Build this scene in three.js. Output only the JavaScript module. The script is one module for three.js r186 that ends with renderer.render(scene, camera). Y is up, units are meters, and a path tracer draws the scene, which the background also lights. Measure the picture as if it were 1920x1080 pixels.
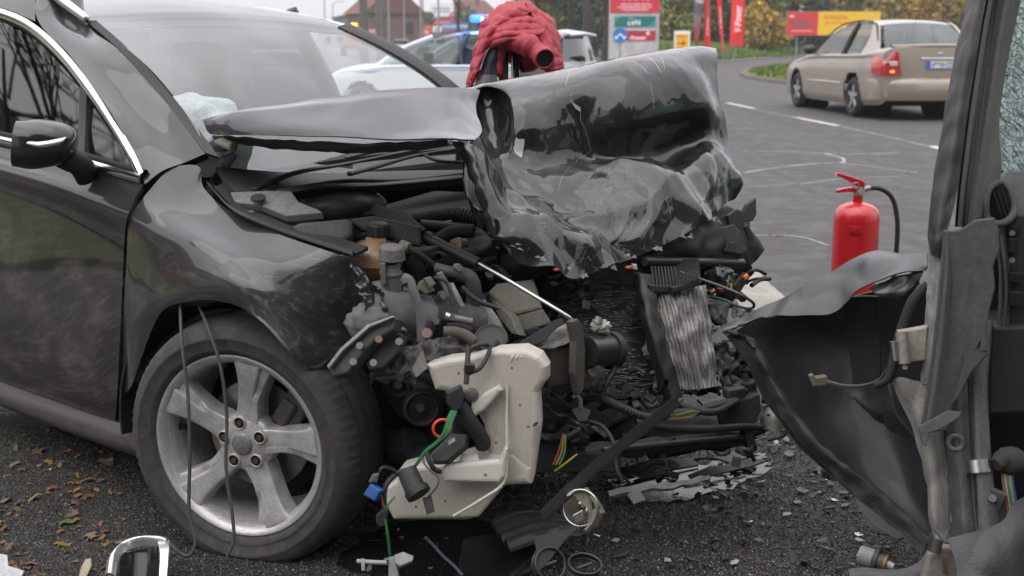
import * as THREE from 'three';
import { RoundedBoxGeometry } from 'three/addons/geometries/RoundedBoxGeometry.js';
import { mergeGeometries, mergeVertices, toCreasedNormals } from 'three/addons/utils/BufferGeometryUtils.js';
import { createNoise2D, createNoise3D } from 'simplex-noise';

// ---------- camera, sky, sun, exposure ----------
const scene = new THREE.Scene();
const FOCAL = 2150, CAM_Y = 1.26, PITCH = Math.atan(464 / FOCAL);
const camera = new THREE.PerspectiveCamera(2 * Math.atan(540 / FOCAL) * 180 / Math.PI, 16 / 9, 0.05, 900);
camera.position.set(0, CAM_Y, 0);
camera.rotation.set(-PITCH, 0, 0);
camera.focus = 3.0; camera.userData.fStop = 5.0;
const renderer = new THREE.WebGLRenderer();
renderer.toneMapping = THREE.LinearToneMapping;
renderer.toneMappingExposure = 1.75;
renderer.shadowMap.enabled = true;

let seed = 7;
function rnd() { seed = (seed + 0x6d2b79f5) | 0; let t = Math.imul(seed ^ (seed >>> 15), 1 | seed); t = (t + Math.imul(t ^ (t >>> 7), 61 | t)) ^ t; return ((t ^ (t >>> 14)) >>> 0) / 4294967296; }
const rr = (a, b) => a + (b - a) * rnd();
const n2 = createNoise2D(rnd), n3 = createNoise3D(rnd);
const fbm = (x, y, o = 4) => { let s = 0, a = .5; for (let i = 0; i < o; i++) { s += a * n2(x, y); x *= 2.03; y *= 2.03; a *= .5; } return s; };
const V = (x, y, z) => new THREE.Vector3(x, y, z);
const lerp = (a, b, t) => a + (b - a) * t, clamp = (x, a = 0, b = 1) => Math.min(b, Math.max(a, x));
const sstep = (a, b, x) => { const t = clamp((x - a) / (b - a)); return t * t * (3 - 2 * t); };

{ // overcast sky: a bright even cloud layer, brighter towards the zenith
  const W = 512, H = 256, d = new Float32Array(W * H * 4);
  for (let y = 0; y < H; y++) for (let x = 0; x < W; x++) {
    const el = ((y + .5) / H - .5) * Math.PI, az = (x + .5) / W * Math.PI * 2, s = Math.sin(el);
    const cx = Math.cos(az) * Math.cos(el), cz = Math.sin(az) * Math.cos(el);
    const c = 1 + .13 * (n3(cx * 2.2, s * 5, cz * 2.2) + .5 * n3(cx * 5, s * 11, cz * 5 + 9));
    const L = s >= 0 ? (.5 + .82 * s) * lerp(1, c, sstep(0, .25, s)) : .18;
    const i = (y * W + x) * 4; d[i] = L * 1.0; d[i + 1] = L * .985; d[i + 2] = L * 1.03; d[i + 3] = 1;
  }
  const t = new THREE.DataTexture(d, W, H, THREE.RGBAFormat, THREE.FloatType);
  t.mapping = THREE.EquirectangularReflectionMapping; t.magFilter = THREE.LinearFilter; t.needsUpdate = true;
  scene.background = t; scene.environment = t;
}
const sun = new THREE.DirectionalLight(new THREE.Color(1, .96, .9), 0.7);
sun.position.set(-6, 14, 5); sun.castShadow = true; sun.shadow.radius = 130; sun.shadow.mapSize.set(2048, 2048);
Object.assign(sun.shadow.camera, { left: -25, right: 25, top: 25, bottom: -25, near: 1, far: 60 });
scene.add(sun); scene.add(sun.target);
scene.fog = new THREE.FogExp2(0xdfe2e6, 0.0007);

// ---------- surveyed points: bearing (pixels of the photograph) + distance, or a known plane ----------
const cP = Math.cos(PITCH), sP = Math.sin(PITCH), EYE = V(0, CAM_Y, 0);
const ray = (u, v) => { const x = (u - 960) / FOCAL, y = (540 - v) / FOCAL; return V(x, y * cP - sP, -(y * sP + cP)); };
const at = (u, v, d) => ray(u, v).multiplyScalar(d).add(EYE);
const onGround = (u, v, h = 0) => { const r = ray(u, v); return r.multiplyScalar((h - CAM_Y) / r.y).add(EYE); };
// frame of the black wrecked car: origin on the ground under the front axle
const YAW = 39 * Math.PI / 180, FW = V(Math.cos(YAW), 0, Math.sin(YAW)), RT = V(-Math.sin(YAW), 0, Math.cos(YAW));
const CO = at(445, 838, FOCAL / 765).addScaledVector(RT, -.90); CO.y = 0;
const car = (a, s, h) => CO.clone().addScaledVector(FW, -a).addScaledVector(RT, s).add(V(0, h, 0));
const carSide = (u, v, s) => { const r = ray(u, v), t = (s - EYE.clone().sub(CO).dot(RT)) / r.dot(RT); return r.multiplyScalar(t).add(EYE); };
const pp = (l) => l.map(([u, v, d]) => at(u, v, d));

// ---------- naming ----------
const taken = {};
function numbered(n) { taken[n] = (taken[n] ?? 0) + 1; return taken[n] === 1 ? n : n + '_' + String(taken[n] - 1).padStart(3, '0'); }
function tag(o, label, category, group, kind) { if (label) o.userData.label = label; if (category) o.userData.category = category; if (group) o.userData.group = group; if (kind) o.userData.kind = kind; return o; }
function thing(name, label, category, pos, group) { const g = new THREE.Group(); g.name = numbered(name); if (pos) g.position.copy(pos); tag(g, label, category, group); scene.add(g); return g; }
// add a mesh given in world coordinates under a (possibly moved) parent
function add(parent, name, geo, mat) {
  if (Array.isArray(geo)) geo = merge(geo);
  const top = parent === scene, m = new THREE.Mesh(geo, mat); m.name = top ? numbered(name) : name; m.castShadow = m.receiveShadow = true;
  if (!top) { parent.updateWorldMatrix(true, false); const inv = parent.matrixWorld.clone().invert(); m.applyMatrix4(inv); }
  parent.add(m); return m;
}
function loc(parent, name, geo, mat) { // child in the parent's own coordinates
  if (Array.isArray(geo)) geo = merge(geo);
  const m = new THREE.Mesh(geo, mat); m.name = name; m.castShadow = m.receiveShadow = true; parent.add(m); return m;
}
function merge(list) {
  list = list.map(g => { g = g.index ? g.toNonIndexed() : g; if (!g.attributes.uv) g.setAttribute('uv', new THREE.BufferAttribute(new Float32Array(g.attributes.position.count * 2), 2)); if (!g.attributes.normal) g.computeVertexNormals(); for (const k of Object.keys(g.attributes)) if (!['position', 'normal', 'uv'].includes(k)) g.deleteAttribute(k); return g; });
  return mergeGeometries(list);
}

// ---------- shapes ----------
const cr = (p0, p1, p2, p3, t) => { const o = V(0, 0, 0); for (const k of ['x', 'y', 'z']) { const a = p0[k], b = p1[k], c = p2[k], d = p3[k]; o[k] = .5 * (2 * b + (c - a) * t + (2 * a - 5 * b + 4 * c - d) * t * t + (3 * b - a - 3 * c + d) * t * t * t); } return o; };
function evalRow(row, t) { const n = row.length - 1, x = clamp(t) * n, i = Math.min(Math.floor(x), n - 1), f = x - i; const a = row[i], b = row[i + 1]; const e0 = i ? row[i - 1] : a.clone().multiplyScalar(2).sub(b), e1 = i + 2 <= n ? row[i + 2] : b.clone().multiplyScalar(2).sub(a); return cr(e0, a, b, e1, f); }
// a skin through a grid of points (rows of equal length), with real thickness; disp(u,v,p) moves it along its normal
function skin(grid, { nu = 24, nv = 24, thick = .003, disp, uvx = 1, uvy = 1, lin = false } = {}) {
  const P = [], N = [], W = nu + 1, Hh = nv + 1;
  const ev = (u, v) => { const col = grid.map(r => lin ? linRow(r, u) : evalRow(r, u)); return lin ? linRow(col, v) : evalRow(col, v); };
  for (let j = 0; j < Hh; j++) for (let i = 0; i < W; i++) P.push(ev(i / nu, j / nv));
  const norms = () => { const out = []; for (let j = 0; j < Hh; j++) for (let i = 0; i < W; i++) { const a = P[j * W + Math.min(i + 1, nu)], b = P[j * W + Math.max(i - 1, 0)], c = P[Math.min(j + 1, nv) * W + i], d = P[Math.max(j - 1, 0) * W + i]; const n = a.clone().sub(b).cross(c.clone().sub(d)); if (n.lengthSq() < 1e-14) n.set(0, 1, 0); out.push(n.normalize()); } return out; };
  let n = norms();
  if (disp) { for (let j = 0; j < Hh; j++) for (let i = 0; i < W; i++) { const k = j * W + i; P[k].addScaledVector(n[k], disp(i / nu, j / nv, P[k])); } n = norms(); }
  // normals point to the viewer's side (grid rows run left to right, top to bottom when seen from outside): flip so that front = -cross
  const pos = [], nor = [], uv = [], idx = [];
  const put = (p, q, u, v) => { pos.push(p.x, p.y, p.z); nor.push(q.x, q.y, q.z); uv.push(u * uvx, (1 - v) * uvy); return pos.length / 3 - 1; };
  const F = [], B = [];
  for (let j = 0; j < Hh; j++) for (let i = 0; i < W; i++) { const k = j * W + i, q = n[k].clone().negate(); F.push(put(P[k], q, i / nu, j / nv)); }
  for (let j = 0; j < nv; j++) for (let i = 0; i < nu; i++) { const a = F[j * W + i], b = F[j * W + i + 1], c = F[(j + 1) * W + i], d = F[(j + 1) * W + i + 1]; idx.push(a, c, b, b, c, d); }
  if (thick > 0) {
    for (let j = 0; j < Hh; j++) for (let i = 0; i < W; i++) { const k = j * W + i; B.push(put(P[k].clone().addScaledVector(n[k], thick), n[k], i / nu, j / nv)); }
    for (let j = 0; j < nv; j++) for (let i = 0; i < nu; i++) { const a = B[j * W + i], b = B[j * W + i + 1], c = B[(j + 1) * W + i], d = B[(j + 1) * W + i + 1]; idx.push(a, b, c, b, d, c); }
    const edge = (list) => { for (let q = 0; q + 1 < list.length; q++) { const k0 = list[q], k1 = list[q + 1], t = P[k1].clone().sub(P[k0]), m = t.cross(n[k0]).normalize(); const u0 = (k0 % W) / nu, v0 = Math.floor(k0 / W) / nv; const a = put(P[k0], m, u0, v0), b = put(P[k1], m, u0, v0), c = put(P[k0].clone().addScaledVector(n[k0], thick), m, u0, v0), d = put(P[k1].clone().addScaledVector(n[k1], thick), m, u0, v0); idx.push(a, b, c, b, d, c); } };
    const T = [], Bo = [], L = [], R = []; for (let i = 0; i < W; i++) { T.push(i); Bo.push((Hh - 1) * W + i); } for (let j = 0; j < Hh; j++) { L.push(j * W); R.push(j * W + nu); }
    edge(T); edge(Bo); edge(L); edge(R);
  }
  const g = new THREE.BufferGeometry(); g.setAttribute('position', new THREE.Float32BufferAttribute(pos, 3)); g.setAttribute('normal', new THREE.Float32BufferAttribute(nor, 3)); g.setAttribute('uv', new THREE.Float32BufferAttribute(uv, 2)); g.setIndex(idx); return g;
}
function linRow(row, t) { const n = row.length - 1, x = clamp(t) * n, i = Math.min(Math.floor(x), n - 1); return row[i].clone().lerp(row[i + 1], x - i); }
const transpose = (g) => g[0].map((_, i) => g.map(r => r[i]));
function tube(pts, r, seg = 0, rad = 8, closed = false) { const c = new THREE.CatmullRomCurve3(pts, closed, 'centripetal'); return new THREE.TubeGeometry(c, seg || Math.max(6, pts.length * 6), r, rad, closed); }
// tube of varying radius and oval section along a path
function loft(pts, radii, seg = 24, rad = 14, squash = 1, bump) {
  const c = new THREE.CatmullRomCurve3(pts, false, 'centripetal'), fr = c.computeFrenetFrames(seg, false), pos = [], idx = [], uv = [];
  for (let i = 0; i <= seg; i++) {
    const t = i / seg, p = c.getPoint(t), x = t * (radii.length - 1), k = Math.min(Math.floor(x), radii.length - 2); let r = lerp(radii[k], radii[k + 1], x - k);
    for (let j = 0; j <= rad; j++) { const a = j / rad * Math.PI * 2, rb = r * (bump ? bump(t, a) : 1); const q = p.clone().addScaledVector(fr.normals[i], Math.cos(a) * rb * squash).addScaledVector(fr.binormals[i], Math.sin(a) * rb); pos.push(q.x, q.y, q.z); uv.push(j / rad, t); }
  }
  for (let i = 0; i < seg; i++) for (let j = 0; j < rad; j++) { const a = i * (rad + 1) + j, b = a + rad + 1; idx.push(a, b, a + 1, b, b + 1, a + 1); }
  for (const e of [0, seg]) { const p = c.getPoint(e / seg), k = pos.length / 3; pos.push(p.x, p.y, p.z); uv.push(.5, .5); for (let j = 0; j < rad; j++) { const a = e * (rad + 1) + j; e ? idx.push(a, k, a + 1) : idx.push(a, a + 1, k); } }
  const g = new THREE.BufferGeometry(); g.setAttribute('position', new THREE.Float32BufferAttribute(pos, 3)); g.setAttribute('uv', new THREE.Float32BufferAttribute(uv, 2)); g.setIndex(idx); g.computeVertexNormals(); return g;
}
// solid block cut to an outline: outline points sighted on the plane through `o` with normal `n`, thickness t going away from the eye
function slab(outline, o, n, t, bevel = .004, seg = 2) {
  n = n.clone().normalize(); if (n.dot(EYE.clone().sub(o)) < 0) n.negate();
  const up = Math.abs(n.y) > .95 ? V(0, 0, -1) : V(0, 1, 0), ex = up.clone().cross(n).normalize(), ey = n.clone().cross(ex);
  const sh = new THREE.Shape(outline.map(([u, v]) => { const r = ray(u, v), k = o.clone().sub(EYE).dot(n) / r.dot(n), p = r.multiplyScalar(k).add(EYE).sub(o); return new THREE.Vector2(p.dot(ex), p.dot(ey)); }));
  const g = new THREE.ExtrudeGeometry(sh, { depth: Math.max(t - 2 * bevel, .0005), bevelEnabled: bevel > 0, bevelThickness: bevel, bevelSize: bevel, bevelOffset: -bevel, bevelSegments: seg, steps: 1, curveSegments: 6 });
  g.translate(0, 0, -(t - bevel)); g.applyMatrix4(new THREE.Matrix4().makeBasis(ex, ey, n).setPosition(o)); return g;
}
const place = (g, p, rot = [0, 0, 0], s) => { if (s) g.scale(...s); g.applyMatrix4(new THREE.Matrix4().makeRotationFromEuler(new THREE.Euler(...rot, 'YXZ')).setPosition(p)); return g; };
const rbox = (w, h, d, r = .004, seg = 2) => new RoundedBoxGeometry(w, h, d, seg, Math.min(r, w * .49, h * .49, d * .49));
// cylinder between two points
function rod(p, q, r, r2 = r, seg = 14) { const d = q.clone().sub(p), g = new THREE.CylinderGeometry(r2, r, d.length(), seg); g.applyMatrix4(new THREE.Matrix4().makeRotationFromQuaternion(new THREE.Quaternion().setFromUnitVectors(V(0, 1, 0), d.clone().normalize())).setPosition(p.clone().add(q).multiplyScalar(.5))); return g; }
// turned profile about an axis direction
function turned(profile, p, axis, seg = 28) { const g = new THREE.LatheGeometry(profile.map(([r, y]) => new THREE.Vector2(r, y)), seg); g.applyMatrix4(new THREE.Matrix4().makeRotationFromQuaternion(new THREE.Quaternion().setFromUnitVectors(V(0, 1, 0), axis.clone().normalize())).setPosition(p)); return g; }
const ridge = (x, y, z) => 1 - Math.abs(n3(x, y, z));
function jitter(g, amp, fq) { g = mergeVertices(g); const p = g.attributes.position; for (let i = 0; i < p.count; i++) { const x = p.getX(i), y = p.getY(i), z = p.getZ(i); p.setXYZ(i, x + amp * n3(x * fq, y * fq, z * fq), y + amp * n3(x * fq + 31, y * fq, z * fq), z + amp * n3(x * fq, y * fq + 57, z * fq)); } g.computeVertexNormals(); return g; }

// ---------- textures & materials ----------
const C = (r, g = r, b = r) => new THREE.Color().setRGB(r, g, b);
function dtex(w, h, fn, { srgb = false, rep, wrap = true } = {}) {
  const d = new Uint8Array(w * h * 4);
  for (let y = 0; y < h; y++) for (let x = 0; x < w; x++) { const c = fn(x / w, y / h), i = (y * w + x) * 4; for (let k = 0; k < 3; k++) d[i + k] = clamp(Array.isArray(c) ? c[k] : c) * 255; d[i + 3] = 255; }
  const t = new THREE.DataTexture(d, w, h); t.magFilter = THREE.LinearFilter; t.minFilter = THREE.LinearFilter; if (wrap) t.wrapS = t.wrapT = THREE.RepeatWrapping; if (srgb) t.colorSpace = THREE.SRGBColorSpace; if (rep) t.repeat.set(...rep); t.needsUpdate = true; return t;
}
function ctex(w, h, draw) { const c = document.createElement('canvas'); c.width = w; c.height = h; const g = c.getContext('2d'); draw(g, w, h); const t = new THREE.CanvasTexture(c); t.colorSpace = THREE.SRGBColorSpace; t.magFilter = THREE.LinearFilter; t.wrapS = t.wrapT = THREE.ClampToEdgeWrapping; return t; }
// noise that repeats over the unit square
const tn = (x, y, f, s = 0) => { const a = x * 2 * Math.PI, b = y * 2 * Math.PI, r = f / (2 * Math.PI); return .5 * (n3(Math.cos(a) * r + s, Math.sin(a) * r + s, Math.cos(b) * r + 7 + s) + n3(Math.sin(b) * r + 3 + s, Math.cos(b) * r + 1 - s, Math.sin(a) * r + 19 + s)); };
const std = (color, roughness = .6, metalness = 0, extra = {}) => new THREE.MeshStandardMaterial({ color, roughness, metalness, ...extra });
const phys = (o) => new THREE.MeshPhysicalMaterial(o);
const grime = dtex(512, 512, (x, y) => { const a = tn(x, y, 5) * .6 + tn(x, y, 14, 3) * .4, s = tn(x, y, 60, 8), k = rnd(); return clamp(.62 + .22 * a + .16 * s + (k > .985 ? .3 : 0) - (k < .02 ? .25 : 0)); });
const scuffBump = dtex(512, 512, (x, y) => .5 + .3 * tn(x, y, 18, 2) + .2 * tn(x, y, 55, 5));
const dirty = (r, g, b, rough = .7, metal = 0, bs = .0006) => std(C(r, g, b), rough, metal, { map: grime, bumpMap: scuffBump, bumpScale: bs });
// =====================================================================================
// ground, verges, vegetation, far street
// =====================================================================================
const asphaltMap = dtex(1024, 1024, (x, y) => { const big = tn(x, y, 4) * .5 + tn(x, y, 9, 5) * .3, g = rnd(), m = tn(x, y, 120, 9); let k = .36 + .05 * big + .07 * m + .12 * (g - .5); if (g > .985) k += .2 * rnd(); if (g < .06) k -= .14; return [k, k * .985, k * .985]; }, { srgb: true });
const asphaltBump = dtex(1024, 1024, (x, y) => .5 + .3 * tn(x, y, 150, 4) + .25 * (rnd() - .5) + .12 * tn(x, y, 40, 2));
const asphaltRough = dtex(512, 512, (x, y) => { const k = .8 + .2 * tn(x, y, 8, 6) + .12 * (rnd() - .5); return clamp(k, .4, 1); });
const asphalt = std(C(.72, .71, .72), 1, 0, { map: asphaltMap, bumpMap: asphaltBump, bumpScale: .01, roughnessMap: asphaltRough });
for (const t of [asphaltMap, asphaltBump, asphaltRough]) t.repeat.set(1 / 1.3, 1 / 1.3);
function sheet(name, pts, y, mat, kind = 'structure', hole) { // horizontal sheet from [x,z] outline, uv in metres
  const sh = new THREE.Shape(pts.map(([x, z]) => new THREE.Vector2(x, -z))); const g = new THREE.ShapeGeometry(sh, 10); g.rotateX(-Math.PI / 2); g.translate(0, y, 0);
  const m = add(scene, name, g, mat); m.userData.kind = kind; return m;
}
sheet('road', [[-300, 60], [300, 60], [300, -700], [-300, -700]], 0, asphalt);
const gp = (l) => l.map(([u, v]) => { const p = onGround(u, v); return [p.x, p.z]; });
// lane marking dashes, thin edge line, worn white patch beside the extinguisher
const whitePaint = dirty(.75, .74, .7, .8), chalk = dirty(.5, .5, .5, .95), wornWhite = dirty(.44, .42, .37, .9);
function dash(l, w) { const a = onGround(...l[0]), b = onGround(...l[1]), d = b.clone().sub(a).normalize(), q = V(-d.z, 0, d.x).multiplyScalar(w / 2); const m = sheet('lane_marking', [[a.x + q.x, a.z + q.z], [b.x + q.x, b.z + q.z], [b.x - q.x, b.z - q.z], [a.x - q.x, a.z - q.z]], .004, whitePaint); return m; }
dash([[1363, 193], [1414, 204]], .13); dash([[1490, 220], [1571, 236]], .13); dash([[1744, 274], [1850, 300]], .13); dash([[1306, 183], [1336, 188]], .13);
// straggling chalk and scratch lines left on the asphalt
function chalkLine(pts, w) { const c = new THREE.CatmullRomCurve3(pts.map(([u, v]) => onGround(u, v, .004))), N = 40, pos = [], idx = []; for (let i = 0; i <= N; i++) { const p = c.getPoint(i / N), t = c.getTangent(i / N), q = V(-t.z, 0, t.x).multiplyScalar(w * 1.3 * (.35 + .65 * rnd())); pos.push(p.x + q.x, .004, p.z + q.z, p.x - q.x, .004, p.z - q.z); if (i < N && rnd() > .08) { const k = i * 2; idx.push(k, k + 1, k + 2, k + 1, k + 3, k + 2); } } const g = new THREE.BufferGeometry(); g.setAttribute('position', new THREE.Float32BufferAttribute(pos, 3)); g.setIndex(idx); g.computeVertexNormals(); if (g.attributes.normal.getY(0) < 0) { const ii = g.index.array; for (let i = 0; i < ii.length; i += 3) { const t = ii[i]; ii[i] = ii[i + 1]; ii[i + 1] = t; } g.computeVertexNormals(); } const m = add(scene, 'scratch_line', g, chalk); m.userData.kind = 'structure'; }
chalkLine([[1420, 283], [1500, 285], [1560, 288], [1640, 288], [1690, 286]], .022); chalkLine([[1395, 324], [1450, 315], [1540, 306], [1575, 305], [1580, 297], [1548, 288]], .02); chalkLine([[1500, 345], [1580, 335], [1690, 331]], .012); chalkLine([[1410, 441], [1470, 441], [1505, 445], [1530, 452], [1552, 460]], .009); chalkLine([[1415, 205], [1500, 222]], .02); chalkLine([[1571, 236], [1660, 255], [1744, 275]], .02); chalkLine([[1575, 305], [1640, 313], [1720, 324]], .014); chalkLine([[1400, 350], [1440, 348], [1490, 344]], .01);
sheet('painted_patch', gp([[1385, 500], [1420, 505], [1445, 535], [1480, 565], [1440, 590], [1400, 620], [1380, 560]]), .004, wornWhite);
// grass
const grassMat = dirty(.13, .19, .045, .95), litterMat = dirty(.2, .145, .07, .95), kerbStone = dirty(.26, .25, .235, .9);
function grassStuff(name, inside, n, h, label) { // blades as one mass
  const pos = [], nor = [], col = []; for (let i = 0; i < n; i++) { const [x, y, z] = inside(); const a = rnd() * 6.28, w = .012 + .012 * rnd(), hh = h * (.5 + rnd()), dx = Math.cos(a) * w, dz = Math.sin(a) * w, lx = rr(-.5, .5) * hh, lz = rr(-.5, .5) * hh; pos.push(x - dx, y, z - dz, x + dx, y, z + dz, x + lx, y + hh, z + lz); const t = rnd(); const c = t > .86 ? [.24, .2, .07] : [.10 + .07 * t, .19 + .08 * t, .035]; for (let k = 0; k < 3; k++) { nor.push(0, 1, .2); col.push(...c); } }
  const g = new THREE.BufferGeometry(); g.setAttribute('position', new THREE.Float32BufferAttribute(pos, 3)); g.setAttribute('normal', new THREE.Float32BufferAttribute(nor, 3)); g.setAttribute('color', new THREE.Float32BufferAttribute(col, 3)); const m = add(scene, name, g, std(C(1), .9, 0, { vertexColors: true })); tag(m, label, 'grass', null, 'stuff'); return m; }
{
  const isl = gp([[1388, 141], [1400, 134], [1440, 127], [1500, 122], [1600, 117], [1700, 115], [1900, 114], [1900, 190], [1700, 176], [1560, 165], [1490, 160], [1440, 155], [1402, 148]]);
  sheet('kerb', isl, .1, kerbStone); const sh = new THREE.Shape(isl.map(([x, z]) => new THREE.Vector2(x, -z))); const side = new THREE.ExtrudeGeometry(sh, { depth: .094, bevelEnabled: false }); side.rotateX(-Math.PI / 2); add(scene, 'kerb', side, kerbStone).userData.kind = 'structure';
  const c = isl.reduce((a, p) => [a[0] + p[0] / isl.length, a[1] + p[1] / isl.length], [0, 0]); const inn = (k) => isl.map(([x, z]) => [c[0] + (x - c[0]) * k, c[1] + (z - c[1]) * k]);
  sheet('leaf_litter', inn(.985), .108, litterMat, 'stuff'); tag(scene.children.at(-1), 'brown leaf litter along the kerb of the grass island', 'leaf litter');
  const gi = inn(.93); sheet('grass_island', gi, .115, grassMat);
  const inPoly = (p, x, z) => { let r = false; for (let i = 0, j = p.length - 1; i < p.length; j = i++) if ((p[i][1] > z) !== (p[j][1] > z) && x < (p[j][0] - p[i][0]) * (z - p[i][1]) / (p[j][1] - p[i][1]) + p[i][0]) r = !r; return r; };
  const bb = gi.reduce((b, [x, z]) => [Math.min(b[0], x), Math.max(b[1], x), Math.min(b[2], z), Math.max(b[3], z)], [1e9, -1e9, 1e9, -1e9]);
  grassStuff('grass', () => { for (;;) { const x = rr(bb[0], Math.min(bb[1], 22)), z = rr(Math.max(bb[2], -60), bb[3]); if (inPoly(gi, x, z)) return [x, .115, z]; } }, 26000, .09, 'short green grass on the traffic island behind the sedan');
  // verge rising as a low bank towards the bushes
  const vg = [[1240, 121], [1300, 118], [1350, 117], [1420, 112], [1500, 107], [1600, 103], [1750, 100], [1950, 97]].map(q => onGround(...q)), bank = (k, h) => vg.map(p => V(p.x * (1 + k * .3), h, p.z - k * 30));
  const vb = add(scene, 'verge', skin([bank(3, 3.2), bank(1, 1.35), bank(.5, .8), bank(.15, .3), bank(.01, .1), bank(0, 0)], { nu: 40, nv: 30, thick: 0 }), grassMat); vb.userData.kind = 'structure';
  add(scene, 'kerb', tube(vg.map(p => p.clone().setY(.03)), .12, 60, 6), kerbStone).userData.kind = 'structure';
  grassStuff('verge_grass', () => { const i = Math.min(6, Math.floor(rnd() * 7)), f = rnd(), k = rnd() * rnd() * .9, p = vg[i].clone().lerp(vg[i + 1], f); return [p.x * (1 + k * .3), k < .15 ? .1 + k * 1.33 : .3 + (k - .15) * 1.4, p.z - k * 30]; }, 26000, .2, 'rough grass verge under the autumn bushes');
}
// ---- foliage ----
function leafCrown(cx, cy, cz, rx, ry, rz, n, size, pal, blobs = 9, sd = 1) {
  const pos = [], nor = [], col = [], bl = []; for (let i = 0; i < blobs; i++) { const a = rnd() * 6.28, r = Math.sqrt(rnd()) * .75; bl.push([Math.cos(a) * r * rx, rr(-.7, .8) * ry, Math.sin(a) * r * rz, rr(.3, .5)]); }
  for (let i = 0; i < n; i++) {
    const b = bl[Math.floor(rnd() * blobs)], u = V(rr(-1, 1), rr(-1, 1), rr(-1, 1)); if (u.lengthSq() > 1) { i--; continue; } u.setLength(Math.pow(u.length(), .45));
    const x = cx + b[0] + u.x * b[3] * rx, y = cy + b[1] + u.y * b[3] * ry, z = cz + b[2] + u.z * b[3] * rz, s = size * (.55 + .9 * rnd());
    const e1 = V(rr(-1, 1), rr(-1, 1), rr(-1, 1)).normalize(), e2 = V(rr(-1, 1), rr(-.3, 1), rr(-1, 1)).cross(e1).normalize(), nn = e1.clone().cross(e2);
    const c = pal[Math.floor(rnd() * pal.length)], k = .75 + .5 * rnd();
    for (const [p, q] of [[-.5, 0], [.15, -.35], [.6, .05], [-.5, 0], [.6, .05], [.1, .38]]) { pos.push(x + e1.x * p * s + e2.x * q * s, y + e1.y * p * s + e2.y * q * s, z + e1.z * p * s + e2.z * q * s); nor.push(nn.x, nn.y, nn.z); col.push(c[0] * k, c[1] * k, c[2] * k); }
  }
  const g = new THREE.BufferGeometry(); g.setAttribute('position', new THREE.Float32BufferAttribute(pos, 3)); g.setAttribute('normal', new THREE.Float32BufferAttribute(nor, 3)); g.setAttribute('color', new THREE.Float32BufferAttribute(col, 3)); return g;
}
const leafMat = std(C(1), .75, 0, { vertexColors: true }), bark = dirty(.105, .085, .07, .95, 0, .02), barkPale = dirty(.2, .17, .14, .95);
const GREEN = [[.085, .14, .03], [.11, .165, .035], [.15, .19, .045], [.06, .1, .025]], AUT = [[.38, .28, .04], [.27, .23, .05], [.44, .25, .04], [.16, .18, .04], [.12, .15, .04]], DARK = [[.05, .085, .035], [.07, .11, .045], [.055, .08, .045]], OLIVE = [[.16, .18, .05], [.21, .2, .06], [.11, .14, .045], [.3, .25, .06]], GOLD = [[.52, .3, .04], [.42, .26, .04], [.55, .36, .07], [.24, .2, .05]];
function limbs(base, h, r, n, spread, levels = 2) { // trunk with branching limbs
  const out = []; const grow = (p, d, len, rad, lv) => { const mid = p.clone().addScaledVector(d, len * .5).add(V(rr(-.06, .06) * len, 0, rr(-.06, .06) * len)), q = p.clone().addScaledVector(d, len); out.push(loft([p, mid, q], [rad, rad * .8, rad * .55], 7, lv === levels ? 9 : 6)); if (lv > 0) for (let i = 0; i < n; i++) { const nd = d.clone().multiplyScalar(.75).add(V(rr(-1, 1) * spread, rr(.05, .5), rr(-1, 1) * spread)).normalize(); grow(p.clone().addScaledVector(d, len * rr(.5, 1)), nd, len * rr(.5, .75), rad * .5, lv - 1); } };
  grow(base, V(rr(-.05, .05), 1, rr(-.05, .05)).normalize(), h, r, levels); return out;
}
function tree(name, label, group, base, h, r, crown) { const t = thing(name, label, 'tree', base, group); add(t, 'trunk', limbs(base, h, crown ? r : r * .55, crown ? 3 : 4, crown ? .6 : .8, crown ? 2 : 4), bark); if (crown) add(t, 'crown', crown, leafMat); return t; }
function bush(label, u, v0, d, w, h, pal, n = 2600, size) { const b = at(u, v0, d); b.y = .5; const t = thing('bush', label, 'bush', b, 'autumn bushes and young trees behind the verge'); add(t, 'stem', [0, 1, 2].map(i => rod(b.clone().add(V(rr(-.2, .2), 0, rr(-.2, .2))), b.clone().add(V(rr(-.5, .5) * w * .4, h * .6, rr(-.3, .3))), .06, .025, 7)), bark); add(t, 'foliage', leafCrown(b.x, .5 + h * .5, b.z, w * .6, h * .55, w * .5, n, size ?? d * .0042, pal, 14), leafMat); return t; }
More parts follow.
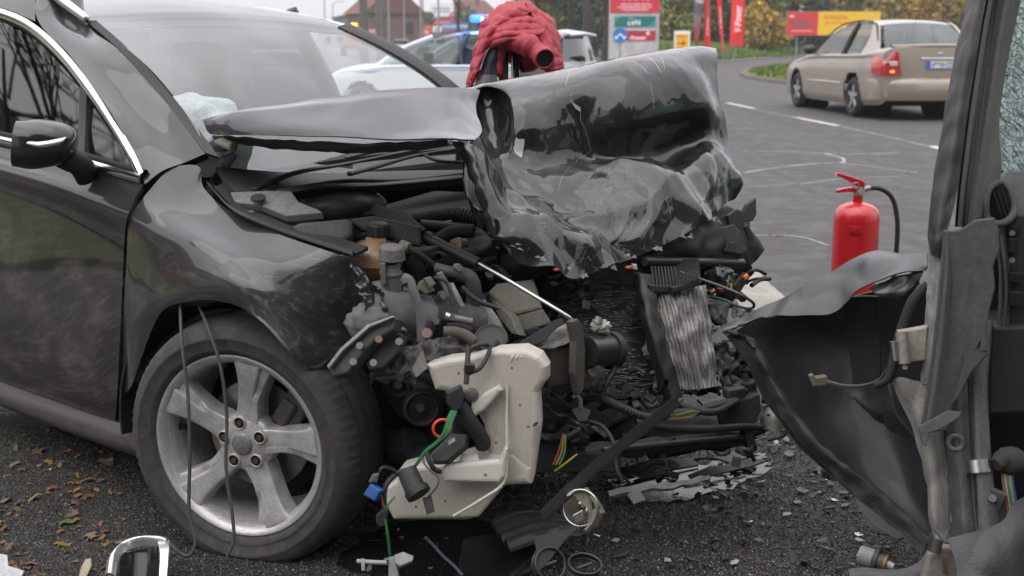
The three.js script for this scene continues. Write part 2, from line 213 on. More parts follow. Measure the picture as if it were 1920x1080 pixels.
{
  const G = 'autumn bushes and young trees behind the verge';
  const spec = [[1035, 92, 5, 7, OLIVE, 'olive green tree above the white hatchback roof'], [1085, 90, 5, 8, DARK, 'dark leafy tree beside the hatchback tailgate'], [1130, 96, 5, 8, DARK, 'dark green tree directly behind the fuel sign edge'], [1205, 98, 7, 9, GREEN, 'green tree hidden behind the tall fuel sign'], [1258, 88, 4.5, 6, OLIVE, 'olive bush above the yellow arrow board'], [1290, 92, 4.5, 7, GREEN, 'green bush between arrow board and feather flags'], [1330, 90, 4.5, 6.5, OLIVE, 'olive bush behind the feather flags'], [1368, 94, 4.5, 7, AUT, 'yellowing bush behind the widest red flag'], [1405, 88, 4.2, 6, GREEN, 'green bush beside the widest red flag'], [1430, 84, 3.2, 3.2, GOLD, 'low golden bush beside the road bend'], [1452, 96, 4.5, 7, AUT, 'yellow and green bush before the red banner'], [1490, 99, 5, 7, DARK, 'dark green bush behind the red half of the banner'], [1535, 104, 5, 6.5, DARK, 'dark bush behind the yellow half of the banner'], [1585, 100, 5, 7, OLIVE, 'brown and olive bush above the banner end'], [1635, 96, 5.5, 7, AUT, 'faded brown bush above the sedan roof'], [1690, 98, 5.5, 8, OLIVE, 'tall olive bush behind the sedan rear window'], [1745, 94, 5, 7, GOLD, 'bright golden bush behind the sedan boot'], [1795, 92, 5, 7, GOLD, 'golden bush beside the second wreck pillar'], [1850, 90, 5, 7, AUT, 'autumn bush seen past the crazed windscreen']];
  for (const [u, d, w, h, pal, l] of spec) bush(l, u, 80, d + 4, w * 1.15, h, pal, 5200, d * .0036);
  for (const [u, d, r, l] of [[1062, 76, .22, 'slim bare trunk tree above the hatchback roof'], [1097, 72, .3, 'forked trunk tree left of the tall fuel sign'], [1139, 74, .42, 'thick dark trunk tree beside the fuel sign']]) { const b = at(u, 80, d); b.y = 0; tree('roadside_tree', l, 'trees by the fuel station', b, 5.5, r, leafCrown(b.x, 8.2, b.z, 3.2, 2.6, 3, 2600, .3, OLIVE, 12)); }
  const b = at(905, 60, 88); b.y = 0; tree('roadside_tree', 'thin yellowing tree above the blue light bar', 'trees by the fuel station', b.clone().add(V(-1.5, 0, 0)), 5, .16, leafCrown(b.x, 5.4, b.z, 3.0, 1.2, 2, 700, .26, AUT, 9));
}
// ---- concrete poles and street lights ----
const concrete = dirty(.24, .225, .205, .9), polePaint = dirty(.42, .42, .42, .7);
for (const [u, d, r, l] of [[683, 40, .145, 'thick concrete utility pole behind the far roof rail'], [709, 62, .105, 'concrete pole of the close pair, thinner one'], [718, 58, .12, 'concrete pole of the close pair, thicker one']]) { const b = at(u, 90, d); b.y = 0; const t = thing('utility_pole', l, 'pole', b, 'concrete utility poles'); add(t, 'shaft', rod(b, b.clone().setY(9), r * 1.12, r * .8, 16), concrete); add(t, 'cross_arm', place(rbox(1.4, .1, .1, .01), b.clone().setY(8.4)), concrete); }
for (const [u, d] of [[611, 170], [626, 190], [730, 120], [759, 140], [790, 130], [794, 150], [823, 110], [858, 160]]) { const b = at(u, 90, d); b.y = 0; const t = thing('street_light', 'slender grey street light pole along the far road', 'street light', b, 'street lights of the far road'); add(t, 'shaft', rod(b, b.clone().setY(u < 630 ? 7.2 : 9.5), .12, .07, 8), polePaint); add(t, 'lamp_arm', tube([b.clone().setY(u < 630 ? 7.1 : 9.4), b.clone().add(V(.8, u < 630 ? 7.5 : 9.9, 0)), b.clone().add(V(2, u < 630 ? 7.5 : 9.9, 0))], .06), polePaint); }
// ---- far houses, boards ----
const tileRed = dirty(.24, .10, .075, .9), brickWall = dirty(.26, .16, .13, .9), renderWall = dirty(.5, .49, .46, .9), darkPane = std(C(.03), .15);
function house(label, u, v, d, w, h, rh, wall, turn) { const b = at(u, v, d); b.y = 0; const t = thing('house', label, 'house', b); t.rotation.y = turn; loc(t, 'wall', (() => { const g = new THREE.BoxGeometry(w, h, w * .8); g.translate(0, h / 2, 0); return g; })(), wall); const s = new THREE.Shape([[-w * .56, h], [0, h + rh], [w * .56, h]].map(q => new THREE.Vector2(...q))); const rf = new THREE.ExtrudeGeometry(s, { depth: w * .9, bevelEnabled: false }); rf.translate(0, .01, -w * .45); const R = loc(t, 'roof', rf, tileRed); const ch = new THREE.BoxGeometry(.6, 1.4, .6); ch.translate(w * .15, h + rh * .9, 0); loc(R, 'chimney', ch, brickWall); for (const x of [-.25, .25]) { const g = new THREE.BoxGeometry(w * .14, h * .3, .1); g.translate(w * x, h * .62, w * .41); loc(t, 'window', g, darkPane); } return t; }
house('brown brick gabled house behind the pair of concrete poles', 722, 60, 150, 8, 4.6, 3.6, brickWall, .5);
house('red tiled house behind the blue light bar', 884, 50, 210, 9, 5, 3.6, brickWall, -.6);
house('pale building wrapped in green scaffold netting', 668, 45, 260, 10, 6.2, 1.2, dirty(.25, .36, .33, .9), .1);
house('low pale house beneath the white billboard', 838, 75, 230, 9, 3.2, 2, renderWall, .3);
for (const [u, d, h, w, l] of [[768, 190, 7.2, 3.4, 'dark conifer beside the brick house'], [782, 182, 6, 3.2, 'broad dark conifer before the street light'], [872, 200, 8, 2.4, 'spiky conifer beside the white billboard'], [805, 205, 5, 3, 'round dark tree under the white billboard']]) { const b = at(u, 70, d); b.y = 0; const t = thing('conifer', l, 'tree', b, 'dark trees of the far street'); add(t, 'trunk', rod(b, b.clone().setY(h * .7), .2, .08, 7), bark); add(t, 'crown', leafCrown(b.x, h * .55, b.z, w * .8, h * .5, w * .8, 900, .7, DARK, 12), leafMat); }
{ const b = at(762, 60, 170); b.y = 0; const t = thing('bare_tree', 'leafless tree with fine grey twigs above the conifers', 'tree', b); add(t, 'trunk', limbs(b, 4.2, .2, 4, .6, 3), barkPale); }
function board(name, label, u0, v0, u1, v1, d, draw, back = .12, posts = true, wpx = 512) {
  const a = at(u0, v0, d), c = at(u1, v1, d), w = c.x - a.x, h = a.y - c.y, m = V((a.x + c.x) / 2, 0, (a.z + c.z) / 2), t = thing(name, label, 'sign', m), hpx = Math.max(8, Math.round(wpx * h / w));
  const tx = ctex(wpx, hpx, draw), g = new THREE.PlaneGeometry(w, h); g.translate(0, (a.y + c.y) / 2, back / 2 + .004); loc(t, 'printed_face', g, std(C(1), .6, 0, { map: tx }));
  const bx = rbox(w + .03, h + .03, back, .01); bx.translate(0, (a.y + c.y) / 2, 0); loc(t, 'panel', bx, dirty(.5, .5, .5, .6)); if (posts) for (const s of [-.38, .38]) { const p = rod(V(w * s, 0, -back), V(w * s, c.y + .05, -back), Math.max(.04, d * .0006), undefined, 8); loc(t, 'post', p, polePaint); } return t;
}
const txt = (g, s, x, y, px, col, f = 'bold', al = 'center') => { g.fillStyle = col; g.font = `${f} ${px}px sans-serif`; g.textAlign = al; g.textBaseline = 'middle'; g.fillText(s, x, y); };
board('billboard', 'white billboard with two lines of dark capitals above the red sign', 809, 8, 851, 31, 190, (g, w, h) => { g.fillStyle = '#e9e8ea'; g.fillRect(0, 0, w, h); txt(g, 'MEGVESSZÜK', w * .44, h * .36, h * .22, '#3a3a44'); txt(g, 'AZ AUTÓDAT!', w * .46, h * .62, h * .22, '#3a3a44'); g.fillStyle = '#c22a3c'; g.beginPath(); g.arc(w * .97, h * 1.0, h * .36, 0, 7); g.fill(); txt(g, 'me', w * .92, h * .84, h * .16, '#fff'); }, .4);
board('shop_sign', 'dark red and white shop board under the billboard', 809, 35, 852, 60, 188, (g, w, h) => { g.fillStyle = '#bb3040'; g.fillRect(0, 0, w, h); txt(g, 'AUTÓ-MOTOR', w * .5, h * .28, h * .17, '#f1dfe0'); g.fillStyle = '#ece9ea'; g.fillRect(w * .05, h * .55, w * .4, h * .45); txt(g, 'K', w * .2, h * .85, h * .3, '#333'); });
board('shop_sign', 'blue shop board with white lettering above the hatchback roof', 830, 43, 877, 56, 180, (g, w, h) => { g.fillStyle = '#3f78b5'; g.fillRect(0, 0, w, h); txt(g, 'MŰSZAKI VIZSGA', w * .5, h * .5, h * .5, '#eef3f8'); });
board('shop_sign', 'orange and red shop board reading VÉTEL', 757, 48, 808, 73, 160, (g, w, h) => { g.fillStyle = '#e2574e'; g.fillRect(0, 0, w, h); g.fillStyle = '#ee7a2f'; g.fillRect(0, 0, w, h * .16); txt(g, 'BEJÁRAT', w * .7, h * .09, h * .14, '#5a2a10'); g.fillStyle = '#f2f0ef'; g.beginPath(); g.moveTo(w * .02, h * .6); g.lineTo(w * .14, h * .18); g.lineTo(w * .38, h * .18); g.lineTo(w * .5, h * .72); g.lineTo(w * .02, h * .8); g.fill(); txt(g, 'AUTÓ', w * .24, h * .42, h * .15, '#666'); txt(g, 'MOTOR', w * .24, h * .6, h * .13, '#666'); txt(g, 'VÉTEL', w * .74, h * .5, h * .3, '#fff'); g.fillStyle = '#f4ecea'; for (let i = 0; i < 8; i++) { g.beginPath(); g.moveTo(i * 70, h); g.lineTo(i * 70 + 30, h * .76); g.lineTo(i * 70 + 60, h); g.fill(); } });
board('shop_sign', 'small pink shop board between the concrete poles', 689, 54, 707, 68, 130, (g, w, h) => { g.fillStyle = '#c9737e'; g.fillRect(0, 0, w, h); txt(g, 'AUTÓ', w * .5, h * .35, h * .3, '#f5e8ea'); txt(g, 'MOSÓ', w * .5, h * .7, h * .26, '#4c5ea8'); });
{ // low shops line at the end of the road
  const b = at(775, 78, 200); b.y = 0; const t = thing('shop_row', 'low pale shop building at the end of the road', 'building', b); const g = new THREE.BoxGeometry(34, 2.6, 6); g.translate(0, 1.3, -6); loc(t, 'wall', g, renderWall); const r = new THREE.BoxGeometry(34.5, .5, 6.6); r.translate(0, 2.86, -6); loc(t, 'roof', r, tileRed); for (let i = -7; i <= 7; i++) { const w = new THREE.BoxGeometry(1.2, 1.3, .1); w.translate(i * 2.2, 1.3, -2.94); loc(t, 'window', w, darkPane); }
  const hill = new THREE.SphereGeometry(1, 40, 20); hill.scale(200, 22, 60); hill.translate(40, -6, -640); add(scene, 'hills', hill, dirty(.09, .1, .085, 1)).userData.kind = 'structure';
}
// ---- fuel station totem, direction signs, flags, banner ----
{
  const d = 62, a = at(1142, 0, d), c = at(1235, 105, d), w = c.x - a.x, m = V((a.x + c.x) / 2, 0, (a.z + c.z) / 2), t = thing('fuel_sign', 'tall white fuel station totem with red, teal and crimson panels', 'sign', m), top = 7.2; const Y = (v) => at(1190, v, d).y;
  const bx = rbox(w, top, .5, .03); bx.translate(0, top / 2, 0); loc(t, 'pylon', bx, dirty(.78, .78, .78, .5));
  const pan = (n, u0, v0, u1, v1, draw) => { const x0 = at(u0, v0, d).x - m.x, x1 = at(u1, v1, d).x - m.x, y0 = Y(v1), y1 = Y(v0), W = 512, H = Math.round(512 * (y1 - y0) / (x1 - x0)), g = rbox(x1 - x0, y1 - y0, .03, .005); g.translate((x0 + x1) / 2, (y0 + y1) / 2, .262); const P = loc(t, n, g, std(C(.5), .5)); const f = new THREE.PlaneGeometry(x1 - x0 - .02, y1 - y0 - .02); f.translate((x0 + x1) / 2, (y0 + y1) / 2, .2805); loc(P, 'print', f, std(C(1), .5, 0, { map: ctex(W, H, draw) })); };
  pan('banner_panel', 1142, -90, 1235, 25, (g, w, h) => { g.fillStyle = '#cf3344'; g.fillRect(0, 0, w, h); txt(g, '100%', w * .5, h * .72, h * .2, '#d8d2d6'); txt(g, 'NEM KELL ADNI NEKÜNK', w * .52, h * .86, h * .042, '#f3dfe2'); txt(g, 'A KEDVEZMÉNYÜNK MELLETT', w * .5, h * .905, h * .042, '#f3dfe2'); txt(g, 'A TELJESÍTMÉNYÜNKET', w * .5, h * .95, h * .042, '#f3dfe2'); });
  pan('cafe_panel', 1150, 30, 1229, 51, (g, w, h) => { g.fillStyle = '#17736f'; g.fillRect(0, 0, w, h); g.fillStyle = '#3f9a93'; g.beginPath(); g.moveTo(0, h); g.quadraticCurveTo(w * .02, h * .3, w * .2, 0); g.lineTo(0, 0); g.fill(); g.beginPath(); g.moveTo(w, 0); g.quadraticCurveTo(w * .95, h * .8, w * .78, h); g.lineTo(w, h); g.fill(); txt(g, 'Shell', w * .41, h * .2, h * .24, '#cfe4e0', 'normal'); txt(g, 'café', w * .48, h * .6, h * .62, '#f4f8f6'); });
  pan('power_panel', 1150, 57, 1229, 77, (g, w, h) => { g.fillStyle = '#b8283c'; g.fillRect(0, 0, w, h); txt(g, 'V', w * .22, h * .66, h * .55, '#fff'); txt(g, '-Power', w * .57, h * .7, h * .5, '#fff'); g.strokeStyle = '#fff'; g.lineWidth = h * .09; g.beginPath(); g.arc(w * .815, h * .26, h * .13, 0, 7); g.stroke(); });
  const r = at(1163, 67, 46), s = thing('traffic_sign', 'round blue road sign with two white arrows on a thin post', 'traffic sign', V(r.x, 0, r.z)); const dc = new THREE.CylinderGeometry(.3, .3, .03, 40); dc.rotateX(Math.PI / 2); dc.translate(0, r.y, 0); loc(s, 'disc', dc, std(C(.03, .17, .55), .4)); const pf = new THREE.CircleGeometry(.297, 40); pf.translate(0, r.y, .018);
  loc(s, 'sign_face', pf, std(C(1), .45, 0, { map: ctex(256, 256, (g, w, h) => { g.fillStyle = '#2f7cc4'; g.fillRect(0, 0, w, h); g.strokeStyle = '#e8eef2'; g.lineWidth = 26; g.lineJoin = 'miter'; g.beginPath(); g.moveTo(62, 160); g.lineTo(128, 96); g.lineTo(194, 160); g.stroke(); g.fillStyle = '#e8eef2'; g.beginPath(); g.moveTo(28, 182); g.lineTo(92, 186); g.lineTo(36, 124); g.fill(); g.beginPath(); g.moveTo(228, 182); g.lineTo(164, 186); g.lineTo(220, 124); g.fill(); }) })); const po = rod(V(0, 0, -.03), V(0, r.y + .25, -.03), .03, .03, 10); loc(s, 'post', po, polePaint);
  board('arrow_board', 'small white and yellow board with a red arrow', 1264, 58, 1293, 92, 58, (g, w, h) => { g.fillStyle = '#f1f0ee'; g.fillRect(0, 0, w, h); g.fillStyle = '#efb512'; g.fillRect(w * .08, h * .18, w * .84, h * .82); txt(g, 'Belépés', w * .42, h * .3, h * .15, '#b8432a', 'bold'); g.strokeStyle = '#a5232c'; g.lineWidth = h * .08; g.beginPath(); g.moveTo(w * .24, h * .68); g.lineTo(w * .62, h * .68); g.stroke(); g.fillStyle = '#a5232c'; g.beginPath(); g.moveTo(w * .52, h * .5); g.lineTo(w * .74, h * .68); g.lineTo(w * .52, h * .86); g.lineTo(w * .52, h * .75); g.lineTo(w * .6, h * .68); g.lineTo(w * .52, h * .6); g.fill(); }, .15);
  const flag = (label, top_, bot, d, draw) => { // cloth hanging between upper and lower edge, with a mast
    const [u0, u1, v0] = top_, [b0, b1, v1] = bot, N = 10, rows = []; for (let i = 0; i <= N; i++) { const t = i / N, wv = .12 * Math.sin(t * 5 + u0); rows.push([0, .33, .66, 1].map(k => at(lerp(lerp(u0, u1, k), lerp(b0, b1, k), t), lerp(v0, v1, t) + k * 2, d + wv * Math.sin(k * 4 + 1) * 1.5))); }
    const p = at((b0 + b1) / 2, v1, d), t = thing('feather_flag', label, 'flag', V(p.x, 0, p.z), 'feather flags of the fuel station'); add(t, 'cloth', skin(rows, { nu: 10, nv: 24, thick: .01 }), std(C(1), .8, 0, { map: ctex(128, 1024, draw) })); const mt = at(lerp(b0, b1, .3), v1 + 3, d); add(t, 'mast', tube([V(mt.x, 0, mt.z - .08), at(lerp(b0, b1, .5), v1, d + .1), at(lerp(u0, u1, .9), v0, d + .1)], .03, 24, 8), polePaint); return t; };
  const vtxt = (s, col, px, y) => (g, w, h) => { g.save(); g.translate(w * .55, h * y); g.rotate(-Math.PI / 2); txt(g, s, 0, 0, px, col, 'bold', 'left'); g.restore(); };
  const red = (g, w, h) => { g.fillStyle = '#d3262c'; g.fillRect(0, 0, w, h); };
  flag('grey feather flag with a faded red lower half', [1301, 1331, -60], [1302, 1308, 83], 66, (g, w, h) => { g.fillStyle = '#56525a'; g.fillRect(0, 0, w, h); g.fillStyle = '#9a3b3f'; g.fillRect(0, h * .62, w, h * .4); g.fillStyle = '#7d6a6c'; g.beginPath(); g.moveTo(w, h * .58); g.lineTo(w * .4, h * .8); g.lineTo(0, h * .72); g.lineTo(0, h * .62); g.fill(); txt(g, '100', w * .5, h * .43, 60, '#d8d5d8'); });
  flag('narrow red feather flag close behind the grey one', [1322, 1331, -60], [1320, 1332, 86], 67, (g, w, h) => { red(g, w, h); vtxt('V-Power', '#f0d5d6', 62, .86)(g, w, h); });
  flag('very thin red feather flag turned edge on', [1338, 1350, -60], [1353, 1358, 97], 65, (g, w, h) => { red(g, w, h); vtxt('V-Power', '#f0d5d6', 70, .72)(g, w, h); });
  flag('widest red feather flag with white upright lettering', [1376, 1400, -60], [1368, 1393, 85], 63, (g, w, h) => { red(g, w, h); vtxt('V-Power', '#f6e6e6', 88, .82)(g, w, h); });
  board('banner', 'long red and yellow banner reading 100% behind the sedan', 1475, 22, 1650, 66, 74, (g, w, h) => { g.fillStyle = '#d23c3e'; g.fillRect(0, 0, w * .335, h); g.fillStyle = '#f0c02c'; g.fillRect(w * .335, 0, w, h); txt(g, '100', w * .13, h * .53, h * .5, '#6a5a64'); txt(g, '%', w * .255, h * .6, h * .32, '#8a5a62'); g.fillStyle = '#e9b9b6'; g.fillRect(w * .05, h * .8, w * .23, h * .04); txt(g, 'NYERJEN', w * .52, h * .25, h * .24, '#d2602a'); txt(g, 'AKÁR 100% KEDVEZMÉNYT', w * .56, h * .48, h * .1, '#b0522a'); g.fillStyle = '#f1e3d8'; g.fillRect(w * .025, h * .16, w * .05, h * .07); }, .06);
}
// =====================================================================================
// black wrecked estate car
// =====================================================================================
const paint = phys({ color: C(.0125, .0118, .0125), roughness: .38, specularIntensity: .35, clearcoat: 1, clearcoatRoughness: .02 });
const paintDusty = phys({ color: C(.016, .0155, .017), roughness: .5, clearcoat: 1, clearcoatRoughness: .09 });
const blackPlastic = std(C(.018), .55, 0, { bumpMap: scuffBump, bumpScale: .0004 });
const softBlack = std(C(.012), .8);
const dustyPlastic = dirty(.085, .084, .087, .68);
const greyPlastic = dirty(.21, .205, .21, .68);
const rubber = dirty(.03, .03, .031, .82);
const alu = dirty(.36, .36, .37, .5, .75);
const aluDull = dirty(.34, .335, .33, .55, .4);
const steel = std(C(.45), .3, 1);
const chrome = std(C(.82, .83, .85), .13, 1);
const zinc = dirty(.3, .29, .27, .55, .6);
const rusty = dirty(.17, .08, .055, .85, .1);
const glassClear = phys({ color: C(.86, .93, .92), roughness: .01, transmission: .95, thickness: 0, ior: 1.66 });
const glassTint = phys({ color: C(.3, .36, .36), roughness: .01, transmission: 1, thickness: 0, ior: 1.8 });
const seatCloth = dirty(.05, .05, .055, .9);

const wreck = thing('wrecked_estate_car', 'black estate car with smashed front, buckled bonnet and flat tyre', 'car', CO.clone());
const W_ = (n, g, m) => add(wreck, n, g, m);
const S = (l) => l.map(([u, v, s]) => carSide(u, v, s));

// straight pleats and facets of folded sheet metal (sum of warped triangle waves)
const PL = []; for (let i = 0; i < 9; i++) { const a = rnd() * 6.28, e = rr(-.9, .9); PL.push([Math.cos(a) * Math.cos(e), Math.sin(e), Math.sin(a) * Math.cos(e), rnd() * 2, rr(.6, 1.5)]); }
function crumple(p, f, n = 6, o = 0) { const wx = p.x + .04 * n3(p.x * 4, p.y * 4, p.z * 4), wy = p.y + .04 * n3(p.x * 4 + 9, p.y * 4, p.z * 4); let s = 0; for (let i = 0; i < n; i++) { const q = PL[(i + o) % 9], t = (q[0] * wx + q[1] * wy + q[2] * p.z) * f * q[4] + q[3], w = Math.abs(t - 2 * Math.floor(t / 2) - 1); s += (w - .5) / q[4]; } return s / n; }
// door dirt: splashed road film with grain, thick low down
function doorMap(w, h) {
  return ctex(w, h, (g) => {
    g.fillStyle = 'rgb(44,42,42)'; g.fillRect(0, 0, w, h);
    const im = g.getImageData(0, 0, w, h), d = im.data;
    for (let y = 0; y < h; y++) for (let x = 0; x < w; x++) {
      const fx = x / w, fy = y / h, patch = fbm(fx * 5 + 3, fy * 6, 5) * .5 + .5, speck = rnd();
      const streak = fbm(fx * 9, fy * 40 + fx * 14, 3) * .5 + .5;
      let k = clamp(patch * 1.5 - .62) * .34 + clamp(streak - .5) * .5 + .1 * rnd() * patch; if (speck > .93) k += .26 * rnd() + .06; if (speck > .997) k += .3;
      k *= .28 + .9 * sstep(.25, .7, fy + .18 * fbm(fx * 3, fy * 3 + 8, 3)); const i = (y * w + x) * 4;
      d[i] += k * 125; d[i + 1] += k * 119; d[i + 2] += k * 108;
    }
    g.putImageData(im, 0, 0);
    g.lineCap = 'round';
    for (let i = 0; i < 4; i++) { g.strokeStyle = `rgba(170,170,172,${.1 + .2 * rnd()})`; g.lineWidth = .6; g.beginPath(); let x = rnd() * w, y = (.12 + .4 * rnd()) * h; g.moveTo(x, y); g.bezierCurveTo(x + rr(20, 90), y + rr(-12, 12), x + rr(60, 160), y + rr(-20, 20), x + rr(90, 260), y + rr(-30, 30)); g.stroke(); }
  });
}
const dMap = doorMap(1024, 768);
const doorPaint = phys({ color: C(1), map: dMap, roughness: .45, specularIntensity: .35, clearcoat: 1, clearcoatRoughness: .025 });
{
  // front door skin: columns run from behind (left) to the shut line at the wing
  const col = (a, hb) => [[.862, hb], [.885, hb - .035], [.915, hb - .075], [.903, hb - .14], [.905, hb - .3], [.913, .40], [.90, .29], [.872, .215]].map(([s, h]) => car(a, s, h));
  const front = S([[268, 345, .862], [252, 374, .888], [238, 410, .912], [233, 452, .905], [229, 540, .908], [224, 650, .912], [220, 730, .9], [216, 790, .872]]);
  const cols = [[1.95, 1.02], [1.6, 1.0], [1.3, .985], [1.0, .962], [.72, .94]].map(c => col(...c)); cols.push(front);
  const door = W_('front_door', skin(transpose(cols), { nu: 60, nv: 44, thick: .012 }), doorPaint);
  // belt trim and window arc in chrome, black seal beside it
  const arc = S([[-330, 6, .60], [-150, 6, .615], [-60, 10, .63], [0, 24, .655], [55, 48, .68], [115, 100, .72], [165, 162, .76], [210, 228, .80], [248, 292, .838], [266, 331, .858]]);
  const belt = S([[266, 335, .862], [200, 316, .868], [140, 298, .872], [60, 276, .874], [0, 262, .876], [-150, 228, .878], [-330, 192, .88]]);
  const band = (path, w, out, nrm) => { const c = new THREE.CatmullRomCurve3(path), N = 60, r0 = [], r1 = [], rm = []; for (let i = 0; i <= N; i++) { const p = c.getPoint(i / N), t = c.getTangent(i / N), b = t.clone().cross(nrm).normalize(); r0.push(p.clone().addScaledVector(b, w)); r1.push(p.clone().addScaledVector(b, -w)); rm.push(p.clone().addScaledVector(nrm, out)); } return skin([r0, rm, r1], { nu: N, nv: 6, thick: .006 }); };
  const nS = RT.clone().multiplyScalar(1).add(V(0, .35, 0)).normalize();
  add(wreck, 'window_trim', [band(arc, .011, .006, nS), band(belt, .009, .005, RT)], chrome);
  const off = (l, dn) => l.map(p => p.clone().addScaledVector(RT, dn));
  add(wreck, 'window_seal', [tube(off(arc, -.012).map(p => p.clone().add(V(0, -.018, 0)).addScaledVector(FW, -.012)), .011, 60), tube(off(belt, -.012).map(p => p.clone().add(V(0, .014, 0))), .009, 60)], softBlack);
  // side glass: door pane and fixed quarter pane with the dark divider between
  const arcIn = (u) => { // arc height at column u
    const P = [[-330, 16], [-150, 16], [-60, 22], [0, 38], [55, 66], [115, 122], [165, 185], [210, 250], [248, 308], [262, 330]]; for (let i = 0; i + 1 < P.length; i++) if (u <= P[i + 1][0]) return lerp(P[i][1], P[i + 1][1], (u - P[i][0]) / (P[i + 1][0] - P[i][0])); return 330; };
  const sAt = (u, v) => lerp(.63, .852, clamp((v - 16) / 310));
  const gcol = (u, ub) => { const v0 = arcIn(u), v1 = 335 + (ub - 266) * .258 - 6; return [0, .33, .66, 1].map(t => { const v = lerp(v0, v1, t), uu = lerp(u, ub, t); return carSide(uu, v, sAt(uu, v)); }); };
  add(wreck, 'door_glass', skin(transpose([-330, -200, -100, -20, 60, 120, 150].map(u => gcol(u, u - 4))), { nu: 24, nv: 8, thick: 0 }), glassTint);
  add(wreck, 'quarter_glass', skin(transpose([[160, 157], [185, 183], [210, 208], [235, 234], [252, 253], [262, 262]].map(q => gcol(...q))), { nu: 14, nv: 8, thick: 0 }), glassTint);
  add(wreck, 'window_divider', skin([S([[150, 150, .745], [163, 166, .755]]), S([[147, 230, .80], [160, 238, .80]]), S([[144, 300, .862], [157, 303, .862]])], { nu: 3, nv: 8, thick: .02 }), blackPlastic);
  // A pillar skin
  add(wreck, 'a_pillar', skin([S([[60, -60, .575], [86, -62, .56], [120, -60, .54], [145, -58, .52]]), S([[70, 35, .68], [95, 25, .64], [128, 32, .60], [160, 38, .575]]), S([[128, 100, .728], [158, 92, .69], [200, 95, .65], [222, 92, .625]]), S([[180, 170, .775], [210, 165, .73], [255, 165, .69], [283, 158, .66]]), S([[222, 235, .815], [255, 235, .77], [300, 235, .73], [335, 222, .70]]), S([[272, 345, .862], [305, 320, .82], [345, 305, .78], [385, 288, .745]])], { nu: 20, nv: 40, thick: .02 }), paint);
  add(wreck, 'roof_side', skin([S([[-330, -95, .52], [-100, -85, .54], [20, -68, .56], [72, -60, .578]]), S([[-330, -40, .57], [-100, -38, .585], [10, -22, .61], [66, -8, .635]]), S([[-330, -2, .598], [-100, -1, .62], [0, 14, .652], [66, 40, .682]])], { nu: 30, nv: 12, thick: .02 }), paint);
  add(wreck, 'pillar_trim', skin([S([[160, 38, .577], [180, 38, .57]]), S([[222, 92, .627], [242, 92, .62]]), S([[283, 158, .662], [305, 160, .655]]), S([[335, 222, .702], [360, 226, .695]]), S([[385, 286, .747], [410, 294, .74]])], { nu: 4, nv: 30, thick: .012 }), blackPlastic);
}
// roof, rails, windscreen
const wsTop = [[160, 38, .575], [285, 33, .32], [410, 32, .05], [530, 39, -.28], [652, 53, -.575]], wsBot = [[402, 302, .745], [545, 335, .42], [700, 342, .06], [830, 320, -.34], [935, 255, -.74]];
{
  const front = S(wsTop), rows = [front];
  for (const [da, dh, k] of [[.07, .022, .004], [.25, .055, .01], [.6, .088, .015], [1.1, .105, .02], [2.2, .07, .02]]) rows.unshift(front.map((p, i) => p.clone().addScaledVector(FW, -da).add(V(0, dh + k * (i === 2 ? 1 : i % 2 ? .7 : 0), 0))));
  add(wreck, 'roof', skin(rows, { nu: 30, nv: 40, thick: .025 }), paint);
  const rail = (l) => loft(S(l), [.012, .017, .018, .018], 30, 10, .8);
  add(wreck, 'roof_rail', rail([[163, 36, .585], [118, 2, .60], [60, -45, .61], [-200, -110, .61]]), std(C(.72, .72, .74), .3, .85));
  const r2 = S([[658, 52, -.585]])[0], r2b = [0, .3, .7, 1.6].map((a, i) => r2.clone().addScaledVector(FW, -a).add(V(0, [0, .045, .085, .09][i], 0)));
  add(wreck, 'roof_rail', loft(r2b, [.012, .018, .018, .018], 30, 10, .8), std(C(.72, .72, .74), .3, .85));
  const mid = (t, b, k) => t.map((q, i) => { const p0 = carSide(...q), p1 = carSide(...b[i]), p = p0.clone().lerp(p1, k); return p.addScaledVector(FW, .055 * Math.sin(Math.PI * k)).add(V(0, .03 * Math.sin(Math.PI * k), 0)); });
  add(wreck, 'windscreen', skin([0, .25, .5, .75, 1].map(k => mid(wsTop, wsBot, k)), { nu: 24, nv: 18, thick: 0 }), glassClear);
  // black glass border along the far pillar and the far pillar itself
  const far = [0, .25, .5, .75, 1].map(k => mid(wsTop, wsBot, k)[4]);
  add(wreck, 'a_pillar', skin(far.map((p, i) => [p.clone().addScaledVector(RT, .05).add(V(0, .006, 0)), p.clone().addScaledVector(RT, .012).add(V(0, .016, 0)), p.clone().addScaledVector(RT, -.035).addScaledVector(FW, -.01).add(V(0, .014, 0)), p.clone().addScaledVector(RT, -.07).addScaledVector(FW, -.06).add(V(0, -.02, 0))]), { nu: 8, nv: 24, thick: .02 }), blackPlastic);
  // header frit strip and sensor block
  const hd = [0, .06].map(k => mid(wsTop, wsBot, k).map(p => p.clone().add(V(0, -.008, 0)).addScaledVector(FW, -.006)));
  add(wreck, 'windscreen_border', skin(hd, { nu: 20, nv: 2, thick: .004 }), softBlack);
}
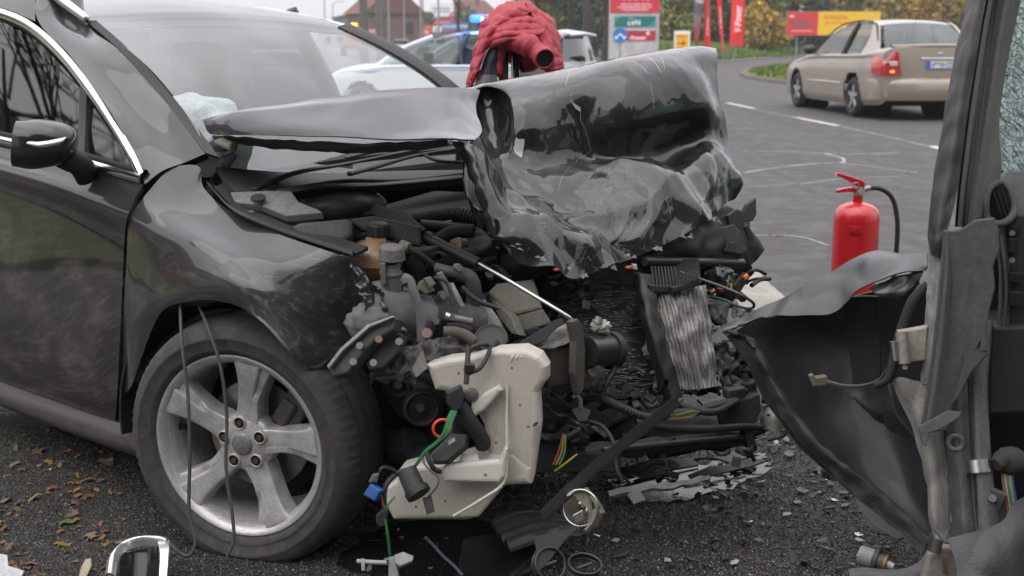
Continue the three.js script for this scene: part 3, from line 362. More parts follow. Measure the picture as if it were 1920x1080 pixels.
// cabin: dashboard, seats, mirror, airbag
{
  add(wreck, 'dashboard', skin([[.72, 1.0], [.55, .985], [.40, .96]].map(([a, h]) => [.66, .3, 0, -.3, -.68].map(s => car(a, s, h - .05 - .02 * Math.abs(s)))), { nu: 12, nv: 8, thick: .02 }), softBlack);
  for (const s of [.36, -.36]) {
    add(wreck, 'seat_back', loft([car(1.55, s, .5), car(1.68, s, .8), car(1.78, s, 1.08)], [.2, .24, .18], 12, 14, .4), seatCloth);
    add(wreck, 'headrest', place(rbox(.1, .17, .26, .05, 5), car(1.8, s, 1.17), [0, -YAW, 0]), seatCloth);
  }
  add(wreck, 'rear_seat', place(rbox(1.3, .6, .2, .06), car(2.5, 0, .75), [0, Math.PI / 2 - YAW + Math.PI / 2, 0]), seatCloth);
  add(wreck, 'mirror_interior', place(rbox(.04, .06, .22, .02), car(1.0, -.1, 1.2), [0, -YAW, 0]), blackPlastic);
  const bag = new THREE.IcosahedronGeometry(.14, 5); bag.scale(1, .75, .9); const bp = bag.attributes.position; for (let i = 0; i < bp.count; i++) { const x = bp.getX(i), y = bp.getY(i), z = bp.getZ(i), k = 1 + .16 * n3(x * 9, y * 9, z * 9) + .07 * n3(x * 22, y * 22, z * 22); bp.setXYZ(i, x * k, y * k, z * k); } bag.computeVertexNormals();
  add(wreck, 'airbag', place(bag, car(.66, .50, 1.0)), dirty(.72, .74, .72, .9));
  add(wreck, 'floor_pan', place(rbox(3.6, .06, 1.6, .02), car(1.9, 0, .22), [0, -YAW, 0]), softBlack);
  add(wreck, 'rear_body', [place(rbox(1.7, .7, 1.72, .12), car(3.2, 0, .62), [0, -YAW, 0]), place(rbox(1.4, .5, 1.2, .12), car(3.1, 0, 1.16), [0, -YAW, 0])], paint);
  // far side of the cabin: rear door with dark glass, B pillar
  add(wreck, 'rear_door', place(rbox(1.25, .66, .07, .03), car(2.15, -.86, .6), [0, -YAW, 0]), paint);
  add(wreck, 'rear_door_glass', skin([[car(2.75, -.66, 1.3), car(2.1, -.64, 1.35), car(1.58, -.63, 1.36)], [car(2.85, -.8, .94), car(2.1, -.82, .94), car(1.52, -.83, .94)]], { nu: 10, nv: 6, thick: 0 }), phys({ color: C(.10, .115, .115), roughness: .02, transmission: .95, thickness: 0, ior: 1.5 }));
  for (const a of [1.5, 2.85]) add(wreck, 'rear_pillar', loft([car(a, -.84, .3), car(a, -.83, .95), car(a + .06, -.64, 1.38)], [.07, .06, .05], 14, 10, .7), blackPlastic);
  // driver's door standing open on the far side, window frame upright
  const hp = car(.7, -.9, 0);
  add(wreck, 'driver_door_inner', place(rbox(.16, .62, .9, .04), V(hp.x, .58, hp.z).addScaledVector(RT, -.42).addScaledVector(FW, -.1), [0, -YAW, 0]), paint);
}
// wing (right front): top edge, shoulder, flank, arch lip; crushed towards the headlight
{
  const T = [
    [[318, 312, .80], [372, 312, .765], [382, 352, .775], [430, 395, .785], [520, 438, .795], [600, 466, .80], [640, 479, .79], [662, 489, .77], [672, 498, .745]],
    [[290, 345, .84], [325, 372, .83], [352, 398, .835], [402, 430, .842], [482, 470, .848], [560, 500, .845], [618, 520, .805], [668, 535, .755], [696, 545, .71]],
    [[250, 396, .893], [285, 418, .90], [330, 440, .90], [382, 457, .895], [452, 497, .89], [522, 538, .875], [586, 568, .835], [655, 590, .765], [716, 585, .70]],
    [[240, 425, .905], [262, 470, .915], [305, 490, .92], [365, 500, .925], [440, 524, .925], [496, 560, .90], [562, 612, .855], [636, 645, .785], [722, 602, .70]],
    [[234, 560, .908], [252, 590, .92], [292, 560, .93], [362, 540, .938], [432, 552, .935], [490, 590, .91], [545, 646, .88], [604, 692, .815], [680, 655, .72]],
    [[226, 745, .89], [249, 716, .915], [297, 592, .928], [360, 564, .936], [432, 569, .93], [490, 603, .915], [545, 662, .885], [592, 706, .82], [622, 712, .75]]];
  const grid = T.map(S), crush = (u, v, p) => { const k = sstep(.5, 1, u); return k * (.09 * crumple(p, 4, 5, 1) + .03 * crumple(p, 11, 6, 3)) + .002 * n3(p.x * 6, p.y * 6, p.z * 6); };
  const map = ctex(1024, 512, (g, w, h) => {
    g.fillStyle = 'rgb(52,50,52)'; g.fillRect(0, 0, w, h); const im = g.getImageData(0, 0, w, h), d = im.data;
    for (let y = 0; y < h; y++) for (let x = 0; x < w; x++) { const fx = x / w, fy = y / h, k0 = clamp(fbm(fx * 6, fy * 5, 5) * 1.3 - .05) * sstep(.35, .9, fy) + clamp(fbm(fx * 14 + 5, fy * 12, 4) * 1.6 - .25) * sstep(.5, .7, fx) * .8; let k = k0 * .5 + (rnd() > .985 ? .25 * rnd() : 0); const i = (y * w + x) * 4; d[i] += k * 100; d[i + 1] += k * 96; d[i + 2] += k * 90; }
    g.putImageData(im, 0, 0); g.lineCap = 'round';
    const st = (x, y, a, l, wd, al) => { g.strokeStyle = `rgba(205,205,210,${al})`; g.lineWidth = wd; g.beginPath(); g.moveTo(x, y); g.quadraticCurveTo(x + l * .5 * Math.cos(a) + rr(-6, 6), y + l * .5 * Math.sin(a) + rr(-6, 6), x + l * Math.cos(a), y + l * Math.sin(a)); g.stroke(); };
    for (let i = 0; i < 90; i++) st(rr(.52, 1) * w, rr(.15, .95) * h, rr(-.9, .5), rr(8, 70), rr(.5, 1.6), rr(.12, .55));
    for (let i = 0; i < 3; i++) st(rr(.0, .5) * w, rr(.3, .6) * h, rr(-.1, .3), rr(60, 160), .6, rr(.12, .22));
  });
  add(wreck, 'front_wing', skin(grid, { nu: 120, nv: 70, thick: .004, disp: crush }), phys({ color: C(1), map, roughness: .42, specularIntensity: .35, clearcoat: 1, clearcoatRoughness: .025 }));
  // sill
  add(wreck, 'sill', skin([[-.0, 0], [.02, -.025], [.012, -.07], [-.04, -.11]].map(([ds, dh]) => [[1.9, .865, .215], [1.4, .868, .212], [1.0, .87, .212], [.7, .87, .215], [.5, .87, .222], [.36, .88, .24]].map(([a, s, h]) => car(a, s + ds, h + dh))), { nu: 40, nv: 10, thick: .01 }), dirty(.14, .13, .122, .75));
  // wheel arch liner
  const lin = []; for (let i = 0; i <= 14; i++) { const t = -.1 + i / 14 * Math.PI * .52; lin.push([.93, .7, .5].map(s => car(.06 + .43 * Math.cos(t), s - .02, .25 + .38 * Math.sin(t)))); }
  add(wreck, 'arch_liner', skin(transpose(lin), { nu: 30, nv: 6, thick: .008 }), softBlack);
  const lip = S([[252, 714, .90], [285, 672, .86], [330, 628, .82], [375, 596, .80], [420, 584, .80], [470, 590, .80]]);
  add(wreck, 'arch_edge_strip', loft(lip, [.014, .013, .011, .008], 24, 8, .6), dirty(.13, .125, .12, .8));
  add(wreck, 'inner_wall', [place(rbox(.66, .5, .03, .01), car(.12, .46, .42), [0, -YAW, 0]), place(rbox(.03, .62, 1.35, .01), car(.42, 0, .55), [0, -YAW, 0])], softBlack);
}
// door mirror
{
  const c = carSide(86, 270, 1.0), g = new THREE.SphereGeometry(1, 40, 28); const p = g.attributes.position;
  for (let i = 0; i < p.count; i++) { let x = p.getX(i), y = p.getY(i), z = p.getZ(i); const sx = Math.sign(x) * Math.pow(Math.abs(x), .7), sy = Math.sign(y) * Math.pow(Math.abs(y), .75); let X = sx * .078, Y = sy * .062 * (1 - .18 * sx) + .012 * sx, Z = z * .07; if (x < -.55) X = -.078 + (X + .078) * .2; p.setXYZ(i, X, Y, Z); }
  g.computeVertexNormals(); g.rotateZ(-.16); g.rotateY(.25); g.translate(c.x, c.y, c.z);
  const m = add(wreck, 'door_mirror', g, paint);
  add(m, 'indicator_lens', loft(pp([[54, 268, 2.76], [80, 271, 2.748], [106, 266, 2.76], [122, 258, 2.79]]), [.008, .016, .015, .004], 20, 10, .5), phys({ color: C(.7), roughness: .15, clearcoat: 1, metalness: .3 }));
  add(m, 'mirror_glass', place(rbox(.004, .075, .085, .002), c.clone().add(V(-.074, .008, -.012)), [0, .25, -.16]), chrome);
  add(m, 'mirror_arm', loft([c.clone().add(V(.03, -.03, -.02)), carSide(150, 310, .93), carSide(165, 335, .89)], [.035, .032, .03], 12, 12, .55), blackPlastic);
}
// front wheel, flat tyre, steered away
{
  const wy = 19 * Math.PI / 180, ax = V(-Math.sin(wy), 0, Math.cos(wy)), hub = at(445, 838, FOCAL / 765); const hy = hub.y;
  const wheel = new THREE.Group(); wheel.name = 'wheel'; wheel.position.copy(hub).sub(CO); wheel.rotation.y = -wy; wreck.add(wheel);
  // profile across the tyre: z outward (0 = outer rim face), r radius
  const prof = [[.232, -.005], [.238, .006], [.244, .0085], [.245, .0105], [.252, .0125], [.2535, .0105], [.272, .015], [.274, .0168], [.279, .0165], [.281, .0138], [.292, .010], [.304, .001], [.312, -.012], [.317, -.03], [.319, -.045], [.312, -.047], [.312, -.055], [.320, -.057], [.3215, -.09], [.314, -.092], [.314, -.101], [.3215, -.103], [.320, -.136], [.312, -.138], [.312, -.146], [.319, -.148], [.315, -.172], [.304, -.19], [.28, -.205], [.245, -.2]];
  const SEG = 240, pos = [], idx = [], uv = [];
  for (let i = 0; i <= SEG; i++) for (let j = 0; j < prof.length; j++) {
    const a = i / SEG * Math.PI * 2; let [r, z] = prof[j];
    if ((j >= 11 && j <= 14) && i % 3 === 0) r -= .0026; if (j >= 25 && i % 3 === 1) r -= .0026; if ((j === 18 || j === 22) && i % 8 === 4) r -= .004;
    let x = Math.cos(a) * r, y = Math.sin(a) * r; const low = -(hy - .003);
    if (y < low + .05) { const k = clamp((low + .05 - y) / .09); const side = z > -.02 ? 1 : z < -.18 ? -1 : 0; z += side * .022 * k * sstep(.232, .27, r); y = Math.max(y, low); x *= 1 + .05 * k; }
    pos.push(x, y, z); uv.push(i / SEG * 8, j / prof.length * 1.0);
  }
  const n = prof.length; for (let i = 0; i < SEG; i++) for (let j = 0; j + 1 < n; j++) { const a = i * n + j, b = a + n; idx.push(a, b, a + 1, b, b + 1, a + 1); }
  let tg = new THREE.BufferGeometry(); tg.setAttribute('position', new THREE.Float32BufferAttribute(pos, 3)); tg.setAttribute('uv', new THREE.Float32BufferAttribute(uv, 2)); tg.setIndex(idx); tg.computeVertexNormals();
  const tyreMap = dtex(512, 256, (x, y) => { const k = .62 + .16 * tn(x, y, 6, 1) + .1 * tn(x, y, 30, 4) + .1 * (rnd() - .5), b = clamp(tn(x, y, 11, 9) * 1.5 - .25); return [k + b * .3, k + b * .22, k + b * .1]; }); loc(wheel, 'tyre', tg, std(C(.085, .083, .08), .85, 0, { map: tyreMap, bumpMap: scuffBump, bumpScale: .0006 }));
  const rimM = dirty(.82, .81, .79, .38, .4, .0002);
  const lat = (l) => { const g = new THREE.LatheGeometry(l.map(([r, z]) => new THREE.Vector2(r, z)), 72); g.rotateX(Math.PI / 2); return g; };
  // rim: barrel and lip, hub, five flared spokes with a stepped blade along one side
  const rim = loc(wheel, 'rim', lat([[.200, -.185], [.206, -.12], [.204, -.04], [.212, -.012], [.222, -.002], [.229, .0015], [.2335, .001], [.235, -.008], [.229, -.014], [.226, -.05]]), rimM);
  loc(rim, 'hub_face', lat([[.0, -.022], [.028, -.022], [.036, -.024], [.06, -.027], [.072, -.033], [.078, -.046], [.078, -.075]].map(([r, z]) => [r + .0001, z])), rimM);
  const spokeW = (r) => r < .11 ? lerp(.066, .058, sstep(.05, .11, r)) : lerp(.058, .106, Math.pow(clamp((r - .11) / .105), 1.8)), spokeZ = (r) => -.028 + .022 * sstep(.06, .21, r) - .004 * Math.sin(clamp((r - .06) / .15) * 3.14);
  for (let k = 0; k < 5; k++) {
    const th = (9 + 72 * k) * Math.PI / 180, rows = [];
    for (let i = 0; i <= 16; i++) { const r = lerp(.05, .2155, i / 16), w = spokeW(r), z = spokeZ(r), step = .009 * sstep(.12, .15, r), sk = -.012 * sstep(.1, .21, r); const prof = [[-.54, -.05], [-.52, -.022], [-.5, -.006 - step], [-.47, -.001 - step], [-.26, -step], [-.235, -step * .9], [-.21, -.0005], [-.05, 0], [.2, -.0008], [.42, -.002], [.49, -.007], [.52, -.022], [.54, -.05]]; rows.push(prof.map(([x, dz]) => V(r * 1, x * w + sk, z + dz)).map(q => V(q.x * Math.cos(th) - q.y * Math.sin(th), q.x * Math.sin(th) + q.y * Math.cos(th), q.z)).reverse()); }
    const sp = skin(rows, { nu: 48, nv: 26, thick: 0 }); loc(rim, 'spoke', sp, rimM);
    const la = th + .262, lx = .0535 * Math.cos(la), ly = .0535 * Math.sin(la), cup = (l) => { const g = new THREE.LatheGeometry(l.map(q => new THREE.Vector2(...q)), 24); g.rotateX(Math.PI / 2); g.translate(lx, ly, 0); return g; };
    loc(rim, 'bolt_seat', cup([[.0125, -.028], [.0135, -.0215], [.0155, -.0205], [.0175, -.0225], [.0185, -.03]]), rimM); loc(rim, 'bolt_well', cup([[.0001, -.0245], [.0125, -.0245], [.0128, -.022]]), softBlack);
    const bt = new THREE.CylinderGeometry(.0075, .0075, .004, 6); bt.rotateX(Math.PI / 2); bt.translate(lx, ly, -.0225); loc(wheel, 'wheel_bolt', bt, rusty);
  }
  loc(wheel, 'hub_cap', lat([[0, .001], [.02, 0], [.0285, -.004], [.03, -.012], [.0, -.012]].map(([r, z]) => [r + .0001, z - .016])), dirty(.42, .41, .39, .5, .5));
  const em = new THREE.Shape([[-.004, .013], [.004, .014], [.003, .006], [.009, .004], [.006, -.002], [.009, -.012], [.003, -.012], [.001, -.005], [-.004, -.013], [-.009, -.011], [-.004, -.003], [-.007, .004]].map(q => new THREE.Vector2(...q)));
  { const g = new THREE.ExtrudeGeometry(em, { depth: .0006, bevelEnabled: false }); g.translate(0, 0, -.0152); loc(wheel, 'emblem', g, aluDull); }
  { const g = new THREE.CylinderGeometry(.009, .007, .02, 10); g.rotateZ(Math.PI / 2); g.translate(-.196, .01, -.06); loc(wheel, 'tyre_valve', g, rubber); }
  loc(wheel, 'brake_disc', lat([[.06, -.1], [.14, -.1], [.142, -.105], [.142, -.12], [.06, -.12]]), std(C(.3, .29, .28), .35, .8));
  loc(wheel, 'brake_hub', lat([[.0, -.07], [.075, -.072], [.078, -.1]].map(([r, z]) => [r + .0001, z])), rusty);
  loc(wheel, 'brake_caliper', [place(rbox(.075, .12, .08, .015), V(.115, .085, -.105), [0, 0, -.6]), place(rbox(.04, .07, .03, .008), V(.1, .08, -.068), [0, 0, -.6])], dirty(.12, .115, .11, .7, .3));
  loc(wheel, 'brake_shield', lat([[.0, -.16], [.17, -.16], [.172, -.155]].map(([r, z]) => [r + .0001, z])), softBlack);
  // two loose cables hanging from the arch over the wheel
  W_('loose_cable', tube(pp([[338, 566, 2.84], [341, 640, 2.76], [352, 740, 2.74], [356, 850, 2.74], [355, 960, 2.75], [366, 1020, 2.74], [355, 1042, 2.74], [330, 1032, 2.76], [318, 1018, 2.78]]), .0042, 70), dirty(.1, .1, .1, .7));
  W_('loose_cable', tube(pp([[368, 562, 2.83], [392, 620, 2.74], [414, 690, 2.72], [425, 780, 2.72], [424, 880, 2.72], [436, 970, 2.72], [438, 1015, 2.72], [426, 1042, 2.72]]), .0042, 70), dirty(.1, .1, .1, .7));
}
// ---------- buckled bonnet ----------
{
  const rear = [
    S([[379, 224, .70], [450, 207, .655], [560, 191, .60], [680, 174, .555], [780, 164, .51], [850, 164, .45], [900, 168, .34]]),
    S([[384, 236, .703], [460, 228, .685], [570, 220, .645], [690, 208, .61], [785, 200, .575], [852, 203, .53], [896, 208, .43]]),
    S([[388, 246, .706], [466, 245, .70], [585, 245, .685], [715, 246, .665], [815, 243, .645], [868, 243, .60], [905, 240, .52]]),
    S([[394, 252, .705], [470, 256, .705], [600, 261, .70], [735, 265, .695], [835, 262, .685], [868, 264, .66], [890, 262, .62]])];
  const crease = (u, v, p) => .035 * sstep(0, .15, u) * sstep(0, .2, v) * crumple(p, 2.2, 4, 6) + .002 * n3(p.x * 5, p.y * 5, p.z * 5) + .03 * sstep(.72, 1, u) * crumple(p, 6, 5, 3);
  const rearG = skin(rear, { nu: 80, nv: 30, thick: .004, disp: crease });
  const F = [
    [[868, 185, 3.5], [905, 170, 3.6], [950, 160, 3.7], [1010, 148, 3.75], [1080, 136, 3.8], [1160, 118, 3.85], [1240, 106, 3.9], [1305, 98, 3.9], [1336, 98, 3.9]],
    [[872, 172, 3.22], [905, 158, 3.3], [955, 148, 3.35], [1015, 138, 3.38], [1085, 125, 3.42], [1165, 108, 3.45], [1245, 94, 3.5], [1310, 87, 3.52], [1343, 92, 3.55]],
    [[880, 192, 3.04], [912, 185, 3.30], [955, 180, 3.20], [1018, 170, 3.22], [1090, 158, 3.26], [1170, 145, 3.28], [1250, 130, 3.33], [1318, 120, 3.38], [1356, 130, 3.45]],
    [[884, 230, 2.90], [918, 240, 3.22], [958, 236, 3.14], [1020, 235, 3.16], [1095, 225, 3.23], [1175, 215, 3.22], [1255, 200, 3.30], [1325, 190, 3.34], [1364, 195, 3.42]],
    [[884, 275, 2.76], [922, 300, 3.02], [962, 312, 3.10], [1025, 318, 3.16], [1100, 315, 3.24], [1180, 300, 3.25], [1258, 280, 3.35], [1330, 255, 3.36], [1374, 248, 3.42]],
    [[892, 325, 2.71], [930, 352, 2.82], [972, 362, 2.93], [1035, 358, 3.02], [1105, 352, 3.04], [1185, 338, 3.09], [1265, 308, 3.18], [1335, 284, 3.25], [1386, 285, 3.38]],
    [[902, 385, 2.70], [938, 408, 2.72], [985, 425, 2.78], [1045, 430, 2.86], [1110, 430, 2.86], [1195, 415, 2.95], [1275, 380, 3.05], [1345, 340, 3.18], [1393, 330, 3.34]],
    [[918, 438, 2.72], [950, 456, 2.73], [998, 478, 2.75], [1050, 497, 2.78], [1095, 516, 2.80], [1185, 478, 2.90], [1272, 445, 3.0], [1350, 402, 3.13], [1388, 372, 3.3]]];
  // where a mark seen at a bearing lies on the panel
  const uvOf = (x, y) => { let best = 1e9, bu = 0, bv = 0; for (let j = 0; j <= 70; j++) for (let i = 0; i <= 80; i++) { const gx = i / 10, gy = j / 10, a = Math.min(Math.floor(gx), 7), b = Math.min(Math.floor(gy), 6), fx = gx - a, fy = gy - b; const X = lerp(lerp(F[b][a][0], F[b][a + 1][0], fx), lerp(F[b + 1][a][0], F[b + 1][a + 1][0], fx), fy), Y = lerp(lerp(F[b][a][1], F[b][a + 1][1], fx), lerp(F[b + 1][a][1], F[b + 1][a + 1][1], fx), fy), d = (X - x) ** 2 + (Y - y) ** 2; if (d < best && b > 0) { best = d; bu = gx / 8; bv = gy / 7; } } return [bu, bv]; };
  const map = ctex(1536, 1536, (g, w, h) => {
    g.fillStyle = 'rgb(30,29,31)'; g.fillRect(0, 0, w, h); g.lineCap = 'round'; g.lineJoin = 'round';
    const im = g.getImageData(0, 0, w, h), d = im.data; for (let y = 0; y < h; y++) for (let x = 0; x < w; x++) { const k = clamp(fbm(x / w * 7, y / h * 7, 4) * 1.2 - .25) * .5 + (rnd() > .992 ? .3 * rnd() : 0), i = (y * w + x) * 4; d[i] += k * 50; d[i + 1] += k * 49; d[i + 2] += k * 47; } g.putImageData(im, 0, 0);
    const line = (pts, wd, al, rough = 0, col = '222,222,226') => { g.strokeStyle = `rgba(${col},${al})`; g.lineWidth = wd; g.beginPath(); pts.forEach(([x, y], i) => { const [u, v] = uvOf(x, y); const X = u * w + rr(-rough, rough), Y = v * h + rr(-rough, rough); i ? g.lineTo(X, Y) : g.moveTo(X, Y); }); g.stroke(); };
    const patch = (pts, col) => { g.fillStyle = col; g.beginPath(); pts.forEach(([x, y], i) => { const [u, v] = uvOf(x, y); i ? g.lineTo(u * w, v * h) : g.moveTo(u * w, v * h); }); g.fill(); };
    line([[1073, 130], [1063, 148], [1062, 166]], 2, .8); line([[1066, 180], [1072, 195], [1085, 206], [1088, 225], [1096, 245], [1102, 275], [1094, 290], [1075, 300], [1062, 330], [1050, 347]], 2.2, .55, 2);
    patch([[1072, 196], [1088, 207], [1086, 215], [1076, 205]], 'rgb(175,174,172)');
    line([[1198, 112], [1222, 132], [1235, 146]], 2.4, .85); line([[1228, 115], [1238, 125], [1243, 136]], 2, .75); line([[1188, 130], [1200, 141], [1207, 152]], 2, .7); line([[1213, 165], [1216, 205]], 1.8, .6); line([[1150, 121], [1162, 122]], 3, .7); line([[1168, 124], [1182, 125]], 4, .6);
    patch([[957, 238], [966, 255], [978, 262], [990, 256], [991, 268], [984, 287], [976, 282], [964, 264]], 'rgb(196,195,192)');
    // scribbled scratches of the lower face
    const scrib = (x, y, n, sp) => { const p = [[x, y]]; for (let i = 0; i < n; i++) { x += rr(-sp, sp); y += rr(-sp * .7, sp * .7); p.push([x, y]); } return p; };
    for (let i = 0; i < 70; i++) line(scrib(rr(1005, 1066), rr(366, 444), 5, 5), rr(.5, 2), rr(.12, .5), 2);
    for (let i = 0; i < 100; i++) { const x = rr(1085, 1260), y = rr(325, 425); line(scrib(x, y, 4, 6), rr(.5, 1.8), rr(.1, .42), 2); }
    for (let i = 0; i < 90; i++) line(scrib(rr(1075, 1250), rr(430, 505), 4, 6), rr(.6, 2.6), rr(.12, .5), 2);
    for (let i = 0; i < 26; i++) line(scrib(rr(1200, 1380), rr(280, 380), 3, 10), rr(.7, 1.8), rr(.15, .6), 2);
    for (let i = 0; i < 46; i++) line(scrib(rr(895, 1000), rr(190, 440), 3, 8), rr(.6, 1.8), rr(.15, .6), 2);
  });
  const kf = (u, v, p) => { const low = sstep(.42, .75, v), L = sstep(.25, .02, u); return low * (.25 + .75 * sstep(0, .16, u)) * (.20 * crumple(p, 2.6, 5, 2) + .17 * crumple(p, 6.5, 4, 4) + .03 * crumple(p, 17, 4, 1)) + (1 - low) * (.10 * crumple(p, 2.6, 4, 0) + .035 * crumple(p, 6, 4, 3)) * sstep(.12, .3, v) + L * .06 * crumple(p, 9, 5, 5) + .0006 * n3(p.x * 22, p.y * 22, p.z * 22); };
  const face = skin(F.map(r => pp(r)), { nu: 190, nv: 170, thick: .004, disp: kf });
  const bonnet = add(wreck, 'bonnet', face, phys({ color: C(.8), map, roughness: .4, specularIntensity: .35, clearcoat: 1, clearcoatRoughness: .025 }));
  add(bonnet, 'rear_panel', rearG, phys({ color: C(.03, .0285, .031), roughness: .4, specularIntensity: .35, clearcoat: 1, clearcoatRoughness: .03 }));
  // folded edge that runs down beside the crease, inner frame below the rear panel
  add(bonnet, 'inner_frame', [
    skin([S([[398, 256, .69], [480, 262, .685], [620, 270, .68], [740, 272, .68], [838, 268, .67]]), S([[402, 262, .66], [490, 276, .65], [625, 286, .64], [742, 284, .62], [842, 272, .62]]), S([[420, 262, .5], [500, 270, .48], [630, 282, .46], [744, 280, .42], [846, 268, .42]])], { nu: 40, nv: 8, thick: .006, disp: (u, v, p) => .004 * n3(p.x * 14, p.y * 14, p.z * 14) })], dirty(.055, .055, .057, .55));
  add(bonnet, 'fold_edge', skin([pp([[850, 262, 2.66], [872, 300, 2.68], [890, 345, 2.68], [905, 395, 2.69], [918, 438, 2.71]]), pp([[866, 266, 2.64], [884, 302, 2.66], [899, 350, 2.66], [912, 396, 2.68], [922, 438, 2.70]]), pp([[884, 272, 2.70], [898, 308, 2.70], [910, 352, 2.70], [918, 398, 2.70], [928, 440, 2.71]])], { nu: 30, nv: 10, thick: .004, disp: (u, v, p) => .005 * n3(p.x * 22, p.y * 22, p.z * 22) }), paintDusty);
  { const e = []; for (const [u, v, d] of [[920, 440, 2.715], [960, 462, 2.725], [1010, 484, 2.75], [1060, 502, 2.775], [1095, 517, 2.79], [1130, 500, 2.83], [1180, 481, 2.885], [1230, 464, 2.94], [1280, 442, 3.0], [1330, 415, 3.08]]) for (let k = 0; k < 3; k++) { const q = [u + rr(-14, 14), v + rr(-4, 4)]; e.push([[q[0], q[1]], [q[0] + rr(4, 12), q[1] + rr(-8, -1)], [q[0] + rr(6, 16), q[1] + rr(1, 6)], d]); } add(bonnet, 'torn_edge', e.map(([a, b, c, d]) => slab([a, c, b], at(a[0], a[1], d - .01), V(rr(-.5, .5), rr(.1, .7), 1), .002, .0004, 1)), dirty(.28, .28, .27, .5, .3)).userData.kind = 'stuff'; }
  // hinge and bump stop
  add(wreck, 'bonnet_hinge', [loft(S([[440, 290, .66], [422, 312, .67], [402, 340, .68], [392, 368, .70]]), [.009, .012, .012, .014], 16, 8, .5), place(rbox(.05, .018, .03, .005), carSide(418, 278, .67), [0, -YAW, .1])], dirty(.16, .155, .145, .6, .3));
  add(wreck, 'bump_stop', loft(S([[404, 266, .685], [420, 268, .685], [438, 276, .685]]), [.006, .016, .013], 12, 12), dirty(.48, .43, .34, .7));
}
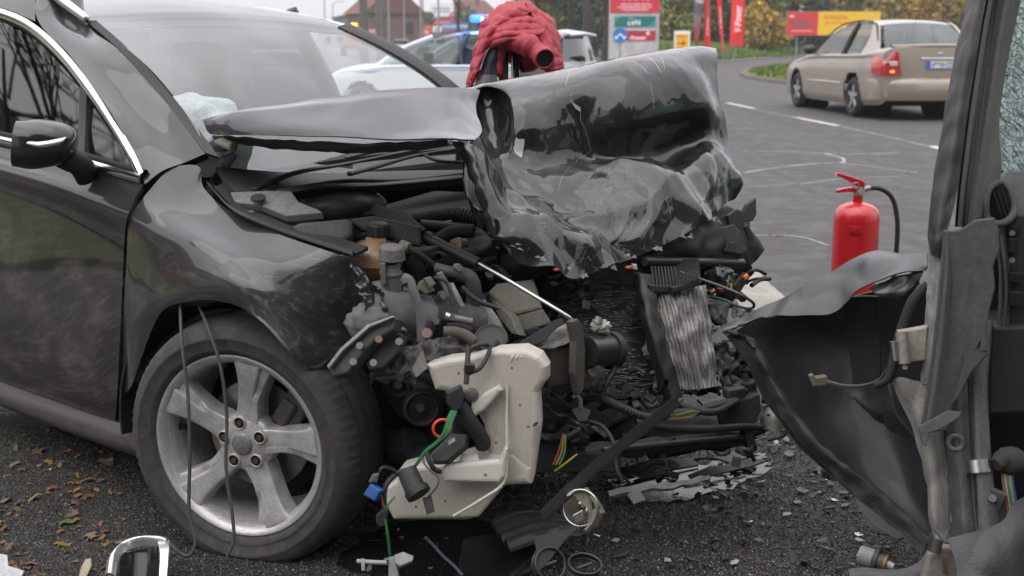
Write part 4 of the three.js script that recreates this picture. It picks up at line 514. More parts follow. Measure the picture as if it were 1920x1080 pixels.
// ---------- engine bay of the wreck ----------
{
  const fN = V(.2, .22, .95), tN = V(.05, .85, .5); // faces that look to the street / up
  const o = (u, v, d) => at(u, v, d);
  const blob = (name, u, v, d, sx, sy, sz, mat, amp = .1, fq = 18, rot = [0, 0, 0]) => { const g = new THREE.IcosahedronGeometry(1, 4), p = g.attributes.position; for (let i = 0; i < p.count; i++) { const x = p.getX(i), y = p.getY(i), z = p.getZ(i), k = 1 + amp * n3(x * 2 + u, y * 2 + v, z * 2) + amp * .5 * n3(x * 5, y * 5 + u, z * 5); p.setXYZ(i, x * k * sx, y * k * sy, z * k * sz); } const m = mergeVertices(g.deleteAttribute('uv').deleteAttribute('normal') && g); m.computeVertexNormals(); return W_(name, place(m, o(u, v, d), rot), mat); };
  const bx = (name, u, v, d, w, h, t, mat, rot = [0, 0, 0], r = .006) => W_(name, place(rbox(w, h, t, r), o(u, v, d), rot), mat);
  const hose = (name, pts, r, mat, ribs) => W_(name, ribs ? loft(pp(pts), [r, r], pts.length * 30, 10, 1, (t) => 1 + .14 * Math.sin(t * ribs * 6.28)) : tube(pp(pts), r, pts.length * 8, 9), mat);
  const cyl = (name, a, b, r, mat, r2, seg = 24) => W_(name, rod(o(...a), o(...b), r, r2 ?? r, seg), mat);
  const sl = (name, outline, u, v, d, n, t, mat, bev = .004) => W_(name, slab(outline, o(u, v, d), n, t, bev), mat);
  const cableBlack = std(C(.02), .6), copper = dirty(.3, .14, .07, .6, .5), darkMetal = dirty(.115, .112, .108, .6, .35), olive = dirty(.18, .175, .135, .62), tan = dirty(.42, .25, .135, .5), ivory = std(C(.52, .495, .45), .45, 0, { bumpMap: scuffBump, bumpScale: .0005 }), brownMetal = dirty(.13, .115, .1, .7, .3);

  // dark masses at the back of the bay
  W_('bulkhead', skin([pp([[420, 345, 3.25], [600, 348, 3.3], [760, 345, 3.35], [900, 345, 3.45]]), pp([[420, 420, 3.2], [600, 410, 3.35], [760, 400, 3.5], [960, 420, 3.6]]), pp([[470, 560, 3.1], [640, 560, 3.3], [800, 560, 3.5], [1050, 560, 3.6]])], { nu: 20, nv: 20, thick: .02 }), softBlack);
  const eng = jitter(place(new THREE.BoxGeometry(.55, .42, .5, 16, 12, 14), car(-.12, -.08, .5), [0, -YAW, 0]), .02, 9); W_('engine_block', eng, darkMetal);
  blob('gearbox_housing', 840, 700, 2.98, .17, .15, .16, darkMetal, .12);
  bx('engine_cover', 830, 395, 3.2, .34, .05, .3, dirty(.035, .035, .036, .7), [.1, -YAW, .05], .02);
  W_('undertray', skin([[.1, .22], [-.2, .2], [-.5, .22]].map(([a, h]) => [.45, 0, -.5].map(s => car(a, s, h + .01 * s))), { nu: 8, nv: 8, thick: .01 }), softBlack);
  blob('wing_inner_panel', 1300, 470, 3.5, .2, .14, .12, softBlack, .15); blob('wing_inner_panel', 1240, 800, 3.35, .3, .05, .16, softBlack, .2);
  // scuttle: grille, glass foot lip, wiper arms
  W_('scuttle_panel', skin([pp([[405, 312, 3.02], [520, 322, 3.1], [640, 324, 3.2], [760, 320, 3.3], [890, 318, 3.4]]), pp([[420, 342, 2.96], [540, 352, 3.0], [660, 352, 3.08], [780, 340, 3.16], [895, 335, 3.2]]), pp([[432, 362, 2.94], [545, 368, 2.98], [660, 360, 3.06], [780, 350, 3.14], [895, 342, 3.18]])], { nu: 40, nv: 10, thick: .01 }), dirty(.03, .03, .031, .6));
  for (let i = 0; i < 14; i++) W_('scuttle_slat', rod(o(442 + i * 5.4, 331 + i * .6, 3.0 + i * .002), o(447 + i * 5.4, 346 + i * .5, 2.975), .0016, .0016, 6), blackPlastic);
  W_('wiper', [loft(pp([[474, 356, 2.96], [520, 336, 3.02], [562, 322, 3.06], [640, 309, 3.14], [760, 285, 3.28], [868, 268, 3.42]]), [.012, .012, .011, .008, .006, .005], 30, 8, .6), loft(pp([[648, 296, 3.1], [740, 276, 3.2], [832, 262, 3.3]]), [.007, .007, .006], 16, 7, .7)], blackPlastic);
  W_('wiper', [loft(pp([[655, 326, 3.1], [700, 314, 3.16], [780, 292, 3.25], [866, 278, 3.36]]), [.012, .011, .008, .006], 30, 8, .6), tube(pp([[790, 287, 3.26], [816, 300, 3.25], [866, 305, 3.3]]), .005)], blackPlastic);
  hose('wiper_tube', [[560, 352, 2.97], [640, 340, 3.0], [760, 338, 3.08], [880, 326, 3.2]], .006, blackPlastic);
  W_('scuttle_lip', skin([pp([[500, 362, 2.93], [545, 350, 2.94], [610, 344, 2.97], [700, 343, 3.02], [880, 326, 3.1]]), pp([[505, 372, 2.93], [548, 362, 2.93], [612, 352, 2.96], [702, 350, 3.01], [882, 334, 3.09]]), pp([[520, 384, 2.97], [556, 376, 2.97], [616, 366, 2.99], [705, 362, 3.04], [885, 345, 3.12]])], { nu: 40, nv: 8, thick: .008 }), blackPlastic);
  // battery cover plate with its hole, wing rail, duct boxes
  { const n = V(-.1, .93, .36), g = slab([[432, 360], [500, 357], [546, 358], [560, 378], [596, 392], [604, 398], [536, 404], [490, 385], [436, 378]], o(500, 380, 2.84), n, .02, .003); W_('battery_cover', g, greyPlastic); const h = new THREE.CylinderGeometry(.019, .019, .004, 24); W_('cover_hole', place(h, o(484, 371, 2.835), [.36, 0, 0]), softBlack); }
  W_('wing_rail', skin([pp([[385, 338, 2.9], [430, 384, 2.82], [500, 416, 2.76], [560, 437, 2.72], [660, 470, 2.66]]), pp([[400, 355, 2.88], [440, 398, 2.81], [505, 428, 2.76], [565, 450, 2.72], [665, 482, 2.66]]), pp([[420, 345, 2.98], [460, 392, 2.88], [530, 420, 2.82], [600, 442, 2.78], [690, 470, 2.72]])], { nu: 30, nv: 8, thick: .01 }), dirty(.04, .04, .042, .6));
  sl('air_duct', [[545, 424], [562, 416], [650, 408], [662, 414], [660, 440], [640, 456], [600, 452], [560, 446]], 600, 430, 2.76, V(.1, .5, .85), .07, dustyPlastic, .01);
  sl('air_duct', [[650, 410], [700, 404], [790, 424], [792, 455], [786, 462], [742, 450], [680, 432]], 720, 430, 2.82, V(.1, .35, .9), .05, dirty(.06, .06, .063, .6), .008);
  sl('duct_cover', [[565, 372], [640, 370], [760, 395], [800, 430], [780, 440], [700, 402], [620, 400]], 680, 400, 2.98, V(0, .7, .7), .02, dirty(.045, .045, .047, .65), .004);
  blob('strut_tower', 640, 385, 3.05, .12, .05, .1, dirty(.05, .05, .05, .6), .06);
  for (const [u, v, d, s] of [[500, 418, 2.8, .018], [545, 392, 2.9, .014], [470, 398, 2.83, .01], [585, 398, 2.86, .012]]) blob('leaf_litter', u, v, d, s, s * .35, s * .5, dirty(.35, .25, .12, .9), .3);
  // coolant expansion tank
  { const T = o(704, 486, 2.80), g = turned([[.0001, -.05], [.035, -.049], [.056, -.036], [.066, -.012], [.0665, -.004], [.069, -.003], [.069, .001], [.0665, .002], [.062, .02], [.048, .038], [.026, .046], [.024, .054], [.0001, .054]], T, V(.05, 1, .12), 40); const t = W_('coolant_tank', g, phys({ color: C(.52, .33, .19), roughness: .38, transmission: .25, thickness: 0, map: grime, clearcoat: .3, clearcoatRoughness: .2 })); const c = o(709, 433, 2.8), cp = turned([[.0001, .02], [.022, .02], [.026, .015], [.0265, -.012], [.024, -.016], [.0001, -.016]], c, V(.05, 1, .1), 24); const cm = add(t, 'cap', cp, blackPlastic); for (let i = 0; i < 12; i++) { const a = i / 12 * 6.28; add(cm, 'grip_rib', place(rbox(.004, .026, .004, .001), c.clone().add(V(Math.cos(a) * .0265, .001, Math.sin(a) * .0265)), [0, -a, 0]), blackPlastic); } add(t, 'hose_nozzle', rod(o(752, 458, 2.77), o(768, 464, 2.76), .012, .012), dirty(.28, .26, .2, .6)); }
  hose('coolant_hose', [[766, 464, 2.76], [790, 478, 2.76], [816, 500, 2.77], [828, 512, 2.78]], .008, blackPlastic);
  hose('coolant_hose', [[760, 480, 2.82], [782, 505, 2.84], [778, 540, 2.86], [756, 560, 2.86]], .022, rubber); hose('coolant_hose', [[770, 476, 2.85], [790, 500, 2.88], [790, 545, 2.88]], .014, rubber, 14);
  // washer filler neck with ribbed cap
  { const a = V(.03, 1, .12), t = W_('filler_neck', turned([[.025, -.16], [.027, -.1], [.025, -.06], [.0235, -.03], [.0262, -.028], [.0262, -.022], [.022, -.018], [.02, .0]], o(733, 492, 2.66), a, 26), greyPlastic); const cap = add(t, 'cap', turned([[.0001, .03], [.025, .029], [.028, .024], [.029, .004], [.031, .0], [.031, -.003], [.0001, -.003]], o(735, 484, 2.66), a, 40), greyPlastic); const c = o(735, 474, 2.66); for (let i = 0; i < 22; i++) { const q = i / 22 * 6.28; add(cap, 'grip_rib', place(rbox(.004, .02, .004, .0012, 1), c.clone().add(V(Math.cos(q) * .0285, 0, Math.sin(q) * .0285)), [0, -q, 0]), greyPlastic); } add(t, 'clip', place(rbox(.012, .05, .02, .003), o(719, 512, 2.645)), greyPlastic); }
  // dusty starter / pump cylinder with dark band, brackets, pipes
  cyl('pump_body', [690, 576, 2.66], [806, 596, 2.72], .05, greyPlastic, .052, 32); cyl('pump_band', [800, 594, 2.72], [842, 600, 2.745], .054, dirty(.045, .045, .046, .6), .054, 32); cyl('pump_end', [842, 600, 2.745], [900, 604, 2.79], .046, dirty(.17, .165, .155, .6, .3), .04, 32);
  blob('dusty_cover', 716, 565, 2.70, .045, .05, .045, greyPlastic, .06); blob('dusty_cover', 690, 605, 2.63, .05, .045, .03, greyPlastic, .2);
  hose('breather_hose', [[762, 530, 2.62], [756, 522, 2.62], [766, 524, 2.62], [776, 548, 2.62], [788, 590, 2.63], [790, 640, 2.64]], .011, greyPlastic);
  hose('breather_hose', [[760, 540, 2.63], [772, 545, 2.62], [782, 560, 2.62]], .008, greyPlastic);
  sl('sensor_block', [[786, 530], [800, 520], [816, 545], [798, 552], [784, 542]], 800, 536, 2.66, fN, .03, dirty(.3, .28, .16, .7)); sl('sensor_block', [[794, 522], [808, 518], [818, 532], [806, 542]], 806, 530, 2.645, fN, .02, greyPlastic);
  cyl('coolant_pipe', [816, 502, 2.76], [862, 514, 2.75], .013, dirty(.15, .15, .145, .6, .3)); cyl('pipe_clamp', [862, 512, 2.752], [868, 515, 2.752], .017, alu); cyl('pipe_clamp', [872, 515, 2.752], [877, 517, 2.752], .017, alu);
  hose('coolant_pipe', [[860, 513, 2.752], [880, 520, 2.752], [888, 540, 2.76], [886, 575, 2.78], [878, 600, 2.8]], .019, dirty(.1, .1, .1, .65));
  sl('bracket', [[818, 512], [830, 508], [870, 580], [885, 614], [868, 618], [840, 560]], 850, 565, 2.74, fN, .02, aluDull); sl('label_strip', [[842, 530], [850, 530], [872, 574], [864, 575]], 856, 552, 2.717, fN, .001, dirty(.55, .55, .55, .6), 0);
  for (const [u, v, d] of [[826, 552, 2.7], [840, 592, 2.69], [855, 500, 2.74], [812, 600, 2.68]]) cyl('bolt', [u, v, d], [u + 6, v + 2, d - .02], .009, aluDull, .009, 6);
  cyl('stud_rod', [838, 594, 2.68], [885, 603, 2.69], .009, aluDull); cyl('bolt', [834, 592, 2.67], [842, 596, 2.67], .013, steel, .013, 6);
  hose('hook_rod', [[812, 520, 2.66], [836, 528, 2.68], [846, 548, 2.68], [850, 575, 2.68]], .005, darkMetal);
  hose('sensor_cable', [[866, 538, 2.7], [884, 556, 2.7], [905, 568, 2.7], [932, 577, 2.7]], .006, cableBlack); cyl('cable_tip', [928, 576, 2.7], [938, 578, 2.7], .005, copper);
  // gas strut
  cyl('strut_cylinder', [798, 445, 2.86], [897, 494, 2.78], .0135, blackPlastic); cyl('strut_cylinder', [797, 444, 2.86], [808, 450, 2.855], .017, blackPlastic); W_('strut_rod', tube(pp([[896, 493, 2.78], [960, 530, 2.74], [1030, 572, 2.70], [1056, 588, 2.69], [1070, 598, 2.69], [1075, 612, 2.70]]), .0046, 60, 10), steel);
  // engine top bits beneath the bonnet edge
  bx('valve_cover', 850, 470, 3.05, .3, .05, .16, dirty(.14, .14, .14, .6, .3), [.2, -YAW, .1], .012); cyl('brass_fitting', [848, 458, 2.86], [874, 456, 2.88], .012, dirty(.42, .36, .24, .5, .3)); cyl('brass_fitting', [856, 458, 2.85], [862, 457, 2.86], .016, dirty(.42, .36, .24, .5, .3));
  hose('harness', [[775, 412, 3.0], [820, 404, 3.0], [860, 402, 2.98], [905, 416, 2.96], [930, 440, 2.95]], .016, rubber, 30); hose('harness', [[790, 420, 2.98], [850, 425, 2.97], [890, 430, 2.96]], .012, cableBlack);
  hose('intake_hose', [[820, 452, 2.93], [846, 436, 2.92], [888, 432, 2.92]], .018, rubber); bx('lift_bracket', 838, 432, 2.98, .04, .05, .01, aluDull, [0, -.3, .2], .004);
  cyl('oil_filter_housing', [918, 520, 2.98], [920, 468, 3.0], .042, dirty(.025, .025, .026, .5)); cyl('oil_cap', [932, 470, 2.96], [936, 462, 2.97], .026, softBlack); cyl('cap_mark', [933, 466, 2.945], [934, 464, 2.946], .006, dirty(.5, .46, .03, .6));
  blob('turbo_pipe', 975, 495, 3.0, .08, .05, .06, softBlack, .15); blob('turbo_pipe', 1040, 530, 3.05, .06, .06, .05, softBlack, .15);
  // olive relay box in two steps, white torn liner
  sl('relay_box', [[914, 548], [932, 530], [1000, 522], [1008, 540], [1018, 578], [958, 592], [948, 580]], 965, 560, 2.80, V(.1, .6, .8), .06, olive, .007); sl('relay_box_base', [[958, 592], [1018, 578], [1036, 606], [968, 626]], 990, 600, 2.79, V(.1, .4, .9), .05, dirty(.15, .145, .12, .65), .005); sl('relay_box_side', [[914, 548], [948, 582], [958, 592], [972, 628], [958, 626], [936, 598], [918, 565]], 940, 585, 2.775, V(-.7, .3, .65), .03, olive, .005);
  sl('torn_liner', [[893, 560], [905, 556], [918, 575], [938, 600], [948, 622], [930, 626], [908, 612], [898, 590]], 915, 590, 2.79, V(-.2, .3, .9), .012, dirty(.55, .54, .53, .9), .004); sl('blue_tag', [[894, 556], [908, 552], [912, 560], [898, 564]], 900, 558, 2.77, fN, .008, dirty(.03, .07, .3, .5), .002);
  // round black cap, lower hoses, crumpled inner wing
  { const g = turned([[.0001, -.004], [.028, -.004], [.033, .002], [.036, .002], [.0385, .0], [.04, -.008], [.038, -.03], [.0001, -.03]], o(921, 633, 2.62), V(.02, .75, .66), 40); W_('round_cap', g, dirty(.035, .035, .036, .55)); }
  hose('radiator_hose', [[832, 622, 2.62], [850, 622, 2.62], [872, 628, 2.62], [890, 640, 2.62]], .013, dirty(.13, .105, .09, .7)); hose('radiator_hose', [[838, 612, 2.64], [860, 612, 2.64], [885, 620, 2.64]], .008, rubber, 16); hose('lower_wire', [[880, 655, 2.58], [900, 645, 2.58], [922, 650, 2.58], [935, 640, 2.58]], .006, cableBlack);
  const crump = (name, grid, mat, amp = .02, fq = 12, nu = 40, nv = 24) => W_(name, skin(grid.map(r => pp(r)), { nu, nv, thick: .004, disp: (u, v, p) => amp * (ridge(p.x * fq, p.y * fq, p.z * fq) - .6) + amp * .35 * n3(p.x * fq * 2.7, p.y * fq * 2.7, p.z * fq * 2.7) }), mat);
  crump('crumpled_panel', [[[660, 490, 2.62], [690, 520, 2.62], [716, 560, 2.62]], [[672, 540, 2.6], [706, 570, 2.62], [744, 600, 2.64]], [[690, 590, 2.6], [730, 620, 2.62], [780, 640, 2.64]]], paintDusty, .02, 14);
  crump('crumpled_panel', [[[700, 690, 2.62], [760, 650, 2.62], [830, 632, 2.62], [900, 640, 2.63]], [[690, 705, 2.6], [770, 690, 2.58], [830, 665, 2.6], [900, 668, 2.6]], [[700, 712, 2.62], [780, 715, 2.6], [800, 700, 2.6], [860, 690, 2.6]]], dirty(.11, .105, .1, .6, .3), .02, 18);
  crump('crumpled_panel', [[[985, 650, 2.68], [1030, 628, 2.7], [1075, 612, 2.72]], [[990, 664, 2.64], [1035, 650, 2.66], [1082, 640, 2.68]]], dirty(.17, .165, .155, .55, .5), .01, 14);
  sl('torn_flap', [[975, 640], [1010, 620], [1040, 600], [1052, 596], [1060, 606], [1048, 612], [1020, 640], [980, 656]], 1010, 630, 2.66, V(.1, .5, .85), .006, rubber, .001); sl('torn_flap', [[985, 618], [1005, 612], [1020, 618], [1010, 628], [990, 630]], 1000, 620, 2.72, fN, .02, softBlack);
  // headlight carrier leaning out, with bolts
  { const g = slab([[614, 690], [640, 655], [690, 612], [738, 592], [746, 598], [736, 618], [700, 640], [676, 668], [650, 700], [622, 706]], o(680, 650, 2.55), V(-.5, .45, .75), .03, .006); const m = W_('headlight_carrier', g, dirty(.06, .06, .062, .6)); sl('carrier_edge', [[612, 686], [638, 652], [688, 608], [736, 591], [738, 595], [692, 614], [642, 658], [616, 692]], 680, 640, 2.535, V(-.5, .45, .75), .012, dirty(.33, .33, .34, .35, .5), .002);
    for (const [u, v, c] of [[712, 638, 1], [750, 642, 0], [664, 680, 0], [702, 682, 0], [802, 626, 2], [676, 650, 0]]) { const b = cyl('bolt', [u, v, 2.545], [u - 2, v - 2, 2.525], c === 2 ? .011 : .008, c ? dirty(.36, .24, .2, .6, .3) : aluDull, undefined, 12); }
    sl('carrier_plate', [[690, 640], [740, 620], [756, 628], [748, 660], [716, 690], [690, 694], [680, 670]], 716, 655, 2.57, V(-.3, .4, .85), .03, dirty(.05, .05, .05, .65)); sl('carrier_plate', [[690, 700], [730, 680], [790, 650], [796, 668], [765, 706], [705, 712]], 745, 690, 2.6, V(-.2, .5, .8), .02, dirty(.1, .1, .085, .7)); sl('torn_shard', [[772, 690], [792, 656], [802, 690], [780, 708]], 786, 685, 2.55, V(-.4, .4, .8), .003, dirty(.2, .2, .19, .5, .4), .0005); }
  // crash box and bumper beam end plate
  sl('crash_box', [[980, 655], [1000, 644], [1078, 644], [1086, 652], [1088, 700], [1080, 722], [1030, 730], [1020, 690]], 1040, 688, 2.68, V(.3, .15, .94), .12, dirty(.075, .066, .055, .55, .4), .008); sl('beam_plate', [[1072, 604], [1084, 598], [1094, 612], [1098, 660], [1096, 730], [1086, 742], [1078, 700], [1080, 640]], 1086, 670, 2.66, V(.75, .1, .65), .02, brownMetal, .003); sl('beam_flange', [[990, 640], [1072, 600], [1080, 618], [1078, 646], [1000, 648]], 1035, 634, 2.70, V(.1, .85, .5), .01, dirty(.25, .245, .23, .55, .5), .003);
  // black horn with cream clip
  cyl('horn_body', [1098, 660, 2.70], [1146, 656, 2.78], .037, std(C(.022), .28), .04, 30); cyl('horn_rim', [1140, 657, 2.77], [1150, 656, 2.785], .045, blackPlastic, .045, 30); blob('cream_clip', 1126, 612, 2.74, .022, .016, .016, dirty(.6, .58, .53, .6), .35); blob('cream_clip', 1132, 628, 2.76, .016, .02, .014, dirty(.35, .34, .32, .6), .35); cyl('clip_bolt', [1120, 606, 2.73], [1124, 594, 2.73], .012, alu, .009, 12); blob('horn_bracket', 1110, 706, 2.72, .03, .035, .02, darkMetal, .3); hose('horn_cable', [[1148, 664, 2.78], [1152, 690, 2.76], [1138, 716, 2.74], [1130, 740, 2.74]], .007, cableBlack);
  // black condenser with folded fins
  { const P0 = [[1042, 545, 3.02], [1120, 525, 3.04], [1205, 528, 3.08]], P1 = [[1060, 640, 2.98], [1140, 640, 3.0], [1228, 640, 3.02]], P2 = [[1080, 740, 2.96], [1160, 745, 2.97], [1252, 748, 2.98]];
    const cond = W_('condenser', skin([P0, P1, P2].map(r => pp(r)), { nu: 40, nv: 60, thick: .03, disp: (u, v, p) => .012 * n3(p.x * 7, p.y * 7, p.z * 7) }), dirty(.018, .018, .019, .5));
    const fins = []; for (let i = 0; i < 46; i++) { const v = (i + .5) / 46, pts = []; let ph = rnd() * 9; for (let k = 0; k <= 14; k++) { const u = k / 14, r0 = [P0, P1, P2].map(r => evalRow(pp(r), u)), p = evalRow(r0, v); p.z += .014 + .006 * n2(u * 9 + ph, v * 30); p.y += .004 * n2(u * 14, v * 20); pts.push(p); } const a = Math.floor(rr(0, 3)), b = Math.floor(rr(9, 15)); fins.push(tube(pts.slice(a, b), .0016, 24, 4)); }
    const f = add(cond, 'fin_pack', fins, std(C(.13), .35, .5)); f.userData.kind = 'stuff'; const bits = []; for (let i = 0; i < 150; i++) { const v = rnd() < .5 ? rr(.05, .4) : rr(.55, 1), u = rr(.1, .95), p = evalRow([P0, P1, P2].map(r => evalRow(pp(r), u)), v); p.z += .02; bits.push(place(rbox(rr(.003, .012), .0012, .002, .0004, 1), p, [0, rr(-.5, .5), rr(-.5, .5)])); } add(cond, 'bright_fin_edges', bits, std(C(.55), .35, .8)).userData.kind = 'stuff'; }
  // frame channel between the two cores, silver intercooler with upright ribs
  W_('frame_channel', skin([pp([[1185, 512, 3.0], [1198, 512, 2.96], [1222, 516, 2.97]]), pp([[1206, 620, 2.94], [1222, 622, 2.9], [1244, 622, 2.92]]), pp([[1240, 752, 2.92], [1262, 750, 2.88], [1280, 745, 2.9]])], { nu: 10, nv: 30, thick: .008, disp: (u, v, p) => .004 * n3(p.x * 16, p.y * 16, p.z * 16) }), dirty(.035, .036, .039, .42));
  { const G = [pp([[1216, 552, 2.98], [1262, 546, 2.97], [1322, 534, 3.0]]), pp([[1228, 640, 2.95], [1280, 636, 2.93], [1334, 628, 2.98]]), pp([[1256, 728, 2.93], [1302, 730, 2.92], [1345, 724, 2.96]])];
    const ic = W_('intercooler', skin(G, { nu: 150, nv: 60, thick: .04, disp: (u, v, p) => { const q = u * 15 + .5 * n2(v * 2.5, 3) + .12 * n2(u * 12, v * 5); return -.0065 * Math.pow(Math.abs(Math.sin(q * Math.PI)), .6) - .006 * n2(u * 4, v * 3) + .0009 * n2(u * 60, v * 40); } }), dirty(.40, .385, .365, .5, .45, .0012)); const bits = []; for (let i = 0; i < 7; i++) { const u = rr(.0, .95), v0 = rr(0, .7), v1 = Math.min(1, v0 + rr(.1, .5)), a = [0, .5, 1].map(k => { const p = evalRow(G.map(r => evalRow(r, clamp(u + .03 * k * rr(-1, 1)))), lerp(v0, v1, k)); p.z += .01 + .004 * rnd(); return p; }); bits.push(tube(a, .0022, 16, 5)); } add(ic, 'bent_tubes', bits, dirty(.32, .31, .3, .5, .5)).userData.kind = 'stuff'; }
  // slatted duct heads above the cores
  for (let i = 0; i < 8; i++) W_('duct_slat', rod(o(1222 + i * 6, 500, 2.98), o(1226 + i * 6.4, 536, 2.96), .0035, .0035, 6), blackPlastic); sl('duct_frame', [[1216, 534], [1260, 534], [1262, 548], [1222, 549]], 1240, 541, 2.95, fN, .03, blackPlastic);
  sl('duct_frame', [[1258, 538], [1312, 524], [1314, 534], [1262, 550]], 1286, 537, 2.94, fN, .03, blackPlastic); for (let i = 0; i < 9; i++) W_('duct_slat', rod(o(1266 + i * 5, 515 - i, 2.95), o(1270 + i * 5, 536 - i * 1.4, 2.94), .0026, .0026, 6), blackPlastic); W_('duct_back', skin([pp([[1200, 490, 3.04], [1310, 484, 3.06]]), pp([[1215, 548, 3.0], [1315, 530, 3.0]])], { nu: 4, nv: 4, thick: .02 }), softBlack);
  // slam panel bar and its bracketry at the far corner
  cyl('cross_bar', [1208, 490, 2.98], [1392, 494, 3.22], .013, std(C(.028), .35)); W_('slam_panel', skin([pp([[1190, 462, 3.0], [1290, 420, 3.1], [1380, 400, 3.3]]), pp([[1196, 484, 2.99], [1300, 462, 3.1], [1396, 452, 3.26]]), pp([[1200, 500, 3.02], [1300, 490, 3.12], [1396, 490, 3.26]])], { nu: 40, nv: 24, thick: .006, disp: (u, v, p) => .012 * n3(p.x * 12, p.y * 12, p.z * 12) }), dirty(.04, .04, .042, .6));
  sl('torn_bracket', [[1366, 404], [1382, 392], [1396, 396], [1402, 384], [1418, 371], [1419, 402], [1412, 414], [1396, 416], [1400, 436], [1386, 470], [1372, 460]], 1392, 420, 3.24, V(.2, .2, .95), .03, dirty(.05, .05, .052, .6), .003); sl('torn_bracket', [[1330, 430], [1376, 420], [1396, 440], [1402, 470], [1392, 478], [1340, 470], [1322, 455]], 1364, 450, 3.2, V(.1, .3, .95), .02, dirty(.06, .06, .06, .6), .004); sl('corner_clip', [[1394, 424], [1404, 420], [1415, 446], [1406, 452]], 1404, 436, 3.2, fN, .012, blackPlastic); cyl('bolt', [1374, 461, 3.17], [1376, 462, 3.15], .011, darkMetal);
  // broken far headlight with orange marker
  blob('headlight_shell', 1350, 520, 3.12, .04, .03, .04, std(C(.02), .2), .25); blob('headlight_shell', 1362, 546, 3.1, .025, .04, .03, std(C(.03), .15, .3), .35); sl('connector_block', [[1374, 536], [1396, 510], [1406, 518], [1404, 528], [1384, 550]], 1390, 530, 3.08, fN, .02, blackPlastic); sl('orange_marker', [[1394, 518], [1402, 512], [1407, 519], [1399, 526]], 1400, 519, 3.06, fN, .012, phys({ color: C(.75, .17, .03), roughness: .25, clearcoat: .6 })); sl('yellow_clip', [[1369, 532], [1374, 531], [1375, 545], [1370, 547]], 1372, 538, 3.06, fN, .008, dirty(.5, .35, .02, .6)); sl('yellow_clip', [[1330, 548], [1340, 540], [1343, 546], [1334, 552]], 1336, 546, 3.06, fN, .008, dirty(.5, .35, .02, .6)); hose('red_wire', [[1345, 541, 3.06], [1354, 542, 3.05], [1362, 539, 3.05]], .003, dirty(.5, .03, .02, .5)); blob('red_lens', 1182, 502, 2.94, .014, .006, .01, std(C(.35, .02, .02), .25), .2); sl('white_tab', [[1184, 494], [1194, 495], [1196, 506], [1188, 506]], 1190, 500, 2.93, fN, .006, dirty(.55, .55, .55, .6)); blob('red_tab', 1043, 506, 2.78, .007, .004, .004, std(C(.5, .03, .02), .4), .2);
  hose('bonnet_cable', [[1276, 510, 2.98], [1310, 522, 2.95], [1360, 540, 2.9], [1392, 554, 2.88], [1412, 568, 2.9], [1410, 578, 2.95], [1390, 576, 3.0], [1350, 560, 3.05], [1316, 556, 3.08]], .0038, std(C(.05), .4));
  crump('torn_undersheet', [[[1318, 560, 3.1], [1350, 562, 3.08], [1372, 566, 3.08]], [[1324, 590, 3.06], [1350, 590, 3.04], [1366, 592, 3.06]], [[1334, 606, 3.06], [1350, 612, 3.05], [1360, 604, 3.06]]], dirty(.13, .13, .115, .7), .015, 20, 24, 16);
  crump('bent_bracket', [[[1372, 572, 3.1], [1400, 578, 3.1], [1420, 585, 3.15]], [[1374, 596, 3.06], [1400, 600, 3.06], [1414, 612, 3.1]]], dirty(.2, .2, .19, .6, .4), .02, 24, 24, 12); crump('bent_bracket', [[[1340, 640, 3.0], [1380, 650, 3.02], [1410, 640, 3.1]], [[1345, 680, 2.98], [1385, 690, 3.0], [1405, 700, 3.05]], [[1350, 720, 2.96], [1380, 735, 2.98], [1420, 740, 3.02]]], dirty(.05, .05, .052, .6), .03, 16, 30, 24);
  hose('green_wire', [[1320, 592, 3.05], [1328, 602, 3.04], [1336, 612, 3.0]], .003, dirty(.08, .3, .06, .5));
  // lower cross members, harness, long stripped moulding
  W_('lower_crossmember', skin([pp([[1095, 832, 2.82], [1250, 818, 2.9], [1400, 806, 3.0]]), pp([[1098, 850, 2.8], [1250, 836, 2.88], [1404, 822, 2.98]]), pp([[1100, 866, 2.82], [1252, 850, 2.9], [1404, 834, 3.0]])], { nu: 40, nv: 10, thick: .03, disp: (u, v, p) => .006 * n3(p.x * 14, p.y * 14, p.z * 14) }), dirty(.045, .043, .042, .5)); W_('crossmember_rib', rod(o(1130, 842, 2.79), o(1400, 818, 2.97), .006, .006, 8), dirty(.2, .19, .18, .45, .4));
  sl('end_bracket', [[1350, 768], [1385, 752], [1425, 738], [1428, 770], [1412, 800], [1420, 838], [1404, 842], [1396, 806], [1356, 800]], 1390, 790, 2.95, V(.15, .2, .96), .04, dirty(.06, .055, .052, .6), .004); bx('end_bracket', 1376, 735, 2.96, .05, .03, .04, darkMetal, [0, .3, .1]);
  hose('harness', [[1090, 752, 2.78], [1120, 746, 2.76], [1160, 762, 2.76], [1210, 782, 2.78], [1262, 776, 2.82], [1300, 772, 2.86], [1340, 762, 2.9], [1380, 752, 2.94]], .011, cableBlack, 60); hose('harness', [[1190, 792, 2.76], [1240, 800, 2.8], [1320, 804, 2.86], [1400, 800, 2.94], [1428, 802, 2.97]], .010, std(C(.03), .5)); hose('harness', [[1270, 758, 2.86], [1310, 770, 2.86], [1340, 772, 2.88], [1384, 752, 2.92]], .009, cableBlack, 30); hose('harness', [[1430, 748, 3.0], [1460, 758, 3.0], [1482, 775, 2.98]], .011, std(C(.025), .5)); hose('harness', [[1440, 826, 2.95], [1470, 815, 2.95], [1476, 780, 2.96]], .004, cableBlack);
